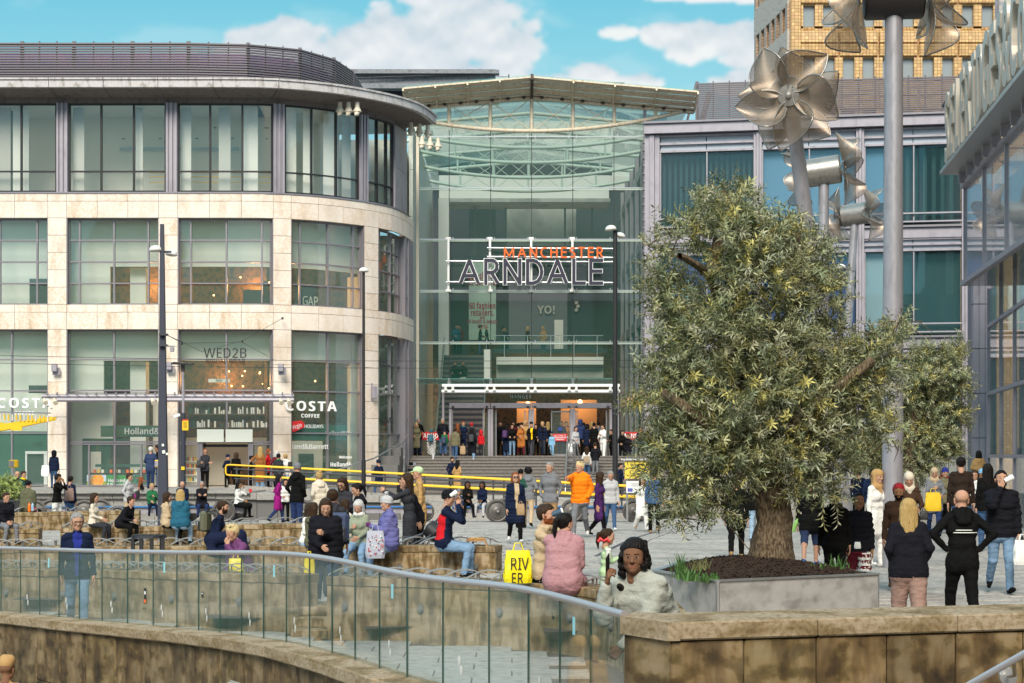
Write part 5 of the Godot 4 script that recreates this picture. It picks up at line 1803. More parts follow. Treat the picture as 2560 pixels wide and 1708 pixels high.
# ---------- curved retaining wall with the glass balustrade
func glass_wall() -> void:
	var w := thing("retaining_wall","curved brown weathered stone retaining wall below the glass","wall")
	var g := thing("glass_balustrade","curved balustrade of many narrow glass panes under a steel handrail","balustrade")
	var pts := []
	var acc := [0.0]
	var n := 320
	for i in n + 1:
		var r := wall_at(8.0*i/n)
		pts.append([Vector3(r[0],0,-r[1]),r[2],r[3]])
		if i:
			acc.append(acc[i - 1] + pts[i][0].distance_to(pts[i - 1][0]))
	var total: float = acc[n]
	var P := func(u):
		var i := clampi(acc.bsearch(u) - 1,0,n - 1)
		var f := clampf((u - acc[i])/maxf(acc[i + 1] - acc[i],1e-5),0,1)
		return [pts[i][0].lerp(pts[i + 1][0],f),lerpf(pts[i][1],pts[i + 1][1],f),lerpf(pts[i][2],pts[i + 1][2],f)]
	# coping and facing slabs
	var len := 0.8
	var k := 0
	while (k + 1)*len < total + 0.3:
		var a: Array = P.call(k*len)
		var b: Array = P.call(minf((k + 1)*len,total))
		var x: Vector3 = (b[0] - a[0])
		var l := x.length()
		x = x.normalized()
		var z := x.cross(Vector3.UP)
		var bs := Basis(x,Vector3.UP,z)
		var c: Vector3 = (a[0] + b[0])*0.5
		var y: float = (a[1] + b[1])*0.5
		var tilt := bs*Basis(Vector3.BACK,atan2(b[1] - a[1],l))
		if k % 2 == 0:
			var b3: Array = P.call(minf((k + 2)*len,total))
			var c3: Vector3 = (a[0] + b3[0])*0.5
			var x3: Vector3 = (b3[0] - a[0])
			var l3 := x3.length()
			x3 = x3.normalized()
			var bs3 := Basis(x3,Vector3.UP,x3.cross(Vector3.UP))*Basis(Vector3.BACK,atan2(b3[1] - a[1],l3))
			block("coping_stone",M.coping,w,c3 + bs3.z*0.1 + Vector3.UP*((a[1] + b3[1])*0.5 - 0.07),Vector3(l3 + 0.004,0.14,0.42),bs3,0.016)
		# two or three courses of tall slabs, some with a joint part way down
		var cut := -0.75 - 0.35*((k*7) % 3)
		block("facing_slab",M["wall_stone%d" % ((k*3 + k/4) % 4)],w,c + z*(0.08 + rng.randf_range(-0.004,0.004)) + Vector3.UP*(y - 0.14 + cut*0.5),Vector3(l - 0.007,-cut - 0.006,0.3),bs,0.012)
		block("facing_slab",M["wall_stone%d" % ((k*5 + 1) % 4)],w,c + z*(0.08 + rng.randf_range(-0.004,0.004)) + Vector3.UP*((y - 0.14 + cut - 2.6)*0.5),Vector3(l - 0.007,(y - 0.14 + cut + 2.6) - 0.006,0.3),bs,0.012)
		k += 1
	var arcst := new_st()
	# balustrade panes
	var pl := 0.68
	var m := int(total/pl)
	pl = total/m
	var pane_mesh := {}
	for i in m:
		var a: Array = P.call(i*pl)
		var b: Array = P.call((i + 1)*pl)
		var x: Vector3 = (b[0] - a[0])
		var l := x.length()
		x = x.normalized()
		var z := x.cross(Vector3.UP)
		var st := new_st()
		var hh := 0.006
		var A := a[0] as Vector3
		var B := b[0] as Vector3
		A = A + x*0.004
		B = B - x*0.004
		var q := [A + Vector3.UP*(a[1] - 0.02),B + Vector3.UP*(b[1] - 0.02),B + Vector3.UP*b[2],A + Vector3.UP*a[2]]
		quad(st,q[3] + z*hh,q[2] + z*hh,q[1] + z*hh,q[0] + z*hh)
		quad(st,q[0] - z*hh,q[1] - z*hh,q[2] - z*hh,q[3] - z*hh)
		part("glass_pane",st,glass("balustrade_glass",lin(0.16,0.3,0.24),0.1),g)
		# the dark green edge between two panes
		block("pane_edge",mat("glass_edge",lin(0.012,0.045,0.035),0.3),g,A + Vector3.UP*(a[1] + a[2])*0.5 - x*0.004,Vector3(0.009 if i % 3 else 0.014,a[2] - a[1] + 0.01,0.014),Basis(x,Vector3.UP,z))
		if i % 2 == 0:
			var stick := new_st()
			for e in [[0.12,0.25],[0.15,0.17]]:
				var o: Vector3 = A.lerp(B,e[0]/0.68 + 0.2) + z*0.009 + Vector3.UP*(a[1] + e[1])
				lathe(stick,[[0.0,0.002],[0.02,0.001],[0.02,0.0]],Transform3D(Basis(x,z,Vector3.UP)*Basis().scaled(Vector3(1,1,2.2)),o),10)
			part("worn_sticker",stick,mat("worn_white",lin(0.5,0.5,0.48),0.7),g)
		if i % 5 == 2:
			block("blue_tape",mat("tape_blue",lin(0.25,0.55,0.62),0.5),g,A.lerp(B,0.5) + z*0.009 + Vector3.UP*(a[2] - 0.16),Vector3(0.05,0.13,0.002),Basis(x,Vector3.UP,z))
	# a few printed stickers
	for e in [[365,1490,"black sticker strip with orange foot"],[512,1487,"small square sticker"]]:
		var u := 0.0
		for i in n:
			var px: float = 1280.0 + FOCAL*pts[i][0].x/-pts[i][0].z
			if px < e[0]:
				u = acc[i]
		var a: Array = P.call(u)
		var b: Array = P.call(u + 0.05)
		var x: Vector3 = (b[0] - a[0]).normalized()
		var bs := Basis(x,Vector3.UP,x.cross(Vector3.UP))
		var tall: float = 0.2 if e[0] < 400 else 0.07
		var y: float = 2.2 - (e[1] - 1135.0)*-a[0].z/FOCAL
		var o := block("printed_sticker",M.black,g,a[0] + bs.z*0.012 + Vector3.UP*y,Vector3(0.06,tall,0.002),bs)
		block("sticker_mark",M.white_letters,o,Vector3(0,tall*0.2,0.0025),Vector3(0.035,tall*0.2,0.001))
		if e[0] < 400:
			block("sticker_mark",M.orange_letters,o,Vector3(0,-tall*0.34,0.0025),Vector3(0.045,tall*0.22,0.001))
	# handrail in lengths, with sleeves at the joints
	var joints := [0.0,1.6,2.75,3.4,4.2,5.02,6.05,6.9,8.0]
	for j in joints.size() - 1:
		var st := new_st()
		var line := []
		for i in 13:
			var r := wall_at(lerpf(joints[j],joints[j + 1],i/12.0))
			line.append(Vector3(r[0],r[3] + 0.02,-r[1]))
		tube(st,line,0.028,14)
		part("handrail",st,mat("rail_steel",lin(0.52,0.48,0.49),0.32,0.7),g)
		st = new_st()
		var d: Vector3 = (line[1] - line[0]).normalized()
		tube(st,[line[0] - d*0.02,line[0] + d*0.02],0.031,14)
		part("rail_sleeve",st,M.steel,g)

func parapet() -> void:
	var t := thing("stone_parapet","thick weathered stone parapet in the right foreground, mossy and stained","wall")
	var pts := [Vector3(0.75,0,-11.2),Vector3(1.02,0,-10.8),Vector3(3.49,0,-11.45),Vector3(8.0,0,-12.65)]
	# end chamfer and long face, slab by slab
	var runs := [[pts[0],pts[1],1],[pts[1],pts[2],5],[pts[2],pts[3],6]]
	var i := 0
	for r in runs:
		for k in r[2]:
			var a: Vector3 = r[0].lerp(r[1],float(k)/r[2])
			var b: Vector3 = r[0].lerp(r[1],float(k + 1)/r[2])
			var x := (b - a).normalized()
			var z := x.cross(Vector3.UP)
			var l := a.distance_to(b)
			var bs := Basis(x,Vector3.UP,z)
			var c := (a + b)*0.5
			var wdt := 0.62 if r[2] > 1 else 0.5
			if r[2] > 1:
				if k % 2 == 0:
					var b2: Vector3 = r[0].lerp(r[1],minf(float(k + 2)/r[2],1.0))
					block("coping_stone",M.coping,t,(a + b2)*0.5 - z*(wdt*0.5 - 0.03) + Vector3.UP*1.06,Vector3(a.distance_to(b2) - 0.002,0.12,wdt),bs,0.012)
				block("face_slab",M["wall_stone%d" % ((i*3 + 1) % 4)],t,c - z*0.17 + Vector3.UP*-0.8,Vector3(l - 0.006,3.59,0.34),bs,0.012)
			else:
				var st := new_st()
				var poly := PackedVector2Array([Vector2(pts[0].x - 0.03,-pts[0].z),Vector2(pts[1].x - 0.02,-pts[1].z - 0.04),Vector2(pts[1].x + 0.06,-pts[1].z - 0.02),Vector2(pts[1].x - 0.05,-pts[1].z + 0.62),Vector2(pts[0].x + 0.1,-pts[0].z + 0.3)])
				extrude(st,poly,1.0,1.12,Transform3D(Basis(Vector3.RIGHT,Vector3.FORWARD,Vector3.UP),Vector3.ZERO))
				part("coping_stone",st,M.coping,t)
				st = new_st()
				extrude(st,PackedVector2Array([Vector2(pts[0].x,-pts[0].z),Vector2(pts[1].x,-pts[1].z),Vector2(pts[1].x - 0.05,-pts[1].z + 0.5),Vector2(pts[0].x + 0.1,-pts[0].z + 0.25)]),-2.6,0.994,Transform3D(Basis(Vector3.RIGHT,Vector3.FORWARD,Vector3.UP),Vector3.ZERO))
				part("face_slab",st,M.wall_stone0,t)
			i += 1
	# rear face down to the paving
	var st2 := new_st()
	bar(st2,Vector3(1.0,0.4,-11.4),Vector3(8.0,0.4,-13.25),0.1,1.18)
	part("rear_slab",st2,M.wall_stone2,t)
	# handrail of the passage stairs at the lower right corner
	var h := thing("passage_handrail","white steel handrail rising at the lower right corner","handrail")
	var st := new_st()
	tube(st,[at(2385,1735,9.9),at(2600,1613,9.4)],0.022,12)
	part("rail",st,M.rail_steel,h)
	st = new_st()
	tube(st,[at(2535,1655,9.6),at(2537,1688,9.9),at(2520,1692,10.4)],0.012,8)
	part("bracket",st,M.steel,h)
	st = new_st()
	lathe(st,[[0.0,0.02],[0.055,0.015],[0.06,0.0]],Transform3D(Basis(Vector3.RIGHT,PI/2),at(2520,1692,10.45)),14)
	part("wall_plate",st,M.brushed,h)

# ---------- planter with the old olive tree
func leaf_spray(seed_: int,n: int,len: float) -> ArrayMesh:
	var r := RandomNumberGenerator.new()
	r.seed = seed_
	var st := new_st()
	st.set_color(Color(0.8,0.7,0.6))
	tube(st,[Vector3.ZERO,Vector3(0.02,len*0.5,0),Vector3(0.0,len,0.03)],[0.006,0.004,0.002],4,false)
	for i in n:
		var f := (i + 0.6)/n
		var o := Vector3(0.02*sin(f*3.0),len*f,0.03*f*f)
		var a := i*2.4 + r.randf()*0.6
		var out := Vector3(cos(a),r.randf_range(0.35,1.0),sin(a)).normalized()
		var side := out.cross(Vector3.UP).normalized()
		var nn := side.cross(out).normalized()
		var l := r.randf_range(0.07,0.115)
		var w := l*0.11
		var p0 := o
		var p1 := o + out*l*0.45 + side*w + nn*0.003
		var p2 := o + out*l - Vector3(0,0.12*l,0)
		var p3 := o + out*l*0.45 - side*w + nn*0.003
		var shade := r.randf_range(0.72,1.12)
		st.set_color(Color(shade,shade,shade*0.95))
		quad(st,p0,p1,p2,p3)
	return st.commit()

func leaf_mat() -> StandardMaterial3D:
	var m := mat("olive_leaf",Color.WHITE,0.5)
	m.vertex_color_use_as_albedo = true
	m.backlight_enabled = true
	m.backlight = Color(0.35,0.4,0.12)
	return m

func crown(parent: Node,called: String,blobs: Array,count: int,sprays: Array,tones: Array,seed_: int,scale := 1.0) -> void:
	var r := RandomNumberGenerator.new()
	r.seed = seed_
	var total := 0.0
	for b in blobs:
		total += b[1]*b[1]
	for k in sprays.size():
		var xs := []
		var cols := []
		for b in blobs:
			for i in int(count*b[1]*b[1]/total/sprays.size()):
				var v := Vector3(r.randfn(),r.randfn(),r.randfn()).normalized()
				var rad: float = b[1]*pow(r.randf(),0.42)*r.randf_range(0.85,1.12)
				var p: Vector3 = b[0] + v*rad*Vector3(1,b[2] if b.size() > 2 else 0.8,1)
				var out := (v*0.8 + Vector3(r.randfn()*0.5,r.randfn()*0.5 + 0.15,r.randfn()*0.5)).normalized()
				var x := out.cross(Vector3(r.randfn(),r.randfn(),r.randfn())).normalized()
				var s := r.randf_range(0.7,1.3)*scale
				xs.append(Transform3D(Basis(x,out,x.cross(out)).scaled_local(Vector3.ONE*s),p))
				var c: Color = tones[r.randi() % tones.size()]
				cols.append(c*r.randf_range(0.8,1.2))
		var mm := MultiMesh.new()
		mm.transform_format = MultiMesh.TRANSFORM_3D
		mm.use_colors = true
		mm.mesh = sprays[k]
		mm.instance_count = xs.size()
		for i in xs.size():
			mm.set_instance_transform(i,xs[i])
			mm.set_instance_color(i,cols[i])
		var o := MultiMeshInstance3D.new()
		o.name = called
		o.multimesh = mm
		o.material_override = leaf_mat()
		parent.add_child(o,true)
		stuff(o)

func planter_tree() -> void:
	var p := thing("steel_planter","large angular steel planter filled with bark mulch","planter")
	var ring := [Vector2(2.575,21.0),Vector2(4.825,22.2),Vector2(4.25,23.9),Vector2(3.4,24.9),Vector2(2.5,24.6),Vector2(1.95,22.8)]
	for i in 6:
		var a: Vector2 = ring[i]
		var b: Vector2 = ring[(i + 1) % 6]
		var st := new_st()
		bar(st,Vector3(a.x,0.33,-a.y),Vector3(b.x,0.33,-b.y),0.05,0.56)
		part("steel_side",st,M.planter_steel,p)
		st = new_st()
		tube(st,[Vector3(a.x,0.05,-a.y),Vector3(a.x,0.62,-a.y)],0.03,8)
		part("corner_seam",st,M.brushed,p)
		st = new_st()
		bar(st,Vector3(a.x,0.615,-a.y),Vector3(b.x,0.615,-b.y),0.1,0.02)
		part("rim",st,M.brushed,p)
	var st := new_st()
	var c := Vector2(3.3,23.1)
	for i in 6:
		var a: Vector2 = ring[i]
		var b: Vector2 = ring[(i + 1) % 6]
		for k in 6:
			var f0 := k/6.0
			var f1 := (k + 1)/6.0
			var h := func(f): return 0.56 + 0.2*(1.0 - f*f)
			var q := func(e: Vector2,f: float): return Vector3(lerpf(c.x,e.x,f),h.call(f),-lerpf(c.y,e.y,f))
			quad(st,q.call(a,f0),q.call(a,f1),q.call(b,f1),q.call(b,f0))
	part("mulch",st,M.bark_mulch,p)
	var ch := new_st()
	for i in 4600:
		var e := rng.randi() % 6
		var f := sqrt(rng.randf())*0.97
		var q2: Vector2 = c.lerp(ring[e].lerp(ring[(e + 1) % 6],rng.randf()),f)
		var o := Vector3(q2.x,0.565 + 0.2*(1.0 - f*f),-q2.y)
		sbox(ch,o,Vector3(rng.randf_range(0.03,0.11),0.014,0.03),Basis.from_euler(Vector3(rng.randf_range(-0.9,0.9),rng.randf()*TAU,rng.randf_range(-0.9,0.9))))
	stuff(part("bark_chips",ch,M.bark_mulch,p))
	# tufts of grass and low plants in the mulch
	for g in [[1700,1408,21.9,0.26,"upright grass tuft at the left corner of the planter"],[1748,1415,22.2,0.2,"dry grass tuft just right of the planter's left corner"],[1725,1440,21.4,0.12,"low leafy plant at the front corner of the planter"],[1775,1446,21.2,0.1,"low bright plant in the mulch near the front corner"],[2092,1432,22.6,0.2,"bright green tuft near the right rim of the planter"],[2060,1436,22.5,0.12,"small green tuft left of the tuft by the right rim"]]:
		var gs := new_st()
		var gp := at(g[0],g[1],g[2])
		gp.y = 0.58
		for i in 60:
			var a := rng.randf()*TAU
			var l: float = g[3]*rng.randf_range(0.6,1.4)
			var o := Vector3(rng.randfn()*0.06,0,rng.randfn()*0.06)
			var tip := o + Vector3(cos(a)*l*0.45,l,sin(a)*l*0.45)
			var sd := Vector3(-sin(a),0,cos(a))*(0.006 if g[3] > 0.18 else 0.014)
			var midp := (o + tip)*0.5 + Vector3(0,l*0.15,0)
			quad(gs,o - sd,o + sd,midp + sd,midp - sd)
			quad(gs,midp - sd,midp + sd,tip,tip)
		var go := part("plant_tuft",gs,mat("tuft_dry" if "dry" in g[4] else "tuft_green",lin(0.16,0.17,0.06) if "dry" in g[4] else lin(0.06,0.14,0.03),0.7),self)
		go.position = gp
		tag(go,g[4],"plant")
	# the tree: thick twisted trunk, limbs, a tall ragged crown
	var t := thing("olive_tree","old olive tree with a thick gnarled trunk in the steel planter","tree",Vector3(3.42,0.6,-23.3))
	st = new_st()
	var d := 23.3
	var L := func(x,y,dd := 0.0): return at(x,y,d + dd) - t.position
	gnarl(st,[L.call(1928,1425),L.call(1928,1400),L.call(1930,1360),L.call(1935,1310),L.call(1930,1260),L.call(1922,1225),L.call(1918,1180),L.call(1912,1080),L.call(1905,960),L.call(1890,850)],[0.40,0.33,0.29,0.25,0.235,0.225,0.2,0.16,0.12,0.08],18,0.14)
	part("trunk",st,M.bark,t)
	for lb in [[[1908,1060,0],[1850,930,0.1],[1800,760,0.1],[1772,690,0.0],[1720,650,-0.5],[1698,640,-0.7]],[[1905,1020,0],[1960,850,0.3],[2000,700,0.3],[1990,580,0.2]],[[1900,900,0],[1850,780,0.4],[1840,640,0.3],[1850,520,0.2]],[[1914,1130,0],[2000,1050,-0.4],[2110,960,-0.5],[2180,900,-0.4]],[[1916,1140,0],[1800,1080,-0.5],[1700,1010,-0.6],[1660,980,-0.5]],[[1772,690,0],[1790,640,0],[1795,600,0.1]]]:
		st = new_st()
		gnarl(st,lb.map(func(e): return L.call(e[0],e[1],e[2])),[0.11,0.09,0.075,0.06,0.05,0.045],10,0.1)
		part("limb",st,M.bark,t)
	var blobs := []
	for b in [[1825,525,0,80],[1745,580,0.1,72],[1925,590,0.1,88],[1850,620,-0.3,120],[1660,700,0.3,52],[1990,640,0.1,100],[1650,625,0.1,42],[1765,505,0.1,45],[1900,700,-0.4,130],[1690,760,0.35,85],[2030,740,0,95],[1790,840,-0.4,130],[1930,850,-0.5,130],[1680,860,0.2,80],[2060,870,0.1,95],[1720,960,-0.3,110],[1870,980,-0.6,140],[2030,980,-0.4,120],[2140,930,0,85],[1650,1010,0.1,75],[2200,860,0.1,60],[1740,1080,-0.4,110],[1880,1090,-0.6,120],[2020,1090,-0.4,115],[2140,1050,-0.1,90],[1670,1130,-0.1,85],[1780,1180,-0.5,85],[1720,1240,-0.4,72],[1980,1180,-0.4,80],[2070,1150,-0.2,75],[1860,1170,-0.6,60],[1690,1280,-0.3,45],[1800,1270,-0.4,48],[2190,960,0,60],[2210,1080,-0.1,45],[1625,930,0.1,45],[1630,1190,0,50],[2060,1230,-0.4,45],[2240,830,0.2,32],[1640,700,0.2,36],[2220,920,0.1,45]]:
		blobs.append([L.call(b[0],b[1],b[2]),b[3]*d/FOCAL*0.84,0.78])
		blobs.append([L.call(b[0] + 10,b[1] - 12,b[2] + 0.8),b[3]*d/FOCAL*0.7,0.78])
	var tones := [lin(0.085,0.1,0.028),lin(0.05,0.068,0.024),lin(0.12,0.125,0.035),lin(0.075,0.09,0.045),lin(0.032,0.045,0.016),lin(0.15,0.155,0.075),lin(0.2,0.165,0.02),lin(0.055,0.062,0.02)]
	crown(t,"foliage",blobs,5600,[leaf_spray(1,16,0.26),leaf_spray(2,20,0.34),leaf_spray(3,13,0.2)],tones,77)
	# twigs through the crown
	st = new_st()
	for i in 170:
		var b: Array = blobs[rng.randi() % blobs.size()]
		var a: Vector3 = b[0] + Vector3(rng.randfn(),rng.randfn(),rng.randfn())*b[1]*0.5
		var e := a + Vector3(rng.randfn()*0.2,rng.randfn()*0.25,rng.randfn()*0.15)
		tube(st,[a,a.lerp(e,0.5) + Vector3(rng.randfn(),rng.randfn(),0)*0.04,e],[0.011,0.008,0.004],5,false)
	stuff(part("twigs",st,M.bark,t))
	# the second olive behind, and its neighbour low down
	var t2 := thing("olive_tree","smaller round olive tree standing behind the tall pinwheel pole","tree",at(2275,1245,47.0))
	st = new_st()
	var L2 := func(x,y,dd := 0.0): return at(x,y,47.0 + dd) - t2.position
	gnarl(st,[L2.call(2272,1245),L2.call(2272,1190),L2.call(2275,1100),L2.call(2285,980)],[0.3,0.26,0.2,0.1],12,0.1)
	part("trunk",st,M.bark,t2)
	blobs = []
	for b in [[2300,950,0,62],[2360,905,0,52],[2240,1000,0,60],[2330,1020,0,62],[2390,960,0,42],[2260,1090,0,72],[2340,1100,0,62],[2200,1120,0,52],[2150,1140,0,42],[2290,1160,0,62],[2230,1170,0,52],[2385,1040,0,42],[2310,890,0,36],[2375,1115,0,36],[2395,870,0,20]]:
		blobs.append([L2.call(b[0],b[1],rng.randf_range(-0.3,0.5)),b[3]*47.0/FOCAL*0.78,0.8])
	crown(t2,"foliage",blobs,3600,[leaf_spray(4,18,0.3),leaf_spray(5,14,0.24)],tones,78,1.15)

func gnarl(st: SurfaceTool,pts: Array,radii: Array,sides: int,rough: float) -> void:
	# a limb with a lumpy, ridged surface
	var n := FastNoiseLite.new()
	n.seed = int(absf(pts[0].x)*100)
	n.frequency = 1.6
	var line := []
	var rr := []
	var steps := 5
	for i in pts.size() - 1:
		for k in steps:
			var f := float(k)/steps
			line.append(pts[i].cubic_interpolate(pts[i + 1],pts[maxi(i - 1,0)],pts[mini(i + 2,pts.size() - 1)],f))
			rr.append(lerpf(radii[mini(i,radii.size() - 1)],radii[mini(i + 1,radii.size() - 1)],f))
	line.append(pts[-1])
	rr.append(radii[mini(pts.size() - 1,radii.size() - 1)])
	var rings := []
	for i in line.size():
		var t: Vector3 = (line[mini(i + 1,line.size() - 1)] - line[maxi(i - 1,0)]).normalized()
		var u := t.cross(Vector3(0.3,0.1,1)).normalized()
		var v := t.cross(u)
		var ring := []
		for k in sides:
			var a := TAU*k/sides
			var dir := u*cos(a) + v*sin(a)
			var lump := 1.0 + rough*(sin(a*5.0 + i*0.22)*0.5 + 1.6*n.get_noise_3dv(line[i]*1.3 + dir*0.8))
			ring.append(line[i] + dir*rr[i]*lump)
		rings.append(ring)
	for i in rings.size() - 1:
		for k in sides:
			var k2 := (k + 1) % sides
			quad(st,rings[i][k],rings[i + 1][k],rings[i + 1][k2],rings[i][k2])

# ---------- pinwheel sculptures
func rotor(t: Node,c: Vector3,axis: Vector3,R: float,phase: float,n := 5) -> void:
	var z := axis.normalized()
	var x := z.cross(Vector3.UP)
	if x.length() < 0.1:
		x = Vector3.RIGHT
	x = x.normalized()
	var y := z.cross(x)
	for k in n:
		var a := TAU*k/n + phase
		var er := x*cos(a) + y*sin(a)
		var et := z.cross(er)
		var st := new_st()
		var nu := 12
		var nv := 9
		var grid := []
		for i in nu + 1:
			var u := float(i)/nu
			var row := []
			# petal: narrow root, broad middle, hooked point
			var w := R*(0.13 + 0.32*pow(sin(PI*pow(u,0.8)*0.94 + 0.06),0.8))*(1.0 - pow(u,7.0)*0.9)
			for j in nv + 1:
				var v := float(j)/nv*2.0 - 1.0
				var ph := (v + 0.45)*1.25
				var p := c + er*R*(0.1 + 0.9*u) + et*(w*sin(ph) - R*0.2*u*u + R*0.06) + z*(w*0.95*(1.0 - cos(ph))*(0.35 + 0.75*sin(PI*u*0.85)) - R*0.1*u)
				row.append([p,Vector2(v*w,u*R)*38.0])
			grid.append(row)
		st.set_smooth_group(0)
		for i in nu:
			for j in nv:
				for q in [grid[i][j],grid[i + 1][j],grid[i + 1][j + 1],grid[i][j],grid[i + 1][j + 1],grid[i][j + 1]]:
					st.set_uv(q[1])
					st.add_vertex(q[0])
		st.generate_normals()
		var b := part("blade",st,M.blade,t)
		st = new_st()
		var e0 := []
		var e1 := []
		for i in nu + 1:
			e0.append(grid[i][0][0])
			e1.append(grid[i][nv][0])
		tube(st,e0,R*0.014,5,false)
		tube(st,e1,R*0.014,5,false)
		part("blade_edge",st,M.drum_steel,b)
	var hs := new_st()
	var bs := Basis(x,z,y)
	lathe(hs,[[0.0,0.06],[R*0.05,0.05],[R*0.06,0.0],[R*0.2,-0.01],[R*0.2,-0.04]],Transform3D(bs,c + z*0.03),16)
	part("hub",hs,M.drum_steel,t)

func windmills() -> void:
	for e in [
		[Vector3(6.29,10.25,-38.0),Vector3(-0.22,-0.12,1),at(2122,1360,39.5),0.19,1.2,"pinwheel sculpture with its steel rotor facing the square, leftmost, on a leaning pole"],
		[at(2060,428,54.0),Vector3(1,0.12,0.25),at(2056,1276,54.0),0.19,1.2,"pinwheel sculpture seen from the side, second from the left behind the leaning pole"],
		[at(2138,536,70.0),Vector3(1,0.1,0.5),at(2088,1282,70.0),0.19,1.2,"lowest and farthest pinwheel sculpture, on a pole that leans to the right"],
		[at(2235,-14,31.0),Vector3(1,0.0,0.12),at(2231,1420,31.0),0.19,1.2,"nearest pinwheel sculpture with a dark drum on the tallest thick pole"],
	]:
		var head: Vector3 = e[0]
		var ax: Vector3 = (e[1] as Vector3).normalized()
		var foot: Vector3 = e[2]
		foot.y = gy(foot.x,-foot.z)
		var t := thing("pinwheel_sculpture",e[5],"sculpture",foot,"steel pinwheel sculptures")
		var st := new_st()
		var h := head - foot
		var n := h.normalized()
		var split := Vector3.ZERO.lerp(h,0.36)
		tube(st,[Vector3.ZERO,split],e[3],20)
		part("pole",st,M.windmill_pole,t)
		st = new_st()
		tube(st,[split + n*0.012,h],[float(e[3])*0.99,float(e[3])*0.86],20)
		part("pole",st,M.windmill_pole,t)
		st = new_st()
		tube(st,[split - n*0.01,split + n*0.022],float(e[3])*0.965,20)
		part("pole_joint",st,M.black,t)
		var half := 0.54
		var y := ax
		var x := y.cross(Vector3.UP).normalized()
		var bs := Basis(x,y,x.cross(y))
		st = new_st()
		lathe(st,[[0.0,-half],[0.42,-half],[0.455,-half + 0.04],[0.455,half - 0.04],[0.42,half],[0.0,half]],Transform3D(bs,h),28)
		var dark: bool = head.z > -33.0
		var dr := part("drum",st,M.drum_dark if dark else M.drum_steel,t)
		for k in 4:
			for s in [-1,1]:
				block("bolt",M.black,dr,h + y*(-0.33 + k*0.22) + Vector3(0,0.12*s if s > 0 else 0.12,0.44) ,Vector3(0.025,0.025,0.03)) if s > 0 else null
		rotor(t,h + y*(half + 0.1),y,e[4],0.3)
		rotor(t,h - y*(half + 0.1),-y,e[4],0.9)

# ---------- lamp posts
func dome(t: Node,c: Vector3,r: float,tilt := 0.0) -> void:
	var xf := Transform3D(Basis(Vector3.BACK,tilt),c)
	var st := new_st()
	var pr := []
	for i in 9:
		var a := PI*0.5*i/8.0
		pr.append([r*cos(PI*0.5 - a) if i else 0.001,r*0.72*cos(a)])
	lathe(st,pr,xf,20)
	part("lamp_hood",st,mat("lamp_white",lin(0.68,0.67,0.64),0.4),t)
	st = new_st()
	lathe(st,[[r*1.02,0.0],[r*1.03,-0.03],[r*0.88,-0.045],[r*0.5,-0.06],[0.0,-0.065]],xf,20)
	part("lamp_lens",st,mat("lamp_lens",lin(0.42,0.4,0.36),0.3),t)

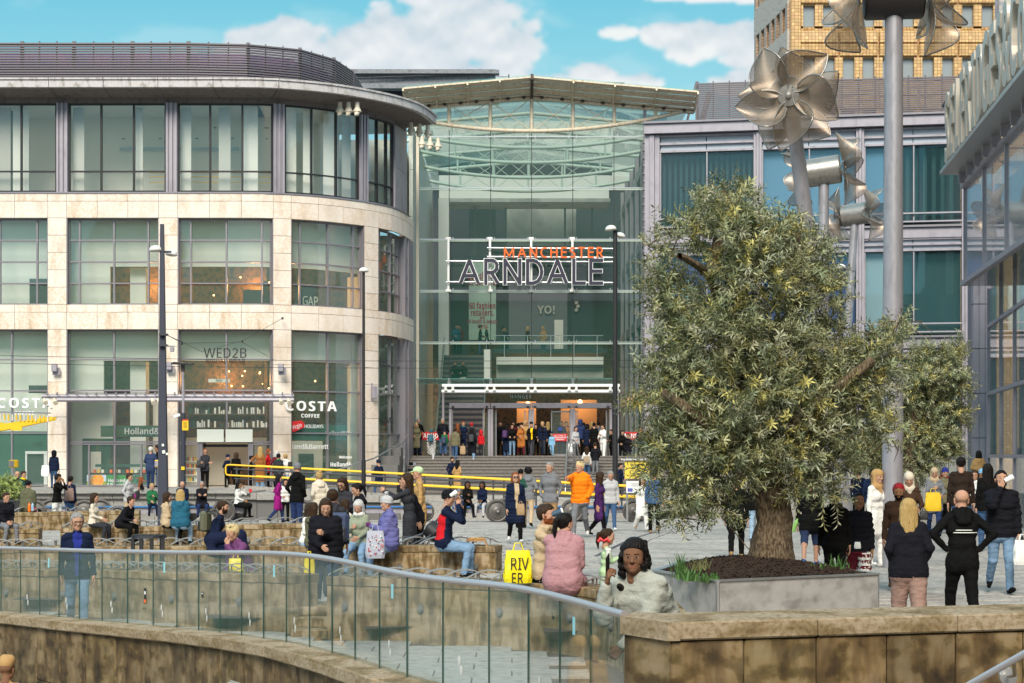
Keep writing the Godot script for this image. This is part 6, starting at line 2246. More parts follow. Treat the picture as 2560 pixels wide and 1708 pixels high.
func lamps() -> void:
	var p := at(408,1240,52.0)
	p.y = gy(p.x,52.0)
	var t := thing("lamp_post","tall square tapering blue grey lamp post with two white dome lamps","lamp post",p,"lamp posts on the square")
	var top := at(405,561,52.0) - p
	var st := new_st()
	for k in 4:
		var f := func(h): return lerpf(0.15,0.055,h)
		var c := [Vector2(-1,1),Vector2(1,1),Vector2(1,-1),Vector2(-1,-1)]
		var a: Vector2 = c[k]
		var b: Vector2 = c[(k + 1) % 4]
		quad(st,Vector3(a.x*f.call(1.0),top.y,a.y*f.call(1.0)) + Vector3(top.x,0,0),Vector3(b.x*f.call(1.0),top.y,b.y*f.call(1.0)) + Vector3(top.x,0,0),Vector3(b.x*0.15,0,b.y*0.15),Vector3(a.x*0.15,0,a.y*0.15))
	sbox(st,top,Vector3(0.11,0.01,0.11))
	part("post",st,M.pole_blue,t)
	dome(t,at(389,625,52.0) - p,0.2,0.05)
	dome(t,at(428,636,52.4) - p,0.18,-0.1)
	for s in [[395,626],[416,630]]:
		block("lamp_arm",M.pole_blue,t,at(s[0],s[1],52.1) - p,Vector3(0.3,0.06,0.06))
	for y in [837,864]:
		block("clamp_band",M.dark_steel,t,at(409,y,51.9) - p,Vector3(0.24,0.06,0.28))
	block("bracket",M.steel,t,at(425,866,51.8) - p,Vector3(0.3,0.04,0.04))
	block("camera_box",M.mauve_metal,t,at(430,874,51.7) - p,Vector3(0.12,0.14,0.1),Basis(),0.01)
	for s in [[407,1113,0.07],[409,1130,0.09],[417,1135,0.06]]:
		block("paper_sticker",M.room_pale,t,at(s[0],s[1],51.84) - p,Vector3(s[2],s[2]*1.1,0.006),Basis(Vector3.BACK,0.15))
	for e in [[909,66.0,676,1222,0.065,1,"slim black lamp post with a single white dome lamp in front of the curved corner"],[1538,60.0,574,1262,0.1,2,"black lamp post with two dome lamps in front of the glass entrance"],[2102,62.0,668,1250,0.07,1,"slim dark lamp post with one dome lamp behind the olive tree"]]:
		var b := at(e[0],e[3],e[1])
		var l := thing("lamp_post",e[6],"lamp post",b,"lamp posts on the square")
		var h: float = 2.2 - (e[2] - 1135.0)*e[1]/FOCAL - b.y
		st = new_st()
		tube(st,[Vector3.ZERO,Vector3(0,1.1,0)],float(e[4])*1.35,14)
		part("post_base",st,M.black,l)
		st = new_st()
		tube(st,[Vector3(0,1.1,0),Vector3(0,h - (0.05 if e[5] == 1 else -0.05),0)],[float(e[4]),float(e[4])*0.8],14)
		part("post",st,M.black,l)
		if e[5] == 1:
			dome(l,Vector3(0,h - 0.02,0),0.19)
		else:
			dome(l,Vector3(-0.16,h,0.1),0.2,0.08)
			dome(l,Vector3(0.2,h - 0.2,-0.25),0.18,-0.25)
		for y in [h*0.33,h*0.35]:
			block("band",M.dark_steel,l,Vector3(0,y,0),Vector3(float(e[4])*2.2,0.05,float(e[4])*2.2))
	# slim mast with a flat solar head, camera and yellow notice
	var b := at(458,1227,66.0)
	var l := thing("sign_mast","slim blue grey mast with a flat dark solar head, a camera and a yellow notice","mast",b)
	st = new_st()
	tube(st,[Vector3.ZERO,Vector3(0,3.05,0)],0.085,12)
	part("mast_base",st,M.pole_blue,l)
	st = new_st()
	tube(st,[Vector3(0,3.05,0),at(457,925,66) - b],0.05,10)
	part("mast",st,M.mauve_metal,l)
	block("lamp_body",M.black,l,at(457,921,66) - b,Vector3(0.14,0.26,0.14),Basis(),0.02)
	block("solar_panel",M.black,l,at(457,909,66) - b,Vector3(0.82,0.06,0.5),Basis(Vector3.BACK,-0.06)*Basis(Vector3.RIGHT,0.12),0.01)
	var nb := block("notice",M.yellow_paint,l,at(463,1064,65.9) - b,Vector3(0.24,0.38,0.02))
	for k in 6:
		block("notice_line",M.black,nb,Vector3(0,0.12 - k*0.04,0.013),Vector3(0.16 - (k % 3)*0.02,0.012,0.004))
	block("notice_head",M.red_paint,l,at(463,1050,65.9) - b,Vector3(0.22,0.05,0.02))
	block("yellow_band",M.yellow_paint,l,at(457,1171,65.87) - b,Vector3(0.13,0.13,0.02))
	block("camera",M.white_paint,l,at(442,1040,65.7) - b,Vector3(0.26,0.12,0.12),Basis(Vector3.BACK,0.4),0.02)

# ---------- benches on railway wheels and other street furniture
func wheel(t: Node,c: Vector3,r: float,yaw: float) -> void:
	var bs := Basis(Vector3.UP,yaw)*Basis(Vector3.RIGHT,PI/2)
	var st := new_st()
	lathe(st,[[0.0,0.13],[r*0.16,0.13],[r*0.19,0.08],[r*0.36,0.05],[r*0.4,0.035],[r*0.75,0.0],[r*0.78,0.055],[r*0.86,0.065],[r*0.87,0.02],[r*0.98,0.015],[r,-0.02],[r*0.98,-0.05],[0.0,-0.06]],Transform3D(bs,c),36)
	var w := part("wheel",st,worn(mat("wheel_iron",lin(0.17,0.16,0.15),0.5,0.5),Vector3(1.5,1.5,1.5),[[0.0,grey(0.5)],[0.5,grey(0.9)],[1.0,Color.WHITE]],0.03,4,90),t)
	st = new_st()
	lathe(st,[[0.0,0.15],[r*0.11,0.15],[r*0.12,0.12]],Transform3D(bs,c),16)
	part("hub_cap",st,M.brushed,w)

func street_things() -> void:
	for e in [[35,425,[[95,0.42],[218,0.42],[300,0.3]],"left blue plank bench on iron railway wheels, below the shop windows"],[432,612,[[564,0.42],[445,0.34]],"middle blue plank bench on iron railway wheels, left of the magenta coat"],[740,1080,[[760,0.42],[1040,0.36]],"blue plank bench on iron wheels mostly hidden behind the crowd"],[1130,1600,[[1243,0.43],[1429,0.43],[1583,0.43]],"right blue plank bench on three iron railway wheels where two girls sit"]]:
		var d := 61.0
		var c := at((e[0] + e[1])*0.5,1135,d)
		c.y = -0.29
		var t := thing("wheel_bench",e[3],"bench",c,"benches on railway wheels")
		var len: float = (e[1] - e[0])*d/FOCAL
		block("plank",M.blue_plank,t,Vector3(0,0.57,0),Vector3(len,0.05,0.42),Basis(),0.01)
		block("beam",M.mauve_metal,t,Vector3(0,0.44,0.06),Vector3(len,0.2,0.1))
		for w in e[2]:
			var x: float = (w[0] - 1280.0)*d/FOCAL - c.x
			wheel(t,Vector3(x,w[1],0.42),w[1],0.18)
			wheel(t,Vector3(x + 0.28,w[1],-0.75),w[1],0.18)
			var st := new_st()
			tube(st,[Vector3(x,w[1],0.42),Vector3(x + 0.28,w[1],-0.75)],0.07,8)
			part("axle",st,M.dark_steel,t)
	# yellow steel gantry at the left edge
	var y := thing("yellow_gantry","yellow steel beam with a row of small fixings reaching in from the left edge","gantry",Vector3(0,-0.3,0))
	var st := new_st()
	for z in [0.0,0.35]:
		extrude(st,PackedVector2Array([Vector2(-21.0,3.15),Vector2(-19.35,3.4),Vector2(-17.5,3.78),Vector2(-17.42,3.9),Vector2(-17.62,3.9),Vector2(-19.3,3.66),Vector2(-19.9,3.78),Vector2(-21.0,3.82)]),-64.0 - z,-63.9 - z)
	part("beam",st,M.yellow_paint,y)
	st = new_st()
	bar(st,Vector3(-21,4.12,-63.9),Vector3(-17.55,4.05,-63.9),0.05,0.05)
	part("top_rail",st,M.frame,y)
	for k in 22:
		block("fixing",M.yellow_paint if k % 3 else M.cream_steel,y,Vector3(-20.8 + k*0.15,3.93 - 0.004*k,-63.88),Vector3(0.05,0.24,0.06))
	st = new_st()
	tube(st,[Vector3(-20.7,0.75,-64.2),Vector3(-20.7,3.5,-64.2)],0.09,10)
	part("post",st,M.yellow_paint,y)
	block("hanging_plate",M.yellow_paint,y,at(41,1071,63.9) + Vector3(0,0.3,0),Vector3(0.42,0.17,0.03))
	for e in [[34,1155,0.35,"yellow framed ticket machine head on a grey post in front of the lift door"],[397,1152,0.3,"yellow framed ticket machine half hidden by the blue lamp post"]]:
		var b := at(e[0],1222,66.0)
		var m := thing("ticket_post",e[3],"ticket machine",b,"yellow ticket posts")
		block("post",M.steel,m,Vector3(0,0.4,0),Vector3(0.09,0.85,0.09))
		block("head",M.yellow_paint,m,Vector3(0,0.98,0),Vector3(e[2],0.3,0.2),Basis(),0.03)
		block("screen",M.mauve_metal,m,Vector3(-0.06,0.98,0.105),Vector3(e[2]*0.55,0.22,0.02))
	# clipped shrub in a black tub at the left edge
	var bp := at(18,1275,57.0)
	bp.y = gy(bp.x,57.0)
	var tub := thing("black_planter_tub","square black planter tub at the left edge","planter",bp)
	block("tub",M.black,tub,Vector3(0,0.35,0),Vector3(1.5,0.9,0.8),Basis(),0.02)
	block("rim",M.dark_steel,tub,Vector3(0,0.82,0),Vector3(1.56,0.06,0.86))
	var bush := thing("shrub","round light green shrub growing in the black tub at the left edge","shrub",bp + Vector3(0,0.85,0))
	crown(bush,"foliage",[[Vector3(-0.2,0.35,0),0.42],[Vector3(0.2,0.25,0),0.36],[Vector3(0.0,0.5,0),0.3],[Vector3(-0.45,0.25,0),0.3]],900,[leaf_spray(8,14,0.16)],[lin(0.12,0.2,0.02),lin(0.2,0.26,0.03),lin(0.06,0.1,0.02)],5)
	# black trestle table in the seats
	var tp := at(372,1392,29.5)
	tp.y = 0.06
	var tb := thing("black_table","black slatted octagonal table standing between the stone seats","table",tp)
	st = new_st()
	var oct := PackedVector2Array()
	for k in 8:
		oct.append(Vector2(cos(TAU*(k + 0.5)/8),sin(TAU*(k + 0.5)/8))*Vector2(0.31,0.26))
	extrude(st,oct,0.66,0.71,Transform3D(Basis(Vector3.RIGHT,Vector3.BACK,Vector3.UP),Vector3.ZERO))
	part("table_top",st,M.dark_steel,tb)
	for k in 5:
		block("slat",M.black,tb,Vector3(-0.22 + k*0.11,0.717,0),Vector3(0.09,0.012,0.36))
	for s in [[-0.26,0.1],[0.26,0.1],[-0.09,0.2],[0.09,0.2],[-0.18,-0.2],[0.18,-0.2]]:
		block("leg",M.black,tb,Vector3(s[0],0.33,s[1]),Vector3(0.06,0.66,0.06))
	# overhead tram wires between the buildings
	for e in [[-60,893,1700,905,0.0,"upper overhead wire crossing in front of the shopping block"],[-60,912,1700,922,0.4,"lower overhead wire crossing in front of the shopping block"]]:
		var w := thing("overhead_wire",e[5],"wire",Vector3.ZERO,"overhead wires")
		st = new_st()
		var pts := []
		for i in 13:
			var f := i/12.0
			pts.append(at(lerpf(e[0],e[2],f),lerpf(e[1],e[3],f) + 8.0*sin(f*PI) - 5,58.0))
		tube(st,pts,0.009,5)
		part("wire",st,M.black,w)
	var sp := thing("span_wire","thin span wire from a wall eye on the stone pier to the blue lamp post","wire",Vector3.ZERO,"overhead wires")
	st = new_st()
	tube(st,[at(706,796,73.3),at(637,835,69.0),at(600,856,66.0),at(455,858,56.0),at(418,838,52.0)],0.01,5)
	tube(st,[at(418,838,52.0),at(505,880,58.0),at(600,853,64),at(686,900,72)],0.009,5)
	part("wire",st,M.dark_steel,sp)
	st = new_st()
	lathe(st,[[0.0,0.06],[0.05,0.04],[0.06,0.0]],Transform3D(Basis(Vector3.RIGHT,PI/2),at(706,796,73.45)),10)
	part("wall_eye",st,M.dark_steel,sp)
	for p in [[455,858,56.0],[606,854,64.5]]:
		block("insulator",M.black,sp,at(p[0],p[1],p[2]),Vector3(0.05,0.12,0.05))
	# folding ladder on the steps
	var ld := thing("step_ladder","aluminium folding ladder standing open on the entrance steps","ladder",at(1432,1180,79.5))
	for e in [[[-0.42,0,0.1],[-0.1,1.35,0]],[[-0.1,0,0.1],[0.12,1.35,0]],[[0.15,0.1,-0.4],[-0.02,1.35,-0.05]],[[0.42,0.1,-0.4],[0.2,1.35,-0.05]]]:
		st = new_st()
		bar(st,Vector3(e[0][0],e[0][1],e[0][2]),Vector3(e[1][0],e[1][1],e[1][2]),0.05,0.03)
		part("stile",st,M.steel,ld)
	for k in 4:
		var f := 0.15 + k*0.25
		block("rung",M.steel,ld,Vector3(lerpf(-0.26,0.01,f),1.35*f,lerpf(0.1,0,f)),Vector3(0.3,0.04,0.06))
	# folding pushchair beside the man with the cup
	var pc := at(1062,1362,32.4)
	pc.y = gy(pc.x,32.4)
	var pr := thing("pushchair","folded dark grey pushchair beside the man in black and red","pushchair",pc)
	st = new_st()
	tube(st,[Vector3(-0.35,0.62,0),Vector3(-0.05,0.72,0),Vector3(0.25,1.0,0),Vector3(0.32,1.06,0.0)],0.022,8)
	tube(st,[Vector3(-0.3,0.5,0.2),Vector3(0.1,0.68,0.2),Vector3(0.3,0.95,0.2)],0.022,8)
	tube(st,[Vector3(-0.2,0.15,0.1),Vector3(0.3,0.9,0.1)],0.02,8)
	tube(st,[Vector3(0.25,0.15,0.1),Vector3(-0.1,0.7,0.1)],0.02,8)
	part("frame",st,M.dark_steel,pr)
	st = new_st()
	lathe(st,[[0.0,0.22],[0.16,0.18],[0.2,0.0],[0.15,-0.12],[0.0,-0.16]],Transform3D(Basis(Vector3.BACK,0.9).scaled(Vector3(1,1,0.8)),Vector3(0.2,0.75,0.08)),14)
	part("hood",st,M.black,pr)
	st = new_st()
	tube(st,[Vector3(-0.42,0.66,0.1),Vector3(-0.3,0.62,0.1),Vector3(-0.22,0.6,0.1)],[0.03,0.07,0.08],8)
	part("seat_roll",st,M.charcoal_wall,pr)
	for x in [-0.22,0.28]:
		for z in [0.0,0.26]:
			st = new_st()
			lathe(st,[[0.06,0.02],[0.13,0.02],[0.14,0.0],[0.13,-0.02],[0.06,-0.02]],Transform3D(Basis(Vector3.RIGHT,PI/2),Vector3(x,0.14,z)),14)
			part("wheel",st,M.black,pr)
	# tray of food on the seat end
	var tr := thing("food_tray","brown cardboard food tray with chips at the end of the stone seat","food tray",at(1196,1358,30.9))
	block("tray",mat("cardboard",lin(0.36,0.2,0.09),0.8),tr,Vector3(-0.05,0.05,0),Vector3(0.34,0.03,0.26))
	block("tray_side",M.cardboard,tr,Vector3(0.14,0.0,0.0),Vector3(0.03,0.22,0.28),Basis(Vector3.BACK,0.35))
	for k in 12:
		block("chip",mat("chip",lin(0.6,0.35,0.1),0.7),tr,Vector3(-0.15 + (k % 6)*0.04,0.075 + (k/6)*0.015,-0.05 + (k % 3)*0.05),Vector3(0.08,0.014,0.016),Basis.from_euler(Vector3(0.2*(k % 3),k*0.9,0.1)))

# ---------- signs on the square
func signs() -> void:
	var a := at(1592,1262,58.0)
	a.y = gy(a.x,58.0)
	var t := thing("tram_notice_board","yellow and white passenger notice board on grey legs under the olive tree","sign",a)
	var f := at(1593,1171,58.0) - a
	var b := block("yellow_board",mat("board_yellow",lin(0.72,0.55,0.06),0.5),t,f,Vector3(0.86,0.72,0.04),Basis(),0.006)
	block("board_head",M.frame,t,at(1593,1149,57.95) - a,Vector3(0.86,0.12,0.045))
	letters("board_title","Pay before you board",0.06,0.004,M.white_letters,t,Transform3D(Basis(),at(1584,1149,57.9) - a),true)
	for k in 9:
		block("text_line",M.charcoal_wall,b,Vector3(-0.04 + (k % 2)*0.02,0.14 - k*0.052,0.023),Vector3(0.44 - (k % 3)*0.08,0.014,0.003))
	var w := block("white_board",M.white_paint,t,at(1602,1218,58.0) - a,Vector3(1.0,0.4,0.04),Basis(),0.006)
	for k in 4:
		block("text_line",M.charcoal_wall,w,Vector3(0.0,0.13 - k*0.04,0.023),Vector3(0.7 - (k % 2)*0.1,0.01,0.003))
	var fl := block("flag_patch",mat("flag_blue",lin(0.02,0.06,0.4),0.5),w,Vector3(-0.37,-0.1,0.023),Vector3(0.17,0.12,0.004))
	for k in 12:
		block("flag_star",M.yellow_paint,fl,Vector3(cos(TAU*k/12)*0.04,sin(TAU*k/12)*0.04,0.003),Vector3(0.01,0.01,0.002),Basis(Vector3.BACK,0.78))
	for x in [1568,1618]:
		block("leg",M.steel,t,at(x,1215,58.05)*Vector3(1,0,1) - a*Vector3(1,0,1) + Vector3.UP*0.9,Vector3(0.07,1.9,0.05))
	for e in [[1693,1121,0.83,0.75,0.06,"TRAMWAY|LOOK|BOTH WAYS","tilted blue tramway warning sign left of the olive crown"],[1766,1128,0.5,0.6,0.0,"LOOK|FOR|TRAMS","smaller blue sign seen through the olive leaves"]]:
		var p := at(e[0],1240,70.0)
		p.y = 0.0
		var s := thing("blue_tram_sign",e[6],"sign",p,"blue tramway signs")
		var c: Vector3 = at(e[0],e[1],70.0) - p
		var bd := block("board",mat("sign_blue",lin(0.015,0.16,0.55),0.4),s,c,Vector3(e[2],e[3],0.03),Basis(Vector3.BACK,e[4]),0.005)
		block("border",M.white_paint,s,c + Vector3(0,0,-0.012),Vector3(e[2] + 0.05,e[3] + 0.05,0.02),Basis(Vector3.BACK,e[4]))
		var lines: PackedStringArray = e[5].split("|")
		for k in lines.size():
			letters("sign_text",lines[k],0.11,0.006,M.white_letters,bd,Transform3D(Basis(),Vector3(0,0.2 - k*0.19,0.018)),true,0.9)
		var st := new_st()
		tube(st,[Vector3.ZERO,c + Vector3(0,0.2,-0.06)],0.035,8)
		part("post",st,M.dark_steel,s)
	# white van-like kiosk base seen behind the trunk
	var k := thing("stone_plinth","pale stone plinth behind the olive trunk","plinth",at(2000,1135,48.0)*Vector3(1,0,1) + Vector3(0,-0.1,0))
	block("plinth",M.platform_stone,k,Vector3(0,0.5,0),Vector3(2.6,0.95,0.6),Basis(),0.02)

# ---------- people: one continuous skin for each body, meshed from tapered bones joined smoothly
var templates := {}
var folds: FastNoiseLite
var COL := {}

func colours() -> void:
	for e in ["black .005 .005 .007","soft_black .01 .01 .013","navy .008 .013 .036","navy2 .03 .045 .1","indigo .02 .035 .1","denim .05 .1 .2","denim_light .17 .27 .4","pale_denim .3 .42 .55","grey .16 .165 .18","dark_grey .032 .033 .04","pale_grey .42 .42 .43","white .68 .67 .64","cream .6 .53 .43","beige .45 .34 .22","tan .32 .2 .1","camel .4 .24 .1","leather .26 .1 .03","rust .38 .13 .03","orange .85 .2 .01","red .5 .015 .02","maroon .12 .015 .025","pink .38 .2 .22","magenta .26 .012 .15","purple .06 .02 .1","plum .14 .05 .14","lilac .12 .12 .3","teal .02 .1 .16","green .02 .12 .05","bottle .02 .07 .05","olive .1 .1 .06","khaki .15 .135 .08","sage .24 .27 .2","mint .45 .6 .35","grey_green .36 .37 .33","yellow .8 .5 .01","blue .03 .12 .4","royal .02 .03 .2","sky .2 .4 .6","brown .05 .028 .018","dark_brown .025 .016 .012","mauve_brown .27 .17 .14","skin .46 .26 .18","skin2 .42 .24 .16","skin_tan .3 .16 .09","skin_brown .19 .095 .055","skin_dark .07 .032 .02","blonde .42 .28 .11","pale_blonde .6 .47 .24","hair_brown .036 .018 .009","hair_dark .007 .005 .005","hair_red .2 .06 .02","hair_grey .26 .25 .24","hair_white .55 .54 .52","hair_pink .4 .02 .03"]:
		var p: PackedStringArray = e.split(" ")
		COL[p[0]] = Color(float(p[1]),float(p[2]),float(p[3]))

func net(bones: Array,cell: float) -> Dictionary:
	# smooth union of tapered capsules [a, b, ra, rb, zone, k], meshed as surface nets
	var lo := Vector3.ONE*1e6
	var hi := -lo
	for b in bones:
		var r: float = maxf(b[2],b[3]) + cell*3.0
		lo = lo.min((b[0] as Vector3).min(b[1]) - Vector3.ONE*r)
		hi = hi.max((b[0] as Vector3).max(b[1]) + Vector3.ONE*r)
	var nx := int((hi.x - lo.x)/cell) + 2
	var ny := int((hi.y - lo.y)/cell) + 2
	var nz := int((hi.z - lo.z)/cell) + 2
	var f := PackedFloat32Array()
	f.resize(nx*ny*nz)
	f.fill(99.0)
	for b in bones:
		var a: Vector3 = b[0]
		var ba: Vector3 = b[1] - a
		var ra: float = b[2]
		var dr: float = b[3] - ra
		var k: float = b[5]
		var inv := 1.0/maxf(ba.length_squared(),1e-8)
		var m: float = maxf(ra,b[3]) + cell*2.2 + k*0.5
		var l: Vector3 = (a.min(b[1]) - Vector3.ONE*m - lo)/cell
		var h: Vector3 = (a.max(b[1]) + Vector3.ONE*m - lo)/cell
		var x0 := maxi(int(l.x),0)
		var x1 := mini(int(h.x) + 1,nx - 1)
		for z in range(maxi(int(l.z),0),mini(int(h.z) + 1,nz - 1) + 1):
			for y in range(maxi(int(l.y),0),mini(int(h.y) + 1,ny - 1) + 1):
				var i := (z*ny + y)*nx + x0
				var p := lo + Vector3(x0,y,z)*cell - a
				for x in range(x0,x1 + 1):
					var t := clampf(p.dot(ba)*inv,0.0,1.0)
					var d := (p - ba*t).length() - ra - dr*t
					var o := f[i]
					var q := k - absf(o - d)
					f[i] = minf(o,d) - (q*q*0.25/k if q > 0.0 else 0.0)
					i += 1
					p.x += cell
	var idx := PackedInt32Array()
	idx.resize(nx*ny*nz)
	var vs := PackedVector3Array()
	var ns := PackedVector3Array()
	var far := cell*1.8
	var sx := 1
	var sy := nx
	var sz := nx*ny
	for z in nz - 1:
		for y in ny - 1:
			var i := (z*ny + y)*nx - 1
			for x in nx - 1:
				i += 1
				var f0 := f[i]
				if absf(f0) > far:
					continue
				var f1 := f[i + sx]
				var f2 := f[i + sy]
				var f3 := f[i + sx + sy]
				var f4 := f[i + sz]
				var f5 := f[i + sx + sz]
				var f6 := f[i + sy + sz]
				var f7 := f[i + sx + sy + sz]
				var s := int(f0 < 0) + int(f1 < 0) + int(f2 < 0) + int(f3 < 0) + int(f4 < 0) + int(f5 < 0) + int(f6 < 0) + int(f7 < 0)
				if s == 0 or s == 8:
					continue
				var c := Vector3.ZERO
				var n := 0.0
				if (f0 < 0) != (f1 < 0): c += Vector3(f0/(f0 - f1),0,0); n += 1
				if (f2 < 0) != (f3 < 0): c += Vector3(f2/(f2 - f3),1,0); n += 1
				if (f4 < 0) != (f5 < 0): c += Vector3(f4/(f4 - f5),0,1); n += 1
				if (f6 < 0) != (f7 < 0): c += Vector3(f6/(f6 - f7),1,1); n += 1
				if (f0 < 0) != (f2 < 0): c += Vector3(0,f0/(f0 - f2),0); n += 1
				if (f1 < 0) != (f3 < 0): c += Vector3(1,f1/(f1 - f3),0); n += 1
				if (f4 < 0) != (f6 < 0): c += Vector3(0,f4/(f4 - f6),1); n += 1
				if (f5 < 0) != (f7 < 0): c += Vector3(1,f5/(f5 - f7),1); n += 1
				if (f0 < 0) != (f4 < 0): c += Vector3(0,0,f0/(f0 - f4)); n += 1
				if (f1 < 0) != (f5 < 0): c += Vector3(1,0,f1/(f1 - f5)); n += 1
				if (f2 < 0) != (f6 < 0): c += Vector3(0,1,f2/(f2 - f6)); n += 1
				if (f3 < 0) != (f7 < 0): c += Vector3(1,1,f3/(f3 - f7)); n += 1
				idx[i] = vs.size() + 1
				vs.append(lo + (Vector3(x,y,z) + c/n)*cell)
				ns.append(Vector3(f1 + f3 + f5 + f7 - f0 - f2 - f4 - f6,f2 + f3 + f6 + f7 - f0 - f1 - f4 - f5,f4 + f5 + f6 + f7 - f0 - f1 - f2 - f3).normalized())
	var quads := PackedInt32Array()
	for z in range(1,nz - 1):
		for y in range(1,ny - 1):
			var i := (z*ny + y)*nx
			for x in range(1,nx - 1):
				i += 1
				var f0 := f[i]
				if absf(f0) > far:
					continue
				var inside := f0 < 0
				if inside != (f[i + sx] < 0):
					quads.append_array([idx[i - sy - sz],idx[i - sz],idx[i],idx[i - sy]])
				if inside != (f[i + sy] < 0):
					quads.append_array([idx[i - sx - sz],idx[i - sx],idx[i],idx[i - sz]])
				if inside != (f[i + sz] < 0):
					quads.append_array([idx[i - sx - sy],idx[i - sy],idx[i],idx[i - sx]])
	return {"v": vs,"n": ns,"q": quads}

class BodyMesh:
	var v := PackedVector3Array()
	var n := PackedVector3Array()
	var c := PackedColorArray()
	func corner(p: Vector3,q: Vector3,col: Color) -> void:
		v.append(p)
		n.append(q)
		c.append(col)
	func mesh() -> ArrayMesh:
		var a := []
		a.resize(Mesh.ARRAY_MAX)
		a[Mesh.ARRAY_VERTEX] = v
		a[Mesh.ARRAY_NORMAL] = n
		a[Mesh.ARRAY_COLOR] = c
		var m := ArrayMesh.new()
		m.add_surface_from_arrays(Mesh.PRIMITIVE_TRIANGLES,a)
		return m

func pour(s: BodyMesh,g: Dictionary,cols: PackedColorArray,xf := Transform3D()) -> void:
	# adds a meshed field; cols: one colour for each quad, or a single one
	var vs: PackedVector3Array = g.v
	var ns: PackedVector3Array = g.n
	var q: PackedInt32Array = g.q
	var nb := xf.basis.orthonormalized() if xf.basis.determinant() > 0 else xf.basis
	for i in range(0,q.size(),4):
		var a := q[i] - 1
		var b := q[i + 1] - 1
		var c := q[i + 2] - 1
		var d := q[i + 3] - 1
		if a < 0 or b < 0 or c < 0 or d < 0:
			continue
		var col := cols[i/4] if cols.size() > 1 else cols[0]
		var pa := xf*vs[a]
		var pb := xf*vs[b]
		var pc := xf*vs[c]
		var pd := xf*vs[d]
		var na := (nb*ns[a]).normalized()
		var nbb := (nb*ns[b]).normalized()
		var nc := (nb*ns[c]).normalized()
		var nd := (nb*ns[d]).normalized()
		if (pc - pa).cross(pb - pa).dot(na + nc) < 0.0:
			s.corner(pa,na,col); s.corner(pc,nc,col); s.corner(pb,nbb,col)
			s.corner(pa,na,col); s.corner(pd,nd,col); s.corner(pc,nc,col)
		else:
			s.corner(pa,na,col); s.corner(pb,nbb,col); s.corner(pc,nc,col)
			s.corner(pa,na,col); s.corner(pc,nc,col); s.corner(pd,nd,col)

func bn(a: Vector3,b: Vector3,ra: float,rb: float,zone := 0,k := 0.03) -> Array:
	return [a,b,ra,rb,zone,k]

func both(list: Array,a: Vector3,b: Vector3,ra: float,rb: float,k := 0.02) -> void:
	list.append(bn(a,b,ra,rb,0,k))
	list.append(bn(a*Vector3(-1,1,1),b*Vector3(-1,1,1),ra,rb,0,k))

func head_template(fine: bool) -> Dictionary:
	var key := "head%s" % fine
	if templates.has(key):
		return templates[key]
	var l := []
	l.append(bn(Vector3(0,0.042,-0.03),Vector3(0,0.04,0.022),0.08,0.074,0,0.02))
	l.append(bn(Vector3(0,0.0,0.03),Vector3(0,-0.055,0.042),0.058,0.044,0,0.03))
	l.append(bn(Vector3(0,-0.088,0.058),Vector3(0,-0.085,0.045),0.027,0.034,0,0.03))
	both(l,Vector3(0.034,-0.012,0.05),Vector3(0.04,-0.06,0.02),0.034,0.03)
	both(l,Vector3(0.018,0.027,0.079),Vector3(0.044,0.026,0.064),0.014,0.013,0.012)
	l.append(bn(Vector3(0,0.014,0.086),Vector3(0,-0.022,0.104),0.0095,0.0125,0,0.012))
	both(l,Vector3(0.009,-0.027,0.094),Vector3(0.012,-0.027,0.09),0.009,0.008,0.008)
	l.append(bn(Vector3(-0.017,-0.052,0.082),Vector3(0.017,-0.052,0.082),0.0085,0.0085,0,0.008))
	l.append(bn(Vector3(-0.014,-0.064,0.081),Vector3(0.014,-0.064,0.081),0.009,0.009,0,0.008))
	both(l,Vector3(0.079,0.014,-0.008),Vector3(0.077,-0.03,-0.002),0.014,0.01,0.008)
	l.append(bn(Vector3(0,-0.06,-0.012),Vector3(0,-0.16,-0.025),0.052,0.056,0,0.03))
	var g := net(l,0.0042 if fine else 0.008)
	var zones := PackedInt32Array()
	var q: PackedInt32Array = g.q
	for i in range(0,q.size(),4):
		var p: Vector3 = (g.v[q[i] - 1] + g.v[q[i + 2] - 1])*0.5
		var z := 0
		var ax := absf(p.x)
		if p.z > 0.055:
			if pow((ax - 0.031)/0.0145,2) + pow((p.y - 0.006)/(0.0058 if fine else 0.0075),2) < 1.0:
				z = 3 if absf(ax - 0.031) < 0.0068 or not fine else 2
			elif p.y > 0.024 and p.y < (0.0325 if fine else 0.034) and ax > 0.014 and ax < 0.05:
				z = 4
			elif p.y < -0.047 and p.y > -0.068 and ax < 0.02 and p.z > 0.081:
				z = 1
		if z == 0 and (p.y < -0.036 and p.z > -0.012 + 0.2*maxf(0.0,-0.05 - p.y) and p.y > -0.125 or ax > 0.055 and p.z > 0.005 and p.z < 0.035 and p.y < 0.0) and not (p.z > 0.088 and p.y > -0.044):
			z = 5
		zones.append(z)
	g["z"] = zones
	templates[key] = g
	return g

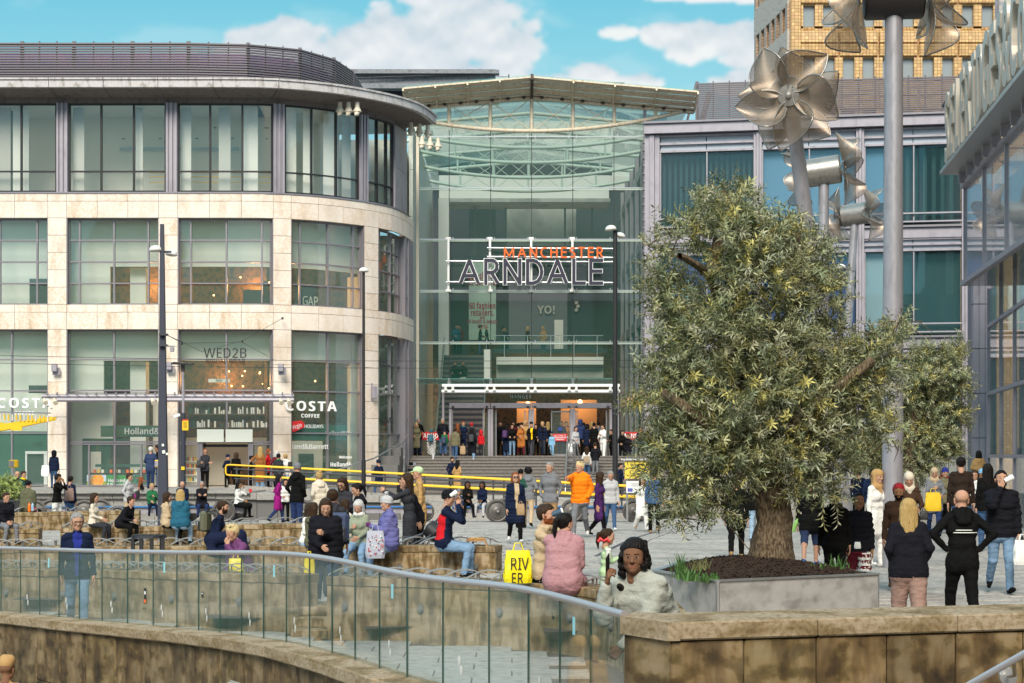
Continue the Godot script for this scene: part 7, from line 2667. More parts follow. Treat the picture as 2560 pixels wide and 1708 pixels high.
func hand_template(curl: float,point := false) -> Dictionary:
	# a left hand hanging from the wrist at the origin: fingers down, thumb forward, palm towards the body (-x)
	var key := "hand%.1f%s" % [curl,point]
	if templates.has(key):
		return templates[key]
	var l := []
	var zs := [0.03,0.01,-0.0105,-0.029]
	var ln := [0.068,0.077,0.07,0.054]
	l.append(bn(Vector3(0,0.02,0),Vector3(0,-0.02,0),0.026,0.022,0,0.01))
	for i in 4:
		var k := Vector3(-0.003,-0.088 - (0.004 if i == 1 else 0.0) + (0.008 if i == 3 else 0.0),zs[i])
		l.append(bn(Vector3(0,-0.012,zs[i]*0.6),k,0.015,0.0115,0,0.009))
		var c := 0.12 if point and i == 0 else curl
		var p: Vector3 = k
		var ang := c*0.5
		for s in 3:
			var d := Vector3(-sin(ang),-cos(ang),zs[i]*0.9*(0.4 if curl < 1.0 else 0.0)).normalized()
			var e: Vector3 = p + d*ln[i]*[0.48,0.3,0.24][s]
			l.append(bn(p,e,0.0095 - 0.0008*s,0.0088 - 0.0009*s,0,0.004))
			p = e
			ang += c*(0.75 if s == 0 else 0.5)
	l.append(bn(Vector3(-0.008,-0.025,0.02),Vector3(-0.02,-0.055,0.048),0.016,0.0115,0,0.01))
	l.append(bn(Vector3(-0.02,-0.055,0.048),Vector3(-0.03 - 0.012*curl,-0.085,0.056 - 0.014*curl),0.0105,0.0085,0,0.005))
	templates[key] = net(l,0.0052)
	return templates[key]

func hair_template(style: String) -> ArrayMesh:
	if templates.has("hair" + style):
		return templates["hair" + style]
	var l := []
	var r := RandomNumberGenerator.new()
	r.seed = 11
	var cell := 0.0085
	var cap := func(g: float,low := 0.0):
		l.append(bn(Vector3(0,0.05,-0.036),Vector3(0,0.065,0.005),0.081 + g,0.07 + g,0,0.02))
		l.append(bn(Vector3(0,0.0 + low,-0.05),Vector3(0,0.05,-0.045),0.062 + g,0.074 + g,0,0.02))
		both(l,Vector3(0.058,0.02,-0.035),Vector3(0.054,0.055,0.0),0.03 + g,0.028 + g)
	if style == "s":
		cap.call(0.008)
		both(l,Vector3(0.02,0.105,0.03),Vector3(0.03,0.085,0.06),0.03,0.022)
	elif style == "t":
		cap.call(0.012)
		for i in 14:
			var a := r.randf_range(-0.05,0.05)
			l.append(bn(Vector3(a,0.1,r.randf_range(-0.06,0.05)),Vector3(a*1.3,r.randf_range(0.125,0.15),r.randf_range(-0.06,0.07)),0.03,0.014,0,0.01))
	elif style == "r":
		l.append(bn(Vector3(-0.03,0.0,-0.07),Vector3(0.03,0.0,-0.07),0.05,0.05,0,0.02))
		both(l,Vector3(0.068,0.02,-0.03),Vector3(0.07,0.005,0.0),0.026,0.016)
	elif style in ["l","w"]:
		cap.call(0.012)
		both(l,Vector3(0.02,0.115,0.025),Vector3(0.07,0.035,0.03),0.022,0.014)
		both(l,Vector3(0.078,0.02,0.0),Vector3(0.09,-0.12,0.0),0.02,0.02)
		both(l,Vector3(0.06,0.0,-0.05),Vector3(0.075,-0.24 if style == "l" else -0.12,-0.045),0.05,0.03 if style == "l" else 0.04)
		both(l,Vector3(0.025,0.0,-0.07),Vector3(0.03,-0.3 if style == "l" else -0.12,-0.075),0.055,0.03 if style == "l" else 0.045)
	elif style == "p":
		cap.call(0.007)
		both(l,Vector3(0.015,0.11,0.03),Vector3(0.062,0.045,0.022),0.02,0.014)
		l.append(bn(Vector3(0,0.055,-0.115),Vector3(0,0.03,-0.15),0.022,0.032,0,0.012))
		l.append(bn(Vector3(0,0.03,-0.15),Vector3(0.015,-0.09,-0.155),0.036,0.03,0,0.012))
		l.append(bn(Vector3(0.015,-0.09,-0.155),Vector3(0.02,-0.2,-0.13),0.03,0.01,0,0.012))
	elif style == "u":
		cap.call(0.007)
		both(l,Vector3(0.015,0.11,0.03),Vector3(0.062,0.045,0.022),0.02,0.014)
		l.append(bn(Vector3(0.012,0.12,-0.1),Vector3(-0.012,0.125,-0.09),0.038,0.038,0,0.01))
	elif style in ["a","k"]:
		cap.call(0.014)
		for i in 70 if style == "k" else 44:
			var a := r.randf_range(-PI*0.82,PI*0.82) + PI
			var y := r.randf_range(-0.02,0.12) if style == "a" else r.randf_range(-0.26,0.1)
			var rad := 0.085 if y > 0.03 else 0.095
			var front := cos(a)*rad
			if front > 0.015 and y < 0.09 and (absf(sin(a))*rad < 0.08 or y < -0.07):
				continue
			rad *= sqrt(maxf(0.12,1.0 - pow(maxf(y - 0.02,0.0)/0.13,2)))
			var p := Vector3(sin(a)*rad,y,cos(a)*rad - 0.012)
			l.append(bn(p,p + Vector3(r.randfn(),r.randfn(),r.randfn())*0.012,0.026,0.022,0,0.006))
	elif style == "B" or style == "O":
		l.append(bn(Vector3(0,0.062,-0.035),Vector3(0,0.075,0.01),0.089,0.084,0,0.02))
		for i in 20:
			var a := TAU*i/20.0
			var b := TAU*(i + 1)/20.0
			l.append(bn(Vector3(sin(a)*0.078,0.03 + 0.02*cos(a),cos(a)*0.088 - 0.01),Vector3(sin(b)*0.078,0.03 + 0.02*cos(b),cos(b)*0.088 - 0.01),0.019,0.019,0,0.008))
		if style == "O":
			for i in 16:
				l.append(bn(Vector3(0,0.19,-0.02),Vector3(0,0.19,-0.02) + Vector3(r.randfn(),r.randfn(),r.randfn()).normalized()*0.032,0.024,0.016,0,0.006))
	elif style == "C":
		l.append(bn(Vector3(0,0.055,-0.035),Vector3(0,0.068,0.012),0.086,0.078,0,0.02))
		for i in 7:
			var x := (i - 3)*0.018
			l.append(bn(Vector3(x,0.062,0.07),Vector3(x*0.9,0.045,0.155 - absf(x)*0.5),0.009,0.008,0,0.006))
	elif style == "T":
		l.append(bn(Vector3(0,0.085,-0.03),Vector3(0,0.09,0.015),0.086,0.08,0,0.02))
		l.append(bn(Vector3(0.03,0.13,-0.02),Vector3(-0.03,0.125,0.0),0.06,0.06,0,0.02))
	elif style == "H" or style == "U":
		var g := 0.012 if style == "H" else 0.024
		l.append(bn(Vector3(0,0.05,-0.036),Vector3(0,0.058,0.012),0.083 + g,0.075 + g,0,0.02))
		both(l,Vector3(0.056,0.03,-0.012),Vector3(0.062,-0.07,-0.01),0.03 + g,0.03 + g)
		l.append(bn(Vector3(0,0.0,-0.06),Vector3(0,-0.12,-0.05),0.07 + g,0.06 + g,0,0.03))
		both(l,Vector3(0.05,-0.1,0.0),Vector3(0.0,-0.155,0.035),0.038,0.04)
		if style == "H":
			l.append(bn(Vector3(-0.05,-0.17,0.0),Vector3(0.05,-0.17,0.0),0.075,0.075,0,0.04))
			l.append(bn(Vector3(0.0,-0.16,0.05),Vector3(0.03,-0.3,0.085),0.05,0.03,0,0.03))
	var s := BodyMesh.new()
	pour(s,net(l,cell),PackedColorArray([Color.WHITE]))
	templates["hair" + style] = s.mesh()
	return templates["hair" + style]

func ik(a: Vector3,target: Vector3,l1: float,l2: float,pole: Vector3) -> Array:
	var d := target - a
	var dist := clampf(d.length(),0.05,(l1 + l2)*0.998)
	d = d.normalized()
	var x := (l1*l1 - l2*l2 + dist*dist)/(2.0*dist)
	var h := sqrt(maxf(0.0,l1*l1 - x*x))
	var side := (pole - d*pole.dot(d)).normalized()
	return [a + d*x + side*h,a + d*dist]

func person(label: String,x: float,y: float,z: float,h: float,yaw: float,pose: String,arms: String,hair: String,cols: String,o := {},group := "") -> Node3D:
	# cols: hair, skin, top, legs, shoes
	var cc: PackedStringArray = cols.split(" ")
	var hairc: Color = COL[cc[0]]
	var skin: Color = COL[cc[1]]
	var topc: Color = COL[cc[2]]
	var legc: Color = COL[cc[3]]
	var shoec: Color = COL[cc[4]]
	var dist := -z
	var cell := clampf(dist*0.00068,0.0112,0.034)
	var S := h/1.75
	var kid := h < 1.4 and pose != "c" or o.has("kid")
	var hs: float = lerpf(S,1.0,0.55) if kid else lerpf(S,1.0,0.3)
	hs *= 1.03
	var puff: float = o.get("puff",0.0)
	var coat: float = o.get("coat",1.0)
	var wide: float = o.get("wide",1.0)
	var girth: float = o.get("girth",1.08)
	var fem: bool = o.get("fem",false)
	var lean := deg_to_rad(o.get("lean",3.0))
	var up := Vector3(0,cos(lean),sin(lean))
	var fw := Vector3(0,-sin(lean),cos(lean))
	var sit := pose == "c"
	var pel := Vector3(0,0.93*S,0)
	if sit:
		pel = Vector3(0,0.125*S,0)
	var bones := []
	var K := 0.03*S
	# legs
	var legs := []
	for sd in [1.0,-1.0]:
		var hip := pel + Vector3(sd*(0.088 if not fem else 0.095)*S,-0.05*S,0)
		var th := 0.0
		var sh := 0.0
		var spread := 0.03
		if pose == "w" or pose == "m":
			var front: bool = (sd > 0) == (pose == "w")
			th = 0.42 if front else -0.2
			sh = 0.12 if front else -0.72
		elif pose == "n":
			th = 0.2*sd
			sh = th - (0.1 if sd > 0 else 0.45)
		elif sit:
			th = PI*0.5 - o.get("drop",0.12)
			sh = o.get("shin",-0.1) + 0.08*sd
			spread = o.get("spread",0.14)
		else:
			th = 0.03*sd
			sh = 0.02*sd
		var td := Vector3(sin(spread)*sd,-cos(th),sin(th)).normalized()
		var knee := hip + td*0.43*S
		var sdv := Vector3(sin(spread*0.3)*sd,-cos(sh),sin(sh)).normalized()
		var ank := knee + sdv*0.405*S
		var toe := ank + Vector3(sd*0.03,-sin(maxf(0.0,-sh)*0.9)*0.13*S,0.15*S*cos(maxf(0.0,-sh)*0.9))
		legs.append([hip,knee,ank,toe,td,sdv])
	if not sit:
		var low := 1e6
		for l in legs:
			low = minf(low,minf(l[2].y - 0.075*S,l[3].y - 0.03*S))
		var shift := Vector3(0,-low,0)
		pel += shift
		for l in legs:
			for k in 4:
				l[k] += shift
	var bare: bool = o.has("shorts")
	for l in legs:
		var hip: Vector3 = l[0]
		var knee: Vector3 = l[1]
		var ank: Vector3 = l[2]
		bones.append(bn(hip,knee,0.088*S*girth*lerpf(1,wide,0.4),0.068*S*wide,2,K))
		if bare:
			bones.append(bn(knee + Vector3(0,0.02,0),ank,0.052*S,0.038*S,0,K))
		else:
			bones.append(bn(knee,ank + Vector3(0,0.015*S,0),0.066*S*wide,0.054*S*wide*(1.15 if wide > 1.1 else 1.0),2,K*0.6))
		var dirf: Vector3 = (l[3] - ank).normalized()
		bones.append(bn(ank + Vector3(0,-0.028*S,0) - dirf*0.03*S,l[3] + Vector3(0,0.008*S if not sit else 0.0,0),0.042*S,0.032*S,3,0.02*S))
		if coat > 1.0:
			# the skirts of a coat, over the thighs and further down
			var c := coat - 1.0
			var e: Vector3 = hip.lerp(knee,minf(c,1.0)) if c <= 1.0 else knee.lerp(ank,c - 1.0)
			if not sit and pose != "s":
				e.z *= 0.6
			bones.append(bn(hip,e,(0.1 + puff*0.03)*S*girth,(0.105 + puff*0.02)*S*girth,1,0.06*S))
			bones.append(bn(Vector3(0,hip.y,hip.z),Vector3(0,e.y,e.z),0.1*S,0.1*S,1,0.06*S))
		if o.has("skirt"):
			var e2: Vector3 = knee.lerp(ank,0.75 if o.get("long",false) else 0.0)
			bones.append(bn(hip,e2,0.1*S,0.115*S,6,0.06*S))
	# trunk
	var shw := (0.128 if not fem else 0.11)*S*lerpf(1,girth,0.5)
	var pz := 10 if coat >= 1.0 else 2
	bones.append(bn(pel + Vector3(-0.066,0.0,0)*S*girth,pel + Vector3(0.066,0.0,0)*S*girth,(0.108 + puff*0.025)*S*girth,(0.108 + puff*0.025)*S*girth,pz,K))
	if coat >= 1.0:
		# the jacket's hem stands off the legs
		var hem := pel + Vector3(0,-0.075*S,0.0) if not sit else pel + Vector3(0,0.0,0.02)
		bones.append(bn(hem - Vector3(0.075,0,0)*S*girth,hem + Vector3(0.075,0,0)*S*girth,(0.112 + puff*0.02)*S*girth,(0.112 + puff*0.02)*S*girth,10,0.012))
	var wst := pel + up*0.17*S
	bones.append(bn(wst - Vector3(0.055,0,0)*S*girth,wst + Vector3(0.055,0,0)*S*girth,(0.098 + puff*0.04)*S*girth,(0.098 + puff*0.04)*S*girth,1,K*2))
	var chs := pel + up*0.345*S + fw*0.01
	bones.append(bn(chs - Vector3(0.078,0,0)*S,chs + Vector3(0.078,0,0)*S,(0.108 + puff*0.035)*S*lerpf(1,girth,0.7),(0.108 + puff*0.035)*S*lerpf(1,girth,0.7),1,K*2))
	if fem:
		for sd in [-1.0,1.0]:
			var b0: Vector3 = chs + Vector3(sd*0.065*S,-0.01,0) + fw*0.075*S
			bones.append(bn(b0,b0 + Vector3(0,-0.01,0),0.055*S,0.055*S,1,K))
	var shl := pel + up*0.485*S
	bones.append(bn(shl - Vector3(shw,0.0,0),shl + Vector3(shw,0.0,0),(0.064 + puff*0.02)*S,(0.064 + puff*0.02)*S,1,K*1.5))
	var nck := pel + up*0.55*S
	bones.append(bn(pel + up*0.5*S,nck,(0.072 + puff*0.01)*S,0.058*S,1,K))
	# head on the neck
	var hy := deg_to_rad(o.get("look",0.0))
	var hp := deg_to_rad(o.get("nod",6.0))
	var hb := Basis(Vector3.UP,hy)*Basis(Vector3.RIGHT,hp)
	var hc := nck + up*0.02 + hb*Vector3(0,0.118,0.012)*hs + Vector3(0,0.005,0)
	bones.append(bn(nck - up*0.03,hc + hb*Vector3(0,-0.06,-0.015)*hs,0.054*S,0.05*hs,0,K*0.6))
	if o.get("collar",0.0) > 0.0:
		for i in 8:
			var a := TAU*i/8.0
			var a2 := TAU*(i + 1)/8.0
			var cr := 0.078*S
			bones.append(bn(nck + Vector3(sin(a)*cr,0.0,cos(a)*cr*0.9),nck + Vector3(sin(a2)*cr,0.0,cos(a2)*cr*0.9),0.03*S*o.collar,0.03*S*o.collar,7 if o.has("scarf") else 1,K*0.6))
	if o.has("hood"):
		for sd in [-1.0,0.0,1.0]:
			bones.append(bn(nck + Vector3(sd*0.075*S,0.01,-0.055*S + absf(sd)*0.035*S),nck + Vector3(sd*0.05*S,-0.1*S,-0.115*S),0.052*S,0.045*S,1,K))
	# arms and hands
	var hands := []
	for k in 2:
		var sd := 1.0 if k == 0 else -1.0
		var code := arms[k]
		var s0 := shl + Vector3(sd*(shw + 0.035*S),-0.01*S,0)
		var t := Vector3.ZERO
		var pole := Vector3(sd*0.5,-0.4,-0.8)
		match code:
			"d": t = Vector3(0.07,-0.535,0.05)
			"w": t = Vector3(0.05,-0.48,0.2)
			"v": t = Vector3(0.07,-0.5,-0.17)
			"p": t = Vector3(0.03,-0.45,0.09)
			"f": t = Vector3(-0.11,0.1,0.21); pole = Vector3(sd*0.5,-1,0.0)
			"g": t = Vector3(-0.03,0.14,0.2); pole = Vector3(sd*0.25,-1,0.25)
			"h": t = Vector3(-0.1,-0.17,0.32)
			"o": t = Vector3(0.02,-0.01,0.55)
			"c": t = Vector3(-0.27,-0.24,0.17)
			"l": t = Vector3(-0.09,-0.36,0.27)
			"k": t = Vector3(0.02,-0.37,-0.02); pole = Vector3(sd,0,-0.35)
			"u": t = Vector3(-0.07,0.03,0.44)
			"b": t = Vector3(0.02,-0.34,0.26)
			"t": t = Vector3(-0.22,-0.3,0.36); pole = Vector3(sd*0.8,-0.8,0)
			"x": t = Vector3(-0.2,-0.17,0.3)
			"q": t = Vector3(0.06,-0.42,0.24); pole = Vector3(sd*0.5,-0.3,-0.9)
		var tw := s0 + (Vector3(t.x*sd,0,0) + up*t.y + fw*t.z)*S
		var e := ik(s0,tw,0.285*S,0.255*S,pole)
		var el: Vector3 = e[0]
		var wr: Vector3 = e[1]
		var sl: float = (0.05 + puff*0.022)*lerpf(1.0,girth,0.6)
		bones.append(bn(s0,el,(sl + 0.004)*S,sl*0.92*S,1,K*0.8))
		if o.has("bare_arms"):
			bones.append(bn(el,wr,0.04*S,0.03*S,0,K*0.7))
		else:
			bones.append(bn(el,wr,sl*0.9*S,(0.036 + puff*0.012)*S,1,K*0.7))
		if code != "p":
			hands.append([wr,(wr - el).normalized(),sd,code])
	# mesh the field and colour it by the nearest bone
	var g := net(bones,cell)
	var cols_q := PackedColorArray()
	var zc := {0: skin,1: topc,2: legc,3: shoec,6: COL.get(o.get("skirt",""),legc),7: COL.get(o.get("scarf",""),topc)}
	var q: PackedInt32Array = g.q
	var vz := PackedInt32Array()
	for p in g.v:
		var best := 1e6
		var zb := 0
		for b in bones:
			var a: Vector3 = b[0]
			var ba: Vector3 = b[1] - a
			var tt := clampf((p - a).dot(ba)/maxf(ba.length_squared(),1e-8),0.0,1.0)
			var d: float = (p - a - ba*tt).length() - lerpf(b[2],b[3],tt)
			if d < best:
				best = d
				zb = b[4]
		if zb == 10 or zb == 2 and coat == 1.0 and not sit:
			zb = 1 if sit or coat > 1.0 or p.y - pel.y > -0.135*S else 2
		if zb == 1 and o.has("inner"):
			var r: Vector3 = p - pel
			if r.dot(fw) > 0.055*S and absf(r.x) < 0.035*S + 0.03*S*clampf((r.dot(up) - 0.1*S)/(0.4*S),0,1) and r.dot(up) > -0.08*S and r.dot(up) < 0.56*S:
				zb = 8
		if zb == 1 and o.has("stripe"):
			var r2: Vector3 = p - pel
			if absf(r2.x) > 0.07*S and absf(r2.x) < 0.22*S and r2.dot(up) > 0.02 and r2.dot(up) < 0.42*S and r2.dot(fw) < 0.02:
				zb = 9
		vz.append(zb)
	zc[8] = COL.get(o.get("inner",""),topc)
	zc[9] = COL.get(o.get("stripe",""),topc)
	var r3 := RandomNumberGenerator.new()
	r3.seed = label.hash()
	var plaid: bool = o.has("plaid")
	for i in range(0,q.size(),4):
		var zi: int = vz[maxi(q[i] - 1,0)]
		var c: Color = zc[zi]*r3.randf_range(0.93,1.07)
		if plaid and zi == 1:
			var p: Vector3 = g.v[maxi(q[i] - 1,0)]
			if (int(floor(p.y/0.07)) + int(floor(p.x/0.07))) % 2 == 0:
				c = COL[o.plaid]
		if zi == 6 and o.has("print"):
			var p2: Vector3 = g.v[maxi(q[i] - 1,0)]
			if fposmod(p2.y,0.09) < 0.03 or r3.randf() < 0.25:
				c = COL[o.print]*r3.randf_range(0.7,1.3)
		cols_q.append(c)
	var skin_mesh := BodyMesh.new()
	if dist < 46.0:
		# folds and creases in the clothes
		if folds == null:
			folds = FastNoiseLite.new()
			folds.noise_type = FastNoiseLite.TYPE_SIMPLEX_SMOOTH
			folds.frequency = 1.0
			folds.fractal_octaves = 2
			folds.seed = 4
		var amp := 0.011 if dist > 15.0 else 0.013
		var fr := Vector3(5.5,9.0,5.5)
		for i in g.v.size():
			if vz[i] == 1 or vz[i] == 2:
				var p: Vector3 = g.v[i]*fr + Vector3(x,y,z)
				var f0 := folds.get_noise_3dv(p)
				var gr := Vector3(folds.get_noise_3dv(p + Vector3(0.1,0,0)) - f0,folds.get_noise_3dv(p + Vector3(0,0.1,0)) - f0,folds.get_noise_3dv(p + Vector3(0,0,0.1)) - f0)*10.0*fr
				g.v[i] += g.n[i]*f0*amp
				g.n[i] = (g.n[i] - (gr - g.n[i]*gr.dot(g.n[i]))*amp).normalized()
	if o.has("quilt") and dist < 45.0:
		# quilting: the jacket swells between its stitched lines
		for i in g.v.size():
			if vz[i] == 1:
				g.v[i] += g.n[i]*(absf(sin((g.v[i] - pel).dot(up)*34.0/S)) - 0.5)*(0.014 if dist > 15.0 else 0.007)
				g.n[i] = (g.n[i] + up*cos((g.v[i] - pel).dot(up)*34.0/S)*signf(sin((g.v[i] - pel).dot(up)*34.0/S))*(-0.3 if dist > 15.0 else -0.16)).normalized()
	pour(skin_mesh,g,cols_q)
	# head: eyes, brows, lips and beard by zone
	var ht := head_template(dist < 34.0)
	var hq := PackedColorArray()
	var lip := skin.lerp(Color(0.25,0.05,0.06),0.3 if not o.has("lips") else 0.75)
	for zn in ht.z:
		match zn:
			1: hq.append(lip)
			2: hq.append(skin.lerp(Color(0.3,0.28,0.27),0.5) if not o.has("shades") else Color(0.01,0.01,0.012))
			3: hq.append(Color(0.02,0.014,0.012))
			4: hq.append(hairc.lerp(skin,0.25)*0.8)
			5: hq.append(COL[o.beard] if o.has("beard") else skin)
			_: hq.append(skin)
	pour(skin_mesh,ht,hq,Transform3D(hb.scaled_local(Vector3.ONE*hs),hc))
	for hd in hands:
		var dirv: Vector3 = hd[1]
		var yax := -dirv
		var code: String = hd[3]
		var want := Vector3(0,0,1) if code in ["d","w","v","k"] else Vector3.UP
		if absf(want.dot(yax)) > 0.95:
			want = Vector3(0,0,1)
		var zax := (want - yax*want.dot(yax)).normalized()
		var xax := yax.cross(zax)
		var bs := Basis(xax,yax,zax)
		if hd[2] < 0:
			bs = Basis(-xax,yax,zax)
		pour(skin_mesh,hand_template(0.35 if code in ["d","w","v","c","l","k"] else (1.5 if code != "o" else 1.4),code == "o"),PackedColorArray([COL[o.gloves] if o.has("gloves") else skin]),Transform3D(bs.scaled_local(Vector3.ONE*S*1.04),(hd[0] as Vector3) + dirv*0.015))
	# the thing itself
	var t := thing("person",label,"person",Vector3(x,y,z),group)
	t.rotation.y = deg_to_rad(yaw)
	var cm := mat("cloth",Color.WHITE,0.85,0.0,0.25)
	cm.vertex_color_use_as_albedo = true
	if not cm.heightmap_enabled:
		cm.heightmap_enabled = true
		cm.heightmap_texture = noise_tex("folds",0.02,4,[],FastNoiseLite.TYPE_SIMPLEX_SMOOTH,256,91)
		cm.heightmap_scale = 0.9
		cm.uv1_triplanar = true
		cm.uv1_scale = Vector3(1.5,2.6,1.5)
	put("body",skin_mesh.mesh(),cm,t)
	if o.has("bands"):
		for k in 2:
			var st := new_st()
			var line := []
			for i in 13:
				var a := lerpf(-1.05,1.05,i/12.0)
				line.append(pel + up*(0.31 + 0.03*k)*S + Vector3(sin(a)*0.19,0,0.02 - cos(a)*0.138)*S)
			tube(st,line,0.007,5)
			part("reflective_band",st,M.room_pale,t)
	var hxf := Transform3D(hb.scaled_local(Vector3.ONE*hs),hc)
	for i in hair.length():
		var stl := hair[i]
		if stl == "-":
			continue
		var hat := stl in ["B","O","C","T","H","U"]
		var hcol: Color = COL[o.hat] if hat and o.has("hat") else hairc
		var hm := mat("hair_%s" % hcol.to_html(),lin(hcol.r,hcol.g,hcol.b),0.5 if not hat else 0.85,0.0,0.3)
		if not hat and not hm.heightmap_enabled:
			hm.heightmap_enabled = true
			hm.heightmap_texture = noise_tex("strands",0.03,3,[],FastNoiseLite.TYPE_SIMPLEX_SMOOTH,256,92)
			hm.heightmap_scale = 1.2
			hm.uv1_triplanar = true
			hm.uv1_scale = Vector3(9,1.0,9)
		put({"B": "knitted_hat","O": "bobble_hat","C": "cap","T": "hat","H": "headscarf","U": "hood"}.get(stl,"hair"),hair_template(stl),hm,t,hxf)
	if o.has("shades") or o.has("specs"):
		var st := new_st()
		for sd in [-1.0,1.0]:
			if o.has("shades"):
				sbox(st,Vector3(sd*0.031,0.006,0.1),Vector3(0.05,0.035,0.006))
			else:
				for e in [[0,0.02,0.05,0.004],[0,-0.02,0.05,0.004],[0.025,0,0.004,0.04],[-0.025,0,0.004,0.04]]:
					sbox(st,Vector3(sd*0.031 + e[0],0.006 + e[1],0.1),Vector3(e[2],e[3],0.005))
			sbox(st,Vector3(sd*0.078,0.01,0.05),Vector3(0.005,0.006,0.1))
		sbox(st,Vector3(0,0.01,0.102),Vector3(0.016,0.006,0.005))
		put("glasses",st.commit(),M.black,t,hxf)
	return t

func people() -> void:
	colours()
	person("person in black hood and navy jacket with a white bag, facing the lift door",-19.10,0.75,-70.00,1.54,170,"s","dd","U","hair_dark skin navy denim black",{"hat": "black","puff": 0.4})
	person("white haired person in padded navy jacket seen from behind, beside the blue lamp post",-14.85,0.75,-69.00,1.70,175,"s","bb","s","hair_white skin navy2 indigo black",{"puff": 0.5,"coat": 1.2})
	person("dark haired person in black facing left behind the white haired person",-14.95,0.75,-71.00,1.78,-80,"s","pp","s","hair_dark skin_tan black indigo black",{})
	person("person in grey padded jacket with folded arms and black shoulder bag on the terrace",-12.16,0.75,-66.50,1.61,25,"s","cc","p","hair_red skin dark_grey black tan",{"puff": 0.4,"fem": true,"specs": true})
	person("long haired blonde person in a long tan leather coat seen from behind",-10.42,0.75,-69.50,1.70,172,"s","kd","l","blonde skin leather denim_light tan",{"coat": 2.3,"fem": true,"wide": 1.3})
	person("person in bright red jacket just right of the tan leather coat",-10.30,0.75,-70.80,1.62,90,"s","kk","w","hair_red skin red black black",{"coat": 1.3,"fem": true})
	person("white haired person in maroon coat behind the yellow railing",-10.11,0.75,-72.00,1.53,160,"s","pp","w","hair_white skin maroon black black",{"coat": 1.5})
	person("dark haired person with a green scarf and dark coat behind the railing",-9.74,0.57,-70.00,1.60,175,"s","dd","s","hair_dark skin dark_grey indigo black",{"scarf": "green","collar": 1.0,"coat": 1.4})
	person("person in white and green jacket with a small backpack by the railing",-9.51,0.56,-70.40,1.60,165,"s","bb","s","blonde skin white pale_denim white",{"collar": 1.2})
	person("short person in navy coat at the left loop of the yellow railing",-12.13,0.75,-71.50,1.35,60,"s","pp","B","hair_dark skin navy black black",{"hat": "navy","puff": 0.5})
	person("person in black padded coat with furry hood up behind the railing",-11.75,0.75,-71.50,1.45,180,"s","dd","U","hair_dark skin_tan black black black",{"hat": "brown","puff": 0.7,"coat": 1.8})
	person("short person in black leaning behind the looped railing",-11.05,0.75,-71.00,1.30,90,"s","hh","s","hair_dark skin black black black",{})
	person("bald person in black standing behind the shrub at the left edge",-18.27,-0.29,-62.00,1.82,30,"s","pp","-","hair_brown skin black black black",{})
	person("person in dark green with a yellow scarf behind the shrub",-17.92,-0.28,-61.50,1.81,60,"s","pp","s","hair_brown skin bottle black black",{"scarf": "yellow","collar": 1.3})
	person("person in black cap and olive hooded parka seated on the farthest row",-14.83,0.41,-51.40,1.77,165,"c","ll","C","hair_brown skin olive black black",{"hat": "black","hood": true,"puff": 0.5,"girth": 1.38})
	person("person in black top and white trousers with both hands at the face",-14.36,-0.14,-53.00,1.66,70,"s","fg","a","hair_dark skin_tan black white black",{"wide": 1.3,"fem": true})
	person("person in navy jacket carrying a brown tote, seen from behind at the left",-14.22,-0.16,-54.00,1.60,160,"s","dd","s","hair_dark skin navy denim black",{"puff": 0.4,"fem": true})
	person("person in black padded jacket seated at the far left edge",-12.49,0.40,-41.20,1.57,50,"c","ll","s","hair_brown skin soft_black grey black",{"quilt": true,"puff": 1.1,"lean": 14,"girth": 1.3})
	person("long haired person in short cream jacket seated facing right",-10.28,0.41,-41.20,1.49,85,"c","ll","l","hair_brown skin cream dark_grey black",{"fem": true})
	person("hunched person in black tracksuit seated beside the cream jacket",-9.55,0.41,-41.00,1.51,70,"c","hh","s","hair_brown skin soft_black black black",{"lean": 34,"girth": 1.3})
	person("person in pale grey hooded jacket eating while standing",-12.57,-0.17,-55.00,1.69,75,"s","hp","s","hair_brown skin pale_grey beige white",{"hood": true})
	person("ginger long haired person in black jacket and wide jeans walking right",-14.96,-0.39,-67.60,1.65,120,"w","bd","l","hair_red skin black denim_light white",{"fem": true,"wide": 1.3})
	person("small child in green coat seated left of the lamp post base",-13.08,0.30,-61.00,1.47,20,"c","hl","s","blonde skin green navy black",{"kid": true,"puff": 0.4})
	person("bald person in navy jacket looking down on the wheel bench",-11.97,0.30,-61.00,1.68,10,"c","ll","r","hair_brown skin navy indigo black",{"puff": 0.5,"nod": 30,"girth": 1.1})
	person("grey haired person with glasses in a black padded coat on the wheel bench",-11.27,0.30,-61.00,1.64,15,"c","xx","s","hair_grey skin soft_black indigo black",{"quilt": true,"puff": 0.9,"specs": true,"fem": true,"coat": 1.7})
	person("brown haired person in beige jacket seated with her back half turned",-8.46,0.41,-41.00,1.53,110,"c","ll","l","hair_brown skin beige black black",{"hood": true,"fem": true,"girth": 1.3})
	person("long haired blonde person in teal hooded top seen from behind on the seats",-8.06,0.41,-40.80,1.68,178,"c","ll","l","blonde skin teal pale_denim black",{"hood": true,"fem": true,"girth": 1.42})
	person("dark curly haired person in white top and black skirt at the bench end",-9.93,0.30,-60.80,1.65,75,"c","fl","k","hair_dark skin_tan white black black",{"fem": true,"skirt": "black"})
	person("person in a magenta coat striding past the wheel benches",-8.24,-0.23,-59.00,1.70,110,"w","pp","l","hair_dark skin magenta indigo black",{"coat": 1.75,"fem": true})
	person("dark haired person in white with a dark check scarf behind the magenta coat",-8.17,-0.26,-60.50,1.51,20,"s","bb","l","hair_dark skin white black black",{"scarf": "dark_grey","collar": 1.2,"fem": true})
	person("bearded person in navy jumper with a green backpack, coat over the knees",-5.71,0.46,-31.90,1.61,95,"c","ll","s","hair_brown skin navy indigo black",{"lean": 22,"beard": "hair_brown","girth": 1.36,"drop": 0.3})
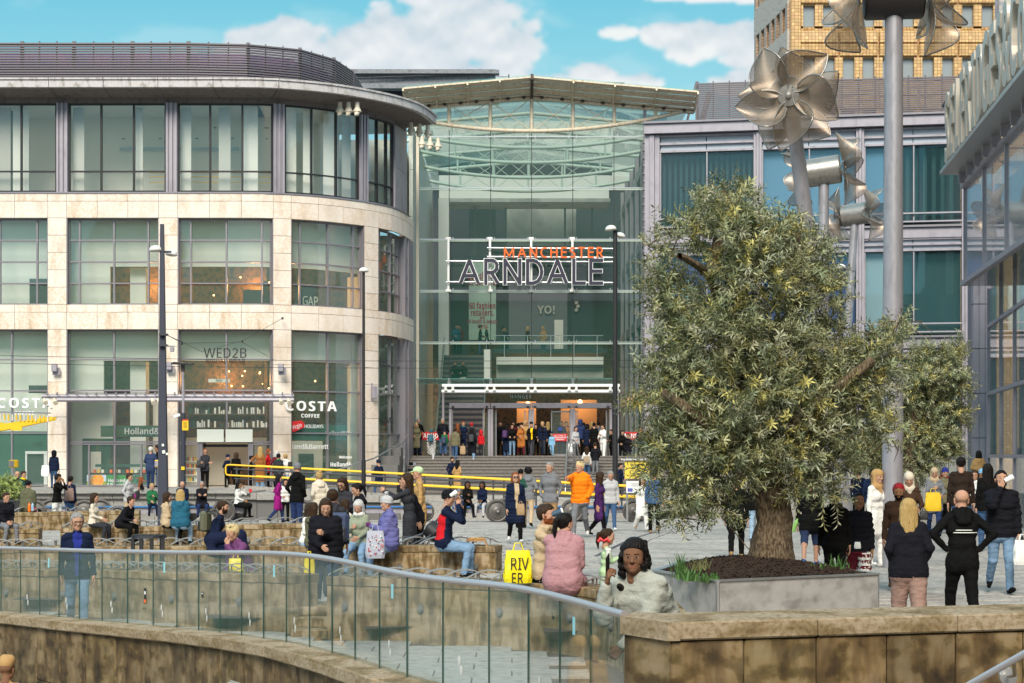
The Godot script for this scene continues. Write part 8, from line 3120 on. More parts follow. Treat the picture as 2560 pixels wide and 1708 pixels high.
	person("short haired blonde person in plum fleece with a hand to the head",-4.09,0.28,-25.60,1.60,-40,"c","fl","t","pale_blonde skin plum denim_light black",{"lean": 20,"hood": true,"nod": 18,"girth": 1.42})
	person("grey haired person in open navy jacket over a blue shirt behind the glass",-6.29,-0.40,-24.30,1.75,12,"w","dd","s","hair_grey skin navy denim_light black",{"inner": "royal","look": 10,"girth": 1.05,"specs": true})
	person("tall person in grey knitted hat and black jacket, back to the viewer",-5.64,0.04,-44.00,1.88,150,"s","pp","B","hair_brown skin black indigo black",{"hat": "grey","hood": true,"look": 40})
	person("person with blonde bun in cream fleece coat seen from behind",-5.15,-0.09,-45.00,1.78,-150,"s","pp","u","blonde skin cream black black",{"fem": true,"hood": true,"coat": 1.5,"specs": true,"puff": 0.4})
	person("smiling person with glasses and long brown hair looking down",-3.40,-0.10,-34.00,1.80,-20,"s","hh","l","hair_brown skin dark_grey black black",{"fem": true,"nod": 24,"specs": true})
	person("dark ponytailed person in black hooded jacket looking at a phone",-2.98,-0.10,-33.00,1.69,-60,"s","hb","p","hair_dark skin soft_black black black",{"fem": true,"nod": 20,"hood": true})
	person("short haired person with a large navy backpack seen from behind",-2.89,-0.10,-27.00,1.69,175,"s","dd","s","hair_brown skin dark_grey dark_grey black",{"hood": true})
	person("brown haired child in cream hood half hidden by the backpack",-3.26,-0.10,-32.60,1.35,150,"s","dd","w","hair_brown skin cream black black",{"hood": true})
	person("person in black quilted jacket walking towards the glass balustrade, head bowed",-2.73,-0.08,-24.60,1.62,8,"w","xl","l","hair_brown skin soft_black indigo white",{"quilt": true,"puff": 1.3,"fem": true,"nod": 18,"girth": 1.34})
	person("brown haired person in white top seated left of the black quilted jacket",-3.90,0.45,-31.80,1.47,60,"c","ll","l","hair_brown skin white pale_denim black",{"fem": true,"lean": 10})
	person("long haired person in olive jacket seated behind the black quilted jacket",-3.75,0.45,-31.50,1.50,150,"c","ll","l","hair_brown skin olive denim black",{"fem": true,"hood": true})
	person("white haired person in sage jacket and white scarf reading a phone",-2.83,0.45,-31.20,1.64,-12,"c","lh","w","hair_white skin sage denim_light black",{"fem": true,"nod": 24,"scarf": "white","collar": 1.5,"drop": 0.35})
	person("person in lilac padded coat and grey bobble hat holding a flowered bag",-2.26,0.45,-31.00,1.76,-75,"c","hh","O","hair_red skin lilac denim_light black",{"quilt": true,"hat": "pale_grey","puff": 0.8,"hood": true,"fem": true,"gloves": "plum","drop": 0.4,"girth": 1.32})
	person("long haired person in long grey coat holding a phone up",-2.05,-0.08,-33.60,1.85,-95,"s","uu","l","hair_brown skin dark_grey black black",{"coat": 2.6,"fem": true})
	person("person in black padded jacket bending forward behind the grey coat",-1.94,-0.08,-34.40,1.84,-75,"s","dd","s","hair_brown skin soft_black black black",{"puff": 0.8,"lean": 24})
	person("tall person in pale green cap and camel jacket behind the group",-1.99,0.00,-36.50,1.88,-80,"s","dd","C","blonde skin camel black black",{"hat": "mint","coat": 1.5})
	person("person in black hat and navy red jacket drinking at the end of the seats",-1.25,0.46,-30.60,1.99,85,"c","fg","B","hair_brown skin navy denim_light black",{"hat": "black","stripe": "red","girth": 1.25,"lean": 6})
	person("small child in knitted hat and jeans left of the two girls on the bench",-1.92,-0.26,-60.50,1.11,10,"s","dd","B","hair_brown skin navy2 denim red",{"hat": "grey"})
	person("child with dark curls in black jacket and leggings on the wheel bench",-1.62,0.30,-61.00,1.64,10,"c","hl","k","hair_dark skin_brown black black dark_grey",{"fem": true,"shin": 0.02})
	person("child with dark curls in navy jacket and pale leggings on the wheel bench",-1.07,0.30,-61.00,1.62,-15,"c","ll","k","hair_dark skin_brown navy pale_grey black",{"fem": true,"shin": 0.1})
	person("person in navy hat, jacket and jeans walking left behind the railings",-5.70,0.30,-72.00,1.64,-140,"w","bb","B","hair_brown skin navy denim black",{"hat": "navy","puff": 0.4})
	person("grey haired person in navy jacket leaning by the curved shop window",-6.29,1.20,-80.00,1.59,60,"s","pp","s","hair_grey skin navy indigo black",{"puff": 0.3})
	person("person in bright yellow jacket with a blue bag beside the curved window",-5.81,1.10,-79.50,1.55,10,"s","fb","w","blonde skin yellow black black",{"coat": 1.3,"fem": true,"skirt": "mint"})
	person("grey bearded person at the far left of the landing against the glass",-4.64,2.10,-83.00,1.81,20,"s","bb","s","hair_grey skin black indigo black",{"beard": "hair_grey"})
	person("blonde person in long khaki trench coat at the left end of the landing",-4.69,2.10,-82.40,1.58,5,"s","pb","w","blonde skin khaki black black",{"coat": 1.9,"fem": true})
	person("person in checked coat with a green backpack climbing to the landing",-3.90,1.76,-81.20,1.60,180,"w","dd","B","hair_brown skin white pale_grey brown",{"hat": "teal","coat": 1.9,"plaid": "dark_grey","fem": true})
	person("tall grey haired person in black padded jacket facing out from the doors",-3.40,2.10,-82.60,1.81,-5,"s","pp","s","hair_grey skin soft_black denim brown",{"puff": 0.6})
	person("child in green jacket with a blue backpack climbing the steps",-3.27,2.10,-81.50,1.25,180,"w","dd","B","hair_dark skin green denim tan",{"hat": "navy"})
	person("person in khaki padded jacket and jeans going up with a paper bag",-2.76,1.83,-81.30,1.60,170,"n","dd","s","hair_brown skin khaki denim black",{"puff": 0.7,"hood": true,"girth": 1.15})
	person("long auburn haired person in brown behind the khaki jacket",-2.69,2.10,-82.60,1.55,150,"s","pp","l","hair_red skin brown black black",{"fem": true})
	person("red haired person with a teal scarf standing near the first door",-2.41,2.10,-83.00,1.66,10,"s","pp","s","hair_red skin navy navy black",{"scarf": "teal","collar": 1.4})
	person("person with pinkish red hair in dark grey jacket at the first door",-1.98,2.10,-82.20,1.59,175,"s","dd","s","hair_pink skin dark_grey indigo black",{"hood": true,"coat": 1.4})
	person("person in long black padded coat with a grey backpack climbing the steps",-1.94,1.81,-81.20,1.60,178,"n","dp","w","hair_dark skin soft_black denim_light white",{"puff": 0.8,"coat": 2.1,"fem": true})
	person("small child in spotted red coat beside the long black coat",-1.51,2.10,-82.00,1.18,175,"s","dd","U","hair_dark skin red dark_grey black",{"hat": "red"})
	person("dark bearded person in navy standing on the lower steps",-2.77,0.45,-77.40,1.54,20,"s","pp","s","hair_dark skin navy black black",{"beard": "hair_dark"})
	person("dark haired person in camel coat on the lower steps, seen from behind",-2.51,0.26,-77.00,1.60,150,"s","pp","l","hair_dark skin camel black black",{"coat": 1.8,"fem": true})
	person("person in long navy coat with a purple backpack entering the doors",-0.27,1.99,-82.60,1.60,170,"s","dd","w","hair_dark skin navy denim tan",{"coat": 2.1})
	person("short dark haired person in black jacket with a white bag by the doors",0.01,2.10,-82.20,1.50,0,"s","bb","l","hair_dark skin black denim_light white",{"fem": true})
	person("person in rust coat, black beret and checked trousers coming out",0.45,2.10,-81.90,1.54,15,"n","fb","T","hair_brown skin rust maroon brown",{"hat": "black","coat": 1.8,"fem": true})
	person("blonde person in camel behind the rust coat",0.65,2.10,-82.90,1.69,0,"s","bb","w","blonde skin camel black black",{"fem": true})
	person("person in black hat and jacket over a yellow top coming out",0.94,2.10,-81.90,1.59,0,"n","pp","T","hair_dark skin black dark_grey black",{"hat": "black","inner": "yellow","fem": true})
	person("long dark haired person in black behind the yellow top",1.18,2.10,-82.70,1.51,-10,"s","bb","l","hair_dark skin black black black",{"fem": true})
	person("fair bearded person in open navy jacket holding a child by the hand",1.49,2.10,-82.00,1.64,-5,"n","dd","s","blonde skin navy dark_grey black",{"beard": "blonde","inner": "black","girth": 1.1})
	person("small child in pale blue suit and navy hat at the doors",1.94,2.10,-81.80,1.10,-5,"n","dd","B","hair_brown skin sky sky black",{"hat": "navy"})
	person("person in pale grey jumper with a white bag leaning by the middle door",3.10,1.89,-82.20,1.60,30,"s","db","p","hair_dark skin pale_grey dark_grey black",{"fem": true})
	person("person in white hooded suit right of the doors",4.44,1.98,-81.90,1.60,-30,"n","hb","u","hair_brown skin white white white",{"hood": true,"fem": true,"wide": 1.3})
	person("person in long black coat seen from behind at the right door",4.04,2.10,-82.60,1.59,180,"s","dd","s","hair_dark skin black black black",{"coat": 1.8})
	person("dark haired person in navy coat going in at the right door",3.72,2.10,-83.00,1.53,180,"s","dd","w","hair_dark skin navy black black",{"coat": 1.6})
	person("hooded person in blue jacket going in at the right door",3.39,2.10,-83.20,1.77,180,"s","dd","U","hair_brown skin indigo black black",{"hat": "indigo"})
	person("person in black turned left beside the black lamp post",4.89,1.75,-82.20,1.60,-60,"s","cc","s","hair_brown skin black black white",{})
	person("long dark haired person in black right of the black lamp post",5.38,1.70,-82.00,1.60,10,"s","bb","l","hair_dark skin black black black",{"fem": true})
	person("short haired person in black leather jacket and scarf on the top step",5.63,1.54,-81.30,1.60,-30,"s","pp","s","hair_brown skin soft_black dark_grey black",{"scarf": "black","collar": 1.3,"fem": true})
	person("dark haired person in navy jacket facing out at the right of the entrance",6.29,1.86,-82.20,1.60,0,"s","hd","s","hair_dark skin navy navy black",{})
	person("person in pale grey sweatshirt seen from behind on the right side of the steps",6.54,1.30,-79.50,1.61,175,"s","pp","s","hair_brown skin pale_grey black black",{})
	person("person in pale blue denim jacket and dark glasses against the grey column",7.65,2.10,-82.50,1.60,-10,"s","fp","s","hair_dark skin_tan sky denim black",{"shades": true,"inner": "navy"})
	person("brown haired person in white top with a patterned bag on the steps",3.54,0.91,-79.40,1.60,170,"s","bd","l","hair_brown skin white denim black",{"fem": true})
	person("person in black jumper and grey trousers on the steps beside the ladder",3.93,1.15,-79.20,1.54,178,"s","pp","s","hair_brown skin soft_black grey black",{"nod": 20})
	person("dark haired person in navy padded jacket low on the steps by the notice board",4.84,0.12,-75.60,1.60,60,"s","ll","s","hair_dark skin navy black black",{"puff": 0.5})
	person("person in black just inside the second door",-0.58,2.10,-86.00,1.72,0,"s","pd","s","hair_dark skin soft_black black black",{})
	person("brown coated person deeper inside the second door",-0.27,2.10,-89.00,1.72,180,"s","pd","w","hair_dark skin brown black black",{})
	person("person in dark red just inside the second door",0.05,2.10,-86.50,1.72,10,"s","pd","l","hair_dark skin maroon black black",{})
	person("person in olive deeper inside the second door",0.35,2.10,-90.00,1.72,180,"s","pd","s","hair_dark skin olive black black",{})
	person("person in olive jacket inside the third door",1.70,2.10,-88.00,1.72,180,"s","pd","s","hair_dark skin olive indigo black",{})
	person("blonde person in black inside the third door",1.86,2.10,-87.00,1.72,170,"s","pd","l","blonde skin soft_black black black",{})
	person("person in blue seen through the glass door leaf",2.53,2.10,-86.00,1.72,0,"s","pd","s","hair_brown skin navy2 indigo black",{})
	person("person in rust seen through the glass door leaf",2.82,2.10,-87.00,1.72,0,"s","pd","s","hair_brown skin rust black black",{})
	person("person in dark clothes deep inside the right door",3.80,2.10,-89.00,1.72,180,"s","pd","s","hair_dark skin dark_grey black black",{})
	person("fair haired person in camel inside the right door",4.14,2.10,-87.00,1.72,170,"s","pd","w","blonde skin camel black black",{})
	person("person in grey inside the right door",4.45,2.10,-86.50,1.72,180,"s","pd","s","hair_dark skin grey black black",{})
	person("person in teal at the left end of the gallery",-3.29,8.10,-99.50,1.72,20,"s","pb","s","hair_brown skin teal black black",{})
	person("person in dark red at the left end of the gallery",-3.11,8.10,-99.80,1.72,-20,"s","pb","s","hair_brown skin maroon black black",{})
	person("person in black on the gallery facing right",-1.91,8.10,-100.00,1.72,90,"s","pb","s","hair_dark skin black denim black",{})
	person("bald person in black on the gallery facing left",-1.49,8.10,-100.00,1.72,-90,"s","pb","r","hair_grey skin soft_black black black",{})
	person("person in dark grey at the gallery rail",-0.56,8.10,-101.00,1.72,90,"s","pb","s","hair_dark skin dark_grey black black",{})
	person("person in navy farther back on the gallery",-0.42,8.10,-102.00,1.72,0,"s","pb","s","hair_dark skin navy black black",{})
	person("fair haired person in brown at the gallery rail",0.93,8.10,-101.00,1.72,60,"s","pb","l","blonde skin brown black black",{})
	person("fair haired person in camel at the gallery rail",1.89,8.10,-101.00,1.72,-40,"s","pb","l","blonde skin camel indigo black",{})
	person("person in black coming down the inner stair at the left",-3.25,5.75,-96.00,1.72,0,"s","pb","s","hair_dark skin black black white",{})
	person("person in black jacket and white trousers on the inner stair",-2.81,5.75,-96.00,1.72,5,"s","pb","s","hair_dark skin black white white",{})
	person("person in dark glasses and navy quilted coat over a beige top, walking",0.08,0.05,-40.36,1.67,8,"n","dd","w","hair_red skin navy black white",{"quilt": true,"puff": 0.8,"coat": 1.7,"inner": "beige","fem": true,"shades": true,"nod": -8})
	person("person in grey hooded top and beige trousers walking away with a striped strap",0.50,-0.11,-52.02,1.88,175,"n","pp","a","hair_dark skin_brown grey beige black",{"hood": true})
	person("person in black cap half hidden behind the sunglasses wearer",0.26,-0.11,-52.00,1.80,170,"s","dd","C","hair_dark skin bottle black black",{"hat": "black"})
	person("tall grey haired person in grey zip jacket looking left",0.98,0.05,-43.00,1.90,-15,"s","pp","s","hair_grey skin grey tan black",{"hood": true,"nod": 0,"look": -20})
	person("person with bleached hair in bright orange quilted jacket pointing left",1.73,0.07,-42.68,1.93,-14,"m","po","t","pale_blonde skin orange grey white",{"quilt": true,"puff": 1.0,"hood": true,"look": -20,"nod": 0})
	person("brown haired person in purple coat and black tights striding right",2.23,0.06,-43.16,1.67,65,"m","dd","l","hair_brown skin purple black black",{"coat": 1.8,"fem": true,"look": 60})
	person("grey haired person in pale grey zip jacket and jeans walking this way",2.84,-0.04,-48.49,1.72,5,"n","dp","s","hair_grey skin pale_grey denim white",{"girth": 1.15,"nod": 14,"hood": true})
	person("person in white with a pale bag at the left edge of the olive crown",3.76,-0.04,-48.49,1.53,20,"n","bd","w","hair_brown skin white white tan",{"fem": true,"wide": 1.3})
	person("person in denim jacket and tan shoes half hidden by the olive leaves",3.92,0.00,-46.33,1.74,175,"n","dd","s","hair_brown skin denim black tan",{})
	person("bearded person in beige coat drinking from a blue cup",0.40,0.50,-22.00,1.92,65,"c","pf","s","hair_brown skin beige black black",{"beard": "hair_red","lean": 4,"collar": 1.0,"girth": 1.1,"nod": 0})
	person("dark ponytailed person in pink padded coat seen from behind on the near seats",0.64,0.50,-21.20,1.75,170,"c","tl","p","hair_dark skin pink black black",{"puff": 0.5,"hood": true,"girth": 1.36,"look": -40,"coat": 1.7,"lean": 10})
	person("small child in pale green coat with a red bow, drinking through a straw",1.24,0.08,-22.40,1.03,95,"s","hh","p","hair_brown skin mint mint white",{"fem": true,"coat": 1.6})
	person("person with dark curls in grey green padded coat leaning on the parapet with phone",1.05,-0.03,-12.35,1.68,-32,"s","tg","k","hair_dark skin_brown grey_green black black",{"puff": 0.9,"hood": true,"lean": 36,"fem": true,"girth": 1.28,"look": 20,"nod": 2})
	person("person in black walking away behind the olive trunk",4.49,0.10,-33.61,1.67,172,"m","dd","s","hair_dark skin black black tan",{"coat": 1.4})
	person("person in pale jeans hidden behind the olive trunk",5.81,0.10,-40.00,1.59,175,"s","dd","l","hair_brown skin black pale_denim black",{"fem": true})
	person("person in black jacket and navy shorts carrying a green bottle",5.50,0.10,-31.00,1.72,168,"m","dd","s","hair_brown skin black navy2 blue",{"shorts": true,"coat": 1.3})
	person("dark haired person in black hooded jacket seen from behind at the planter",4.69,0.09,-24.40,1.55,178,"s","dd","s","hair_dark skin black black black",{"hood": true,"girth": 1.2})
	person("person in dark padded jacket and red patterned skirt with a white strap bag",5.24,-0.03,-25.40,1.60,-8,"n","dd","p","hair_dark skin_tan soft_black maroon black",{"quilt": true,"puff": 0.6,"fem": true,"skirt": "maroon","print": "white","long": true,"lips": true,"nod": -6,"girth": 1.1,"look": 15})
	person("bearded person with reddish hair in a brown jacket walking this way",5.87,0.10,-25.50,1.62,-12,"n","dd","s","hair_pink skin_tan brown brown brown",{"beard": "hair_dark","girth": 1.1,"nod": 12})
	person("person with very long blonde hair in black leather jacket, back to the viewer",4.63,0.00,-19.60,1.64,176,"n","pp","l","blonde skin soft_black mauve_brown black",{"fem": true,"girth": 1.32,"wide": 1.4,"collar": 1.2,"puff": 0.2})
	person("bald person in black jacket with two pale stripes across the back",5.47,0.01,-20.40,1.76,178,"w","kk","-","hair_dark skin black black black",{"hood": true,"bands": true,"girth": 1.12})
	person("dark haired person in black quilted body warmer drinking at the right edge",7.34,0.10,-25.21,1.82,-6,"n","df","s","hair_dark skin soft_black denim_light black",{"quilt": true,"puff": 0.9,"nod": -12,"beard": "hair_dark"})
	person("person in camel headscarf and long white jumper beside the thick pole",6.71,0.10,-31.00,1.77,35,"s","dd","H","hair_dark skin white white white",{"hat": "camel","coat": 1.6,"fem": true})
	person("person in cream headscarf and brown coat with a black handbag",7.44,0.10,-31.50,1.73,-10,"n","bb","H","hair_dark skin brown black black",{"hat": "cream","coat": 1.9,"fem": true,"nod": 20})
	person("person in beige headscarf and grey jacket with a yellow tote bag",10.83,0.06,-43.08,1.76,-10,"n","bh","H","hair_dark skin grey indigo black",{"hat": "beige","coat": 1.4,"fem": true,"nod": 16})
	person("tall dark haired person in dark brown jacket seen from behind",9.36,0.22,-35.00,1.88,172,"s","dd","s","hair_dark skin dark_brown denim black",{"girth": 1.1})
	person("person with long straight dark hair in black jacket seen from behind",10.20,0.10,-36.00,1.86,175,"n","dd","l","hair_dark skin black denim black",{"fem": true})
	person("person in beige padded jacket standing up on the terrace wall",15.73,0.66,-56.60,1.60,170,"s","bb","w","hair_dark skin camel sky black",{"quilt": true,"puff": 0.8,"hood": true,"fem": true})
	person("person in cream hat and red top far back at the right",12.80,-0.07,-50.00,1.88,10,"s","bb","T","hair_brown skin red black black",{"hat": "cream"})
	person("person in striped knitted hat and khaki coat at the right",11.85,0.01,-46.00,1.76,0,"s","bb","B","hair_brown skin khaki black black",{"hat": "royal"})
	person("brown haired child in white top far back at the right",12.13,0.04,-44.00,1.69,-20,"s","bb","l","hair_brown skin white denim white",{"fem": true})
	person("child in pale blue knitted hat far back at the right",12.58,0.03,-45.00,1.72,0,"s","bb","B","hair_dark skin_tan navy black black",{"hat": "sky"})
	person("person in navy seen from behind beside the leaning pole foot",10.32,-0.07,-50.00,1.81,178,"s","dd","s","hair_dark skin navy black black",{})
	person("person in blue jacket seen from behind left of the thick pole",10.50,-0.05,-49.00,1.77,178,"s","dd","s","hair_dark skin navy2 black black",{})
	person("person in a fluffy beige hat in the passage at the lower left corner",-6.49,-2.35,-21.50,1.88,170,"s","dd","T","hair_dark skin_brown camel black black",{"hat": "camel"})

# ---------- bags and other things that people carry
func soft_bag(called: String,label: String,m: Material,p: Vector3,w: float,h: float,dp: float,yaw := 0.0,handles := true,cat_ := "bag") -> Node3D:
	# a limp carrier: fuller at the bottom, two loops at the top
	var t := thing(called,label,cat_,p)
	t.rotation.y = deg_to_rad(yaw)
	var st := new_st()
	var rows := 7
	var prev := []
	for j in rows + 1:
		var f := float(j)/rows
		var ring := []
		var ww := w*0.5*(1.0 - 0.22*f*f)*(0.9 + 0.1*minf(f*6.0,1.0))
		var dd := dp*0.5*(1.0 - 0.75*f*f)*(0.75 + 0.25*minf(f*5.0,1.0))
		for k in 16:
			var a := TAU*k/16
			var sx := signf(cos(a))*pow(absf(cos(a)),0.5)
			var sz := signf(sin(a))*pow(absf(sin(a)),0.5)
			var wob := 1.0 + 0.05*sin(k*2.3 + j*1.1)
			ring.append(Vector3(sx*ww*wob,h*f,sz*dd*wob))
		if j:
			for k in 16:
				quad(st,prev[k],ring[k],ring[(k + 1) % 16],prev[(k + 1) % 16])
		else:
			for k in range(1,15):
				quad(st,ring[0],ring[k],ring[k + 1],ring[0])
		prev = ring
	part("bag_body",st,m,t)
	if handles:
		for s in [-0.3,0.3]:
			st = new_st()
			tube(st,[Vector3(-w*0.18,h*0.97,s*dp*0.3),Vector3(-w*0.1,h*1.22,s*dp*0.2),Vector3(w*0.1,h*1.22,s*dp*0.2),Vector3(w*0.18,h*0.97,s*dp*0.3)],0.008,6)
			part("handle",st,m,t)
	return t

func backpack(label: String,m: Material,p: Vector3,yaw: float,s: float,trim: Material = null) -> void:
	var t := thing("backpack",label,"backpack",p)
	t.rotation.y = deg_to_rad(yaw)
	put("main_pouch",soft_box(Vector3(0.3,0.44,0.17)*s,0.05*s),m,t)
	put("front_pocket",soft_box(Vector3(0.22,0.2,0.07)*s,0.025*s),trim if trim else m,t,Transform3D(Basis(),Vector3(0,-0.09,0.11)*s))
	var st := new_st()
	tube(st,[Vector3(-0.04,0.2,-0.05)*s,Vector3(-0.02,0.26,-0.05)*s,Vector3(0.02,0.26,-0.05)*s,Vector3(0.04,0.2,-0.05)*s],0.01*s,6)
	part("grab_loop",st,M.black,t)
	for k in [-1.0,1.0]:
		st = new_st()
		tube(st,[Vector3(k*0.09,0.2,-0.06)*s,Vector3(k*0.11,0.24,-0.16)*s,Vector3(k*0.12,0.12,-0.3)*s],0.018*s,6)
		part("strap",st,M.black,t)

func paper_cup(label: String,m: Material,p: Vector3,tilt: float,s := 1.0,lid := true) -> void:
	var t := thing("paper_cup",label,"cup",p)
	t.rotation = Vector3(0,0,tilt)
	var st := new_st()
	lathe(st,[[0.0,0.0],[0.03*s,0.0],[0.041*s,0.11*s],[0.0,0.11*s]],Transform3D(),14)
	part("cup",st,m,t)
	if lid:
		st = new_st()
		lathe(st,[[0.043*s,0.108*s],[0.043*s,0.118*s],[0.036*s,0.128*s],[0.0,0.126*s]],Transform3D(),14)
		part("lid",st,M.white_paint,t)

func held_things() -> void:
	var col := func(n): var c: Color = COL[n]; return mat("bag_" + n,lin(c.r,c.g,c.b),0.55)
	var yb := mat("bag_bright_yellow",lin(0.82,0.68,0.01),0.35)
	var y1 := soft_bag("carrier_bag","large bright yellow carrier bag with black lettering beside the bearded drinker",yb,at(1295,1462,21.7) + Vector3(0,0.03,0.12),0.38,0.42,0.16,12)
	letters("bag_letters","RIV",0.15,0.004,M.black,y1,Transform3D(Basis(),Vector3(0.0,0.25,0.082)),false,0.8)
	letters("bag_letters","ER",0.13,0.004,M.black,y1,Transform3D(Basis(),Vector3(-0.03,0.07,0.084)),false,0.8)
	soft_bag("carrier_bag","square yellow carrier bag hanging by the plum fleece, seen through the glass",yb,at(589,1440,25.0),0.24,0.26,0.1,0)
	soft_bag("carrier_bag","yellow carrier bag carried by the walker in the black quilted jacket",yb,at(773,1442,24.4),0.16,0.3,0.1,30)
	soft_bag("tote_bag","yellow cloth tote bag with black print held by the beige headscarf wearer",mat("tote_yellow",lin(0.7,0.45,0.01),0.7),at(2333,1278,41.5),0.42,0.46,0.14,0)
	var fb := soft_bag("flowered_bag","pale blue flowered shopping bag held by the person in the bobble hat",mat("flower_cloth",lin(0.36,0.38,0.45),0.7),at(938,1396,30.4),0.36,0.5,0.18,10)
	for k in 40:
		block("flower",[M.red_paint,M.plum_dot if M.has("plum_dot") else mat("plum_dot",lin(0.2,0.03,0.12),0.7),M.white_paint][k % 3],fb,Vector3(rng.randf_range(-0.14,0.14),rng.randf_range(0.04,0.42),0.088 - 0.00),Vector3(0.018,0.02,0.012),Basis(Vector3.BACK,rng.randf()*3.0))
	soft_bag("shopping_bag","white shopping bag hanging from the hooded person at the lift door",M.white_paint,at(113,1191,69.7),0.34,0.45,0.14,10)
	soft_bag("shoulder_bag","brown leather tote on the shoulder of the person in navy at the left",col.call("mauve_brown"),at(173,1252,53.6),0.3,0.4,0.12,20)
	soft_bag("handbag","black quilted shoulder bag of the person with folded arms on the terrace",M.black,at(502,1170,66.3),0.36,0.3,0.2,20)
	soft_bag("handbag","small blue handbag held by the person in bright yellow",col.call("blue"),at(968,1158,79.2),0.32,0.26,0.1,0)
	soft_bag("handbag","small black handbag held by the person in the cream headscarf",M.black,at(2310,1300,31.2),0.16,0.17,0.08,0)
	soft_bag("paper_bag","brown paper bag carried up the steps beside the khaki jacket",mat("kraft",lin(0.36,0.24,0.13),0.8),at(1157,1136,81.0),0.28,0.4,0.14,0)
	soft_bag("carrier_bag","white carrier bag held by the person in the pale grey jumper",M.white_paint,at(1424,1131,81.9),0.34,0.42,0.14,0)
	soft_bag("carrier_bag","pale carrier bag with an orange print held by the person in white",M.white_paint,at(1606,1290,47.0),0.36,0.5,0.14,0)
	soft_bag("shoulder_bag","spotted shoulder bag of the brown haired person on the steps",mat("leopard",lin(0.3,0.22,0.14),0.7),at(1466,1158,79.1),0.3,0.32,0.12,10)
	soft_bag("crossbody_bag","beige crossbody bag of the walker in dark glasses",col.call("tan"),at(1302,1288,38.6),0.2,0.26,0.09,-20)
	soft_bag("crossbody_bag","small white box bag on a printed strap in front of the patterned skirt",M.white_paint,at(2144,1372,24.95),0.1,0.1,0.05,-8,false)
	soft_bag("carrier_bag","white paper carrier bag at the right edge by the drinking person",M.white_paint,at(2556,1412,24.6),0.3,0.36,0.12,20)
	backpack("green and black backpack of the bearded person on the third seat row",col.call("olive"),at(514,1304,31.75),250,0.9,M.black)
	backpack("large navy backpack of the short haired person in the seats",col.call("navy2"),at(848,1318,26.72),0,1.05,M.dark_steel)
	backpack("teal backpack on the checked coat on the steps",col.call("teal"),at(1076,1096,80.95),0,0.8)
	backpack("blue backpack of the child in green on the steps",col.call("navy2"),at(1109,1101,81.25),0,0.75)
	backpack("grey backpack on the long black padded coat on the steps",col.call("dark_grey"),at(1178,1096,80.9),0,0.85)
	backpack("purple backpack of the person in the long navy coat at the doors",col.call("purple"),at(1262,1086,82.3),0,0.85)
	backpack("black and pink backpack of the ginger person walking right",M.black,at(343,1236,63.0),-60,0.8,col.call("magenta"))
	backpack("small dark backpack of the person in white and green by the railing",M.black,at(725,1163,70.1),0,0.6)
	paper_cup("blue and brown coffee cup at the mouth of the bearded person",mat("cup_blue",lin(0.03,0.07,0.12),0.6),at(1381,1287,21.75),-1.25,1.15)
	paper_cup("white cup at the mouth of the person in navy and red",M.white_paint,at(1126,1240,30.35),-1.0,1.1)
	paper_cup("white cup raised by the person in the quilted body warmer",M.white_paint,at(2512,1203,25.0),-1.1,1.1)
	paper_cup("white takeaway cup with a brown sleeve standing on the second seat row",mat("cup_sleeve",lin(0.4,0.28,0.18),0.8),at(464,1316,41.0),0.0,1.5)
	paper_cup("clear cup with a white straw held by the child with the red bow",M.room_pale,at(1521,1396,22.1),0.0,1.0)
	for e in [[73,"orange drink bottle standing on the farthest seat row",lin(0.8,0.16,0.01),0.27],[81,"clear blue drink bottle beside the orange one on the seat row",lin(0.25,0.4,0.55),0.27],[88,"small red drink can beside the bottles on the seat row",lin(0.4,0.02,0.03),0.13]]:
		var t := thing("drink_bottle" if e[3] > 0.2 else "drink_can",e[1],"bottle" if e[3] > 0.2 else "can",at(e[0],1281,51.2) + Vector3(0,0.02,0))
		var st := new_st()
		if e[3] > 0.2:
			lathe(st,[[0.0,0.0],[0.045,0.0],[0.045,0.2],[0.02,0.25],[0.02,0.27],[0.0,0.27]],Transform3D(),12)
		else:
			lathe(st,[[0.0,0.0],[0.033,0.0],[0.035,0.11],[0.028,0.12],[0.0,0.12]],Transform3D(),12)
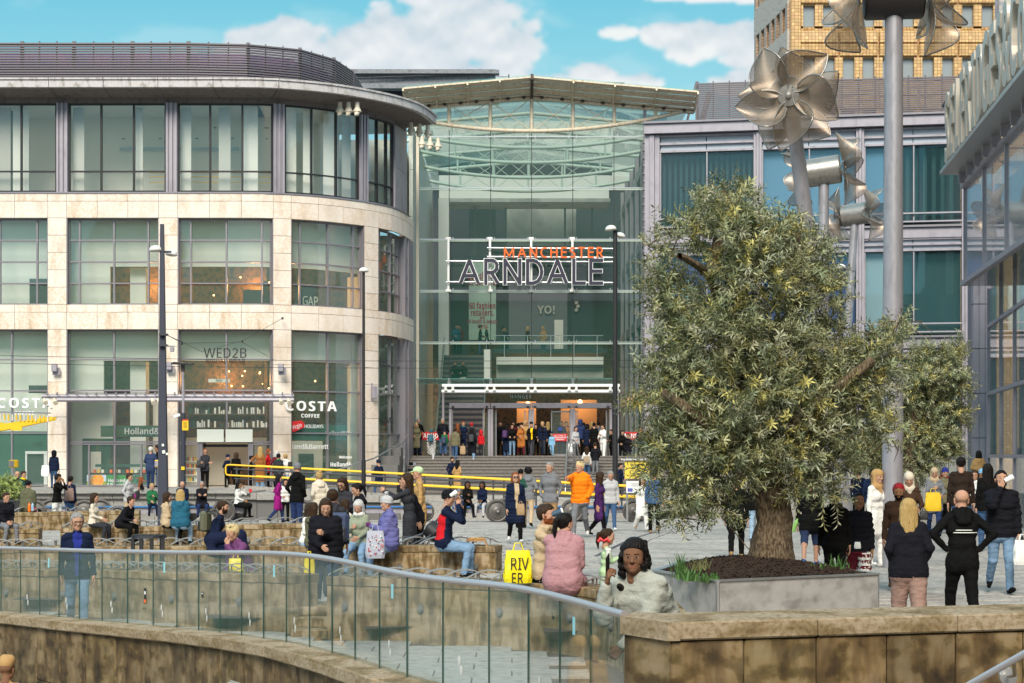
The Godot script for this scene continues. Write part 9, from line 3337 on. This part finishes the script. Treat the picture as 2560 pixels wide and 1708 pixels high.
		part("bottle" if e[3] > 0.2 else "can",st,mat("drink%d" % e[0],e[2],0.25),t)
	# green bottle in the hand of the person in shorts
	var gb := thing("water_bottle","green drinks bottle hanging from the hand of the person in shorts","bottle",at(1982,1330,30.8))
	gb.rotation.z = -0.35
	var bs := new_st()
	lathe(bs,[[0.0,0.0],[0.04,0.0],[0.042,0.18],[0.018,0.23],[0.018,0.26],[0.0,0.26]],Transform3D(),12)
	part("bottle",bs,mat("bottle_green",lin(0.25,0.45,0.12),0.2),gb)
	# phones
	for e in [[1519,1412,11.95,"dark phone held to the ear by the person on the parapet",0.5],[996,1222,33.0,"phone held up by the person in the long grey coat",0.0],[2556,1352,24.9,"black phone in the lowered hand at the right edge",0.6]]:
		var ph := thing("phone",e[3],"phone",at(e[0],e[1],e[2]))
		ph.rotation = Vector3(0.15,1.25 if e[4] == 0.5 else 0.4,e[4])
		put("phone_body",soft_box(Vector3(0.075,0.155,0.009),0.004),M.black,ph)
	# coat laid over the knees of the bearded person, red bow of the child
	var ct := thing("folded_coat","navy padded coat laid over the knees of the bearded person","coat",at(556,1352,31.5) + Vector3(0.1,-0.02,0.1))
	var s := BodyMesh.new()
	pour(s,net([bn(Vector3(-0.25,0.05,0),Vector3(0.25,0.12,0.0),0.13,0.12,0,0.05),bn(Vector3(-0.2,-0.2,0.12),Vector3(0.2,-0.22,0.1),0.09,0.11,0,0.05),bn(Vector3(0.25,0.1,0),Vector3(0.4,-0.25,0.05),0.1,0.07,0,0.05),bn(Vector3(-0.25,0.05,0),Vector3(-0.3,-0.2,0.1),0.1,0.07,0,0.05)],0.018),PackedColorArray([COL["navy"]]))
	put("coat_folds",s.mesh(),M.cloth,ct)
	var bw := thing("hair_bow","big red bow on the head of the child in pale green","hair bow",at(1510,1353,22.38) + Vector3(-0.005,0.0,0.03))
	for k in [-1.0,1.0]:
		var st := new_st()
		tube(st,[Vector3(0,0,0),Vector3(0.045*k,0.03,0),Vector3(0.075*k,-0.01,0.0)],[0.014,0.032,0.02],8)
		part("bow_loop",st,M.red_paint,bw)
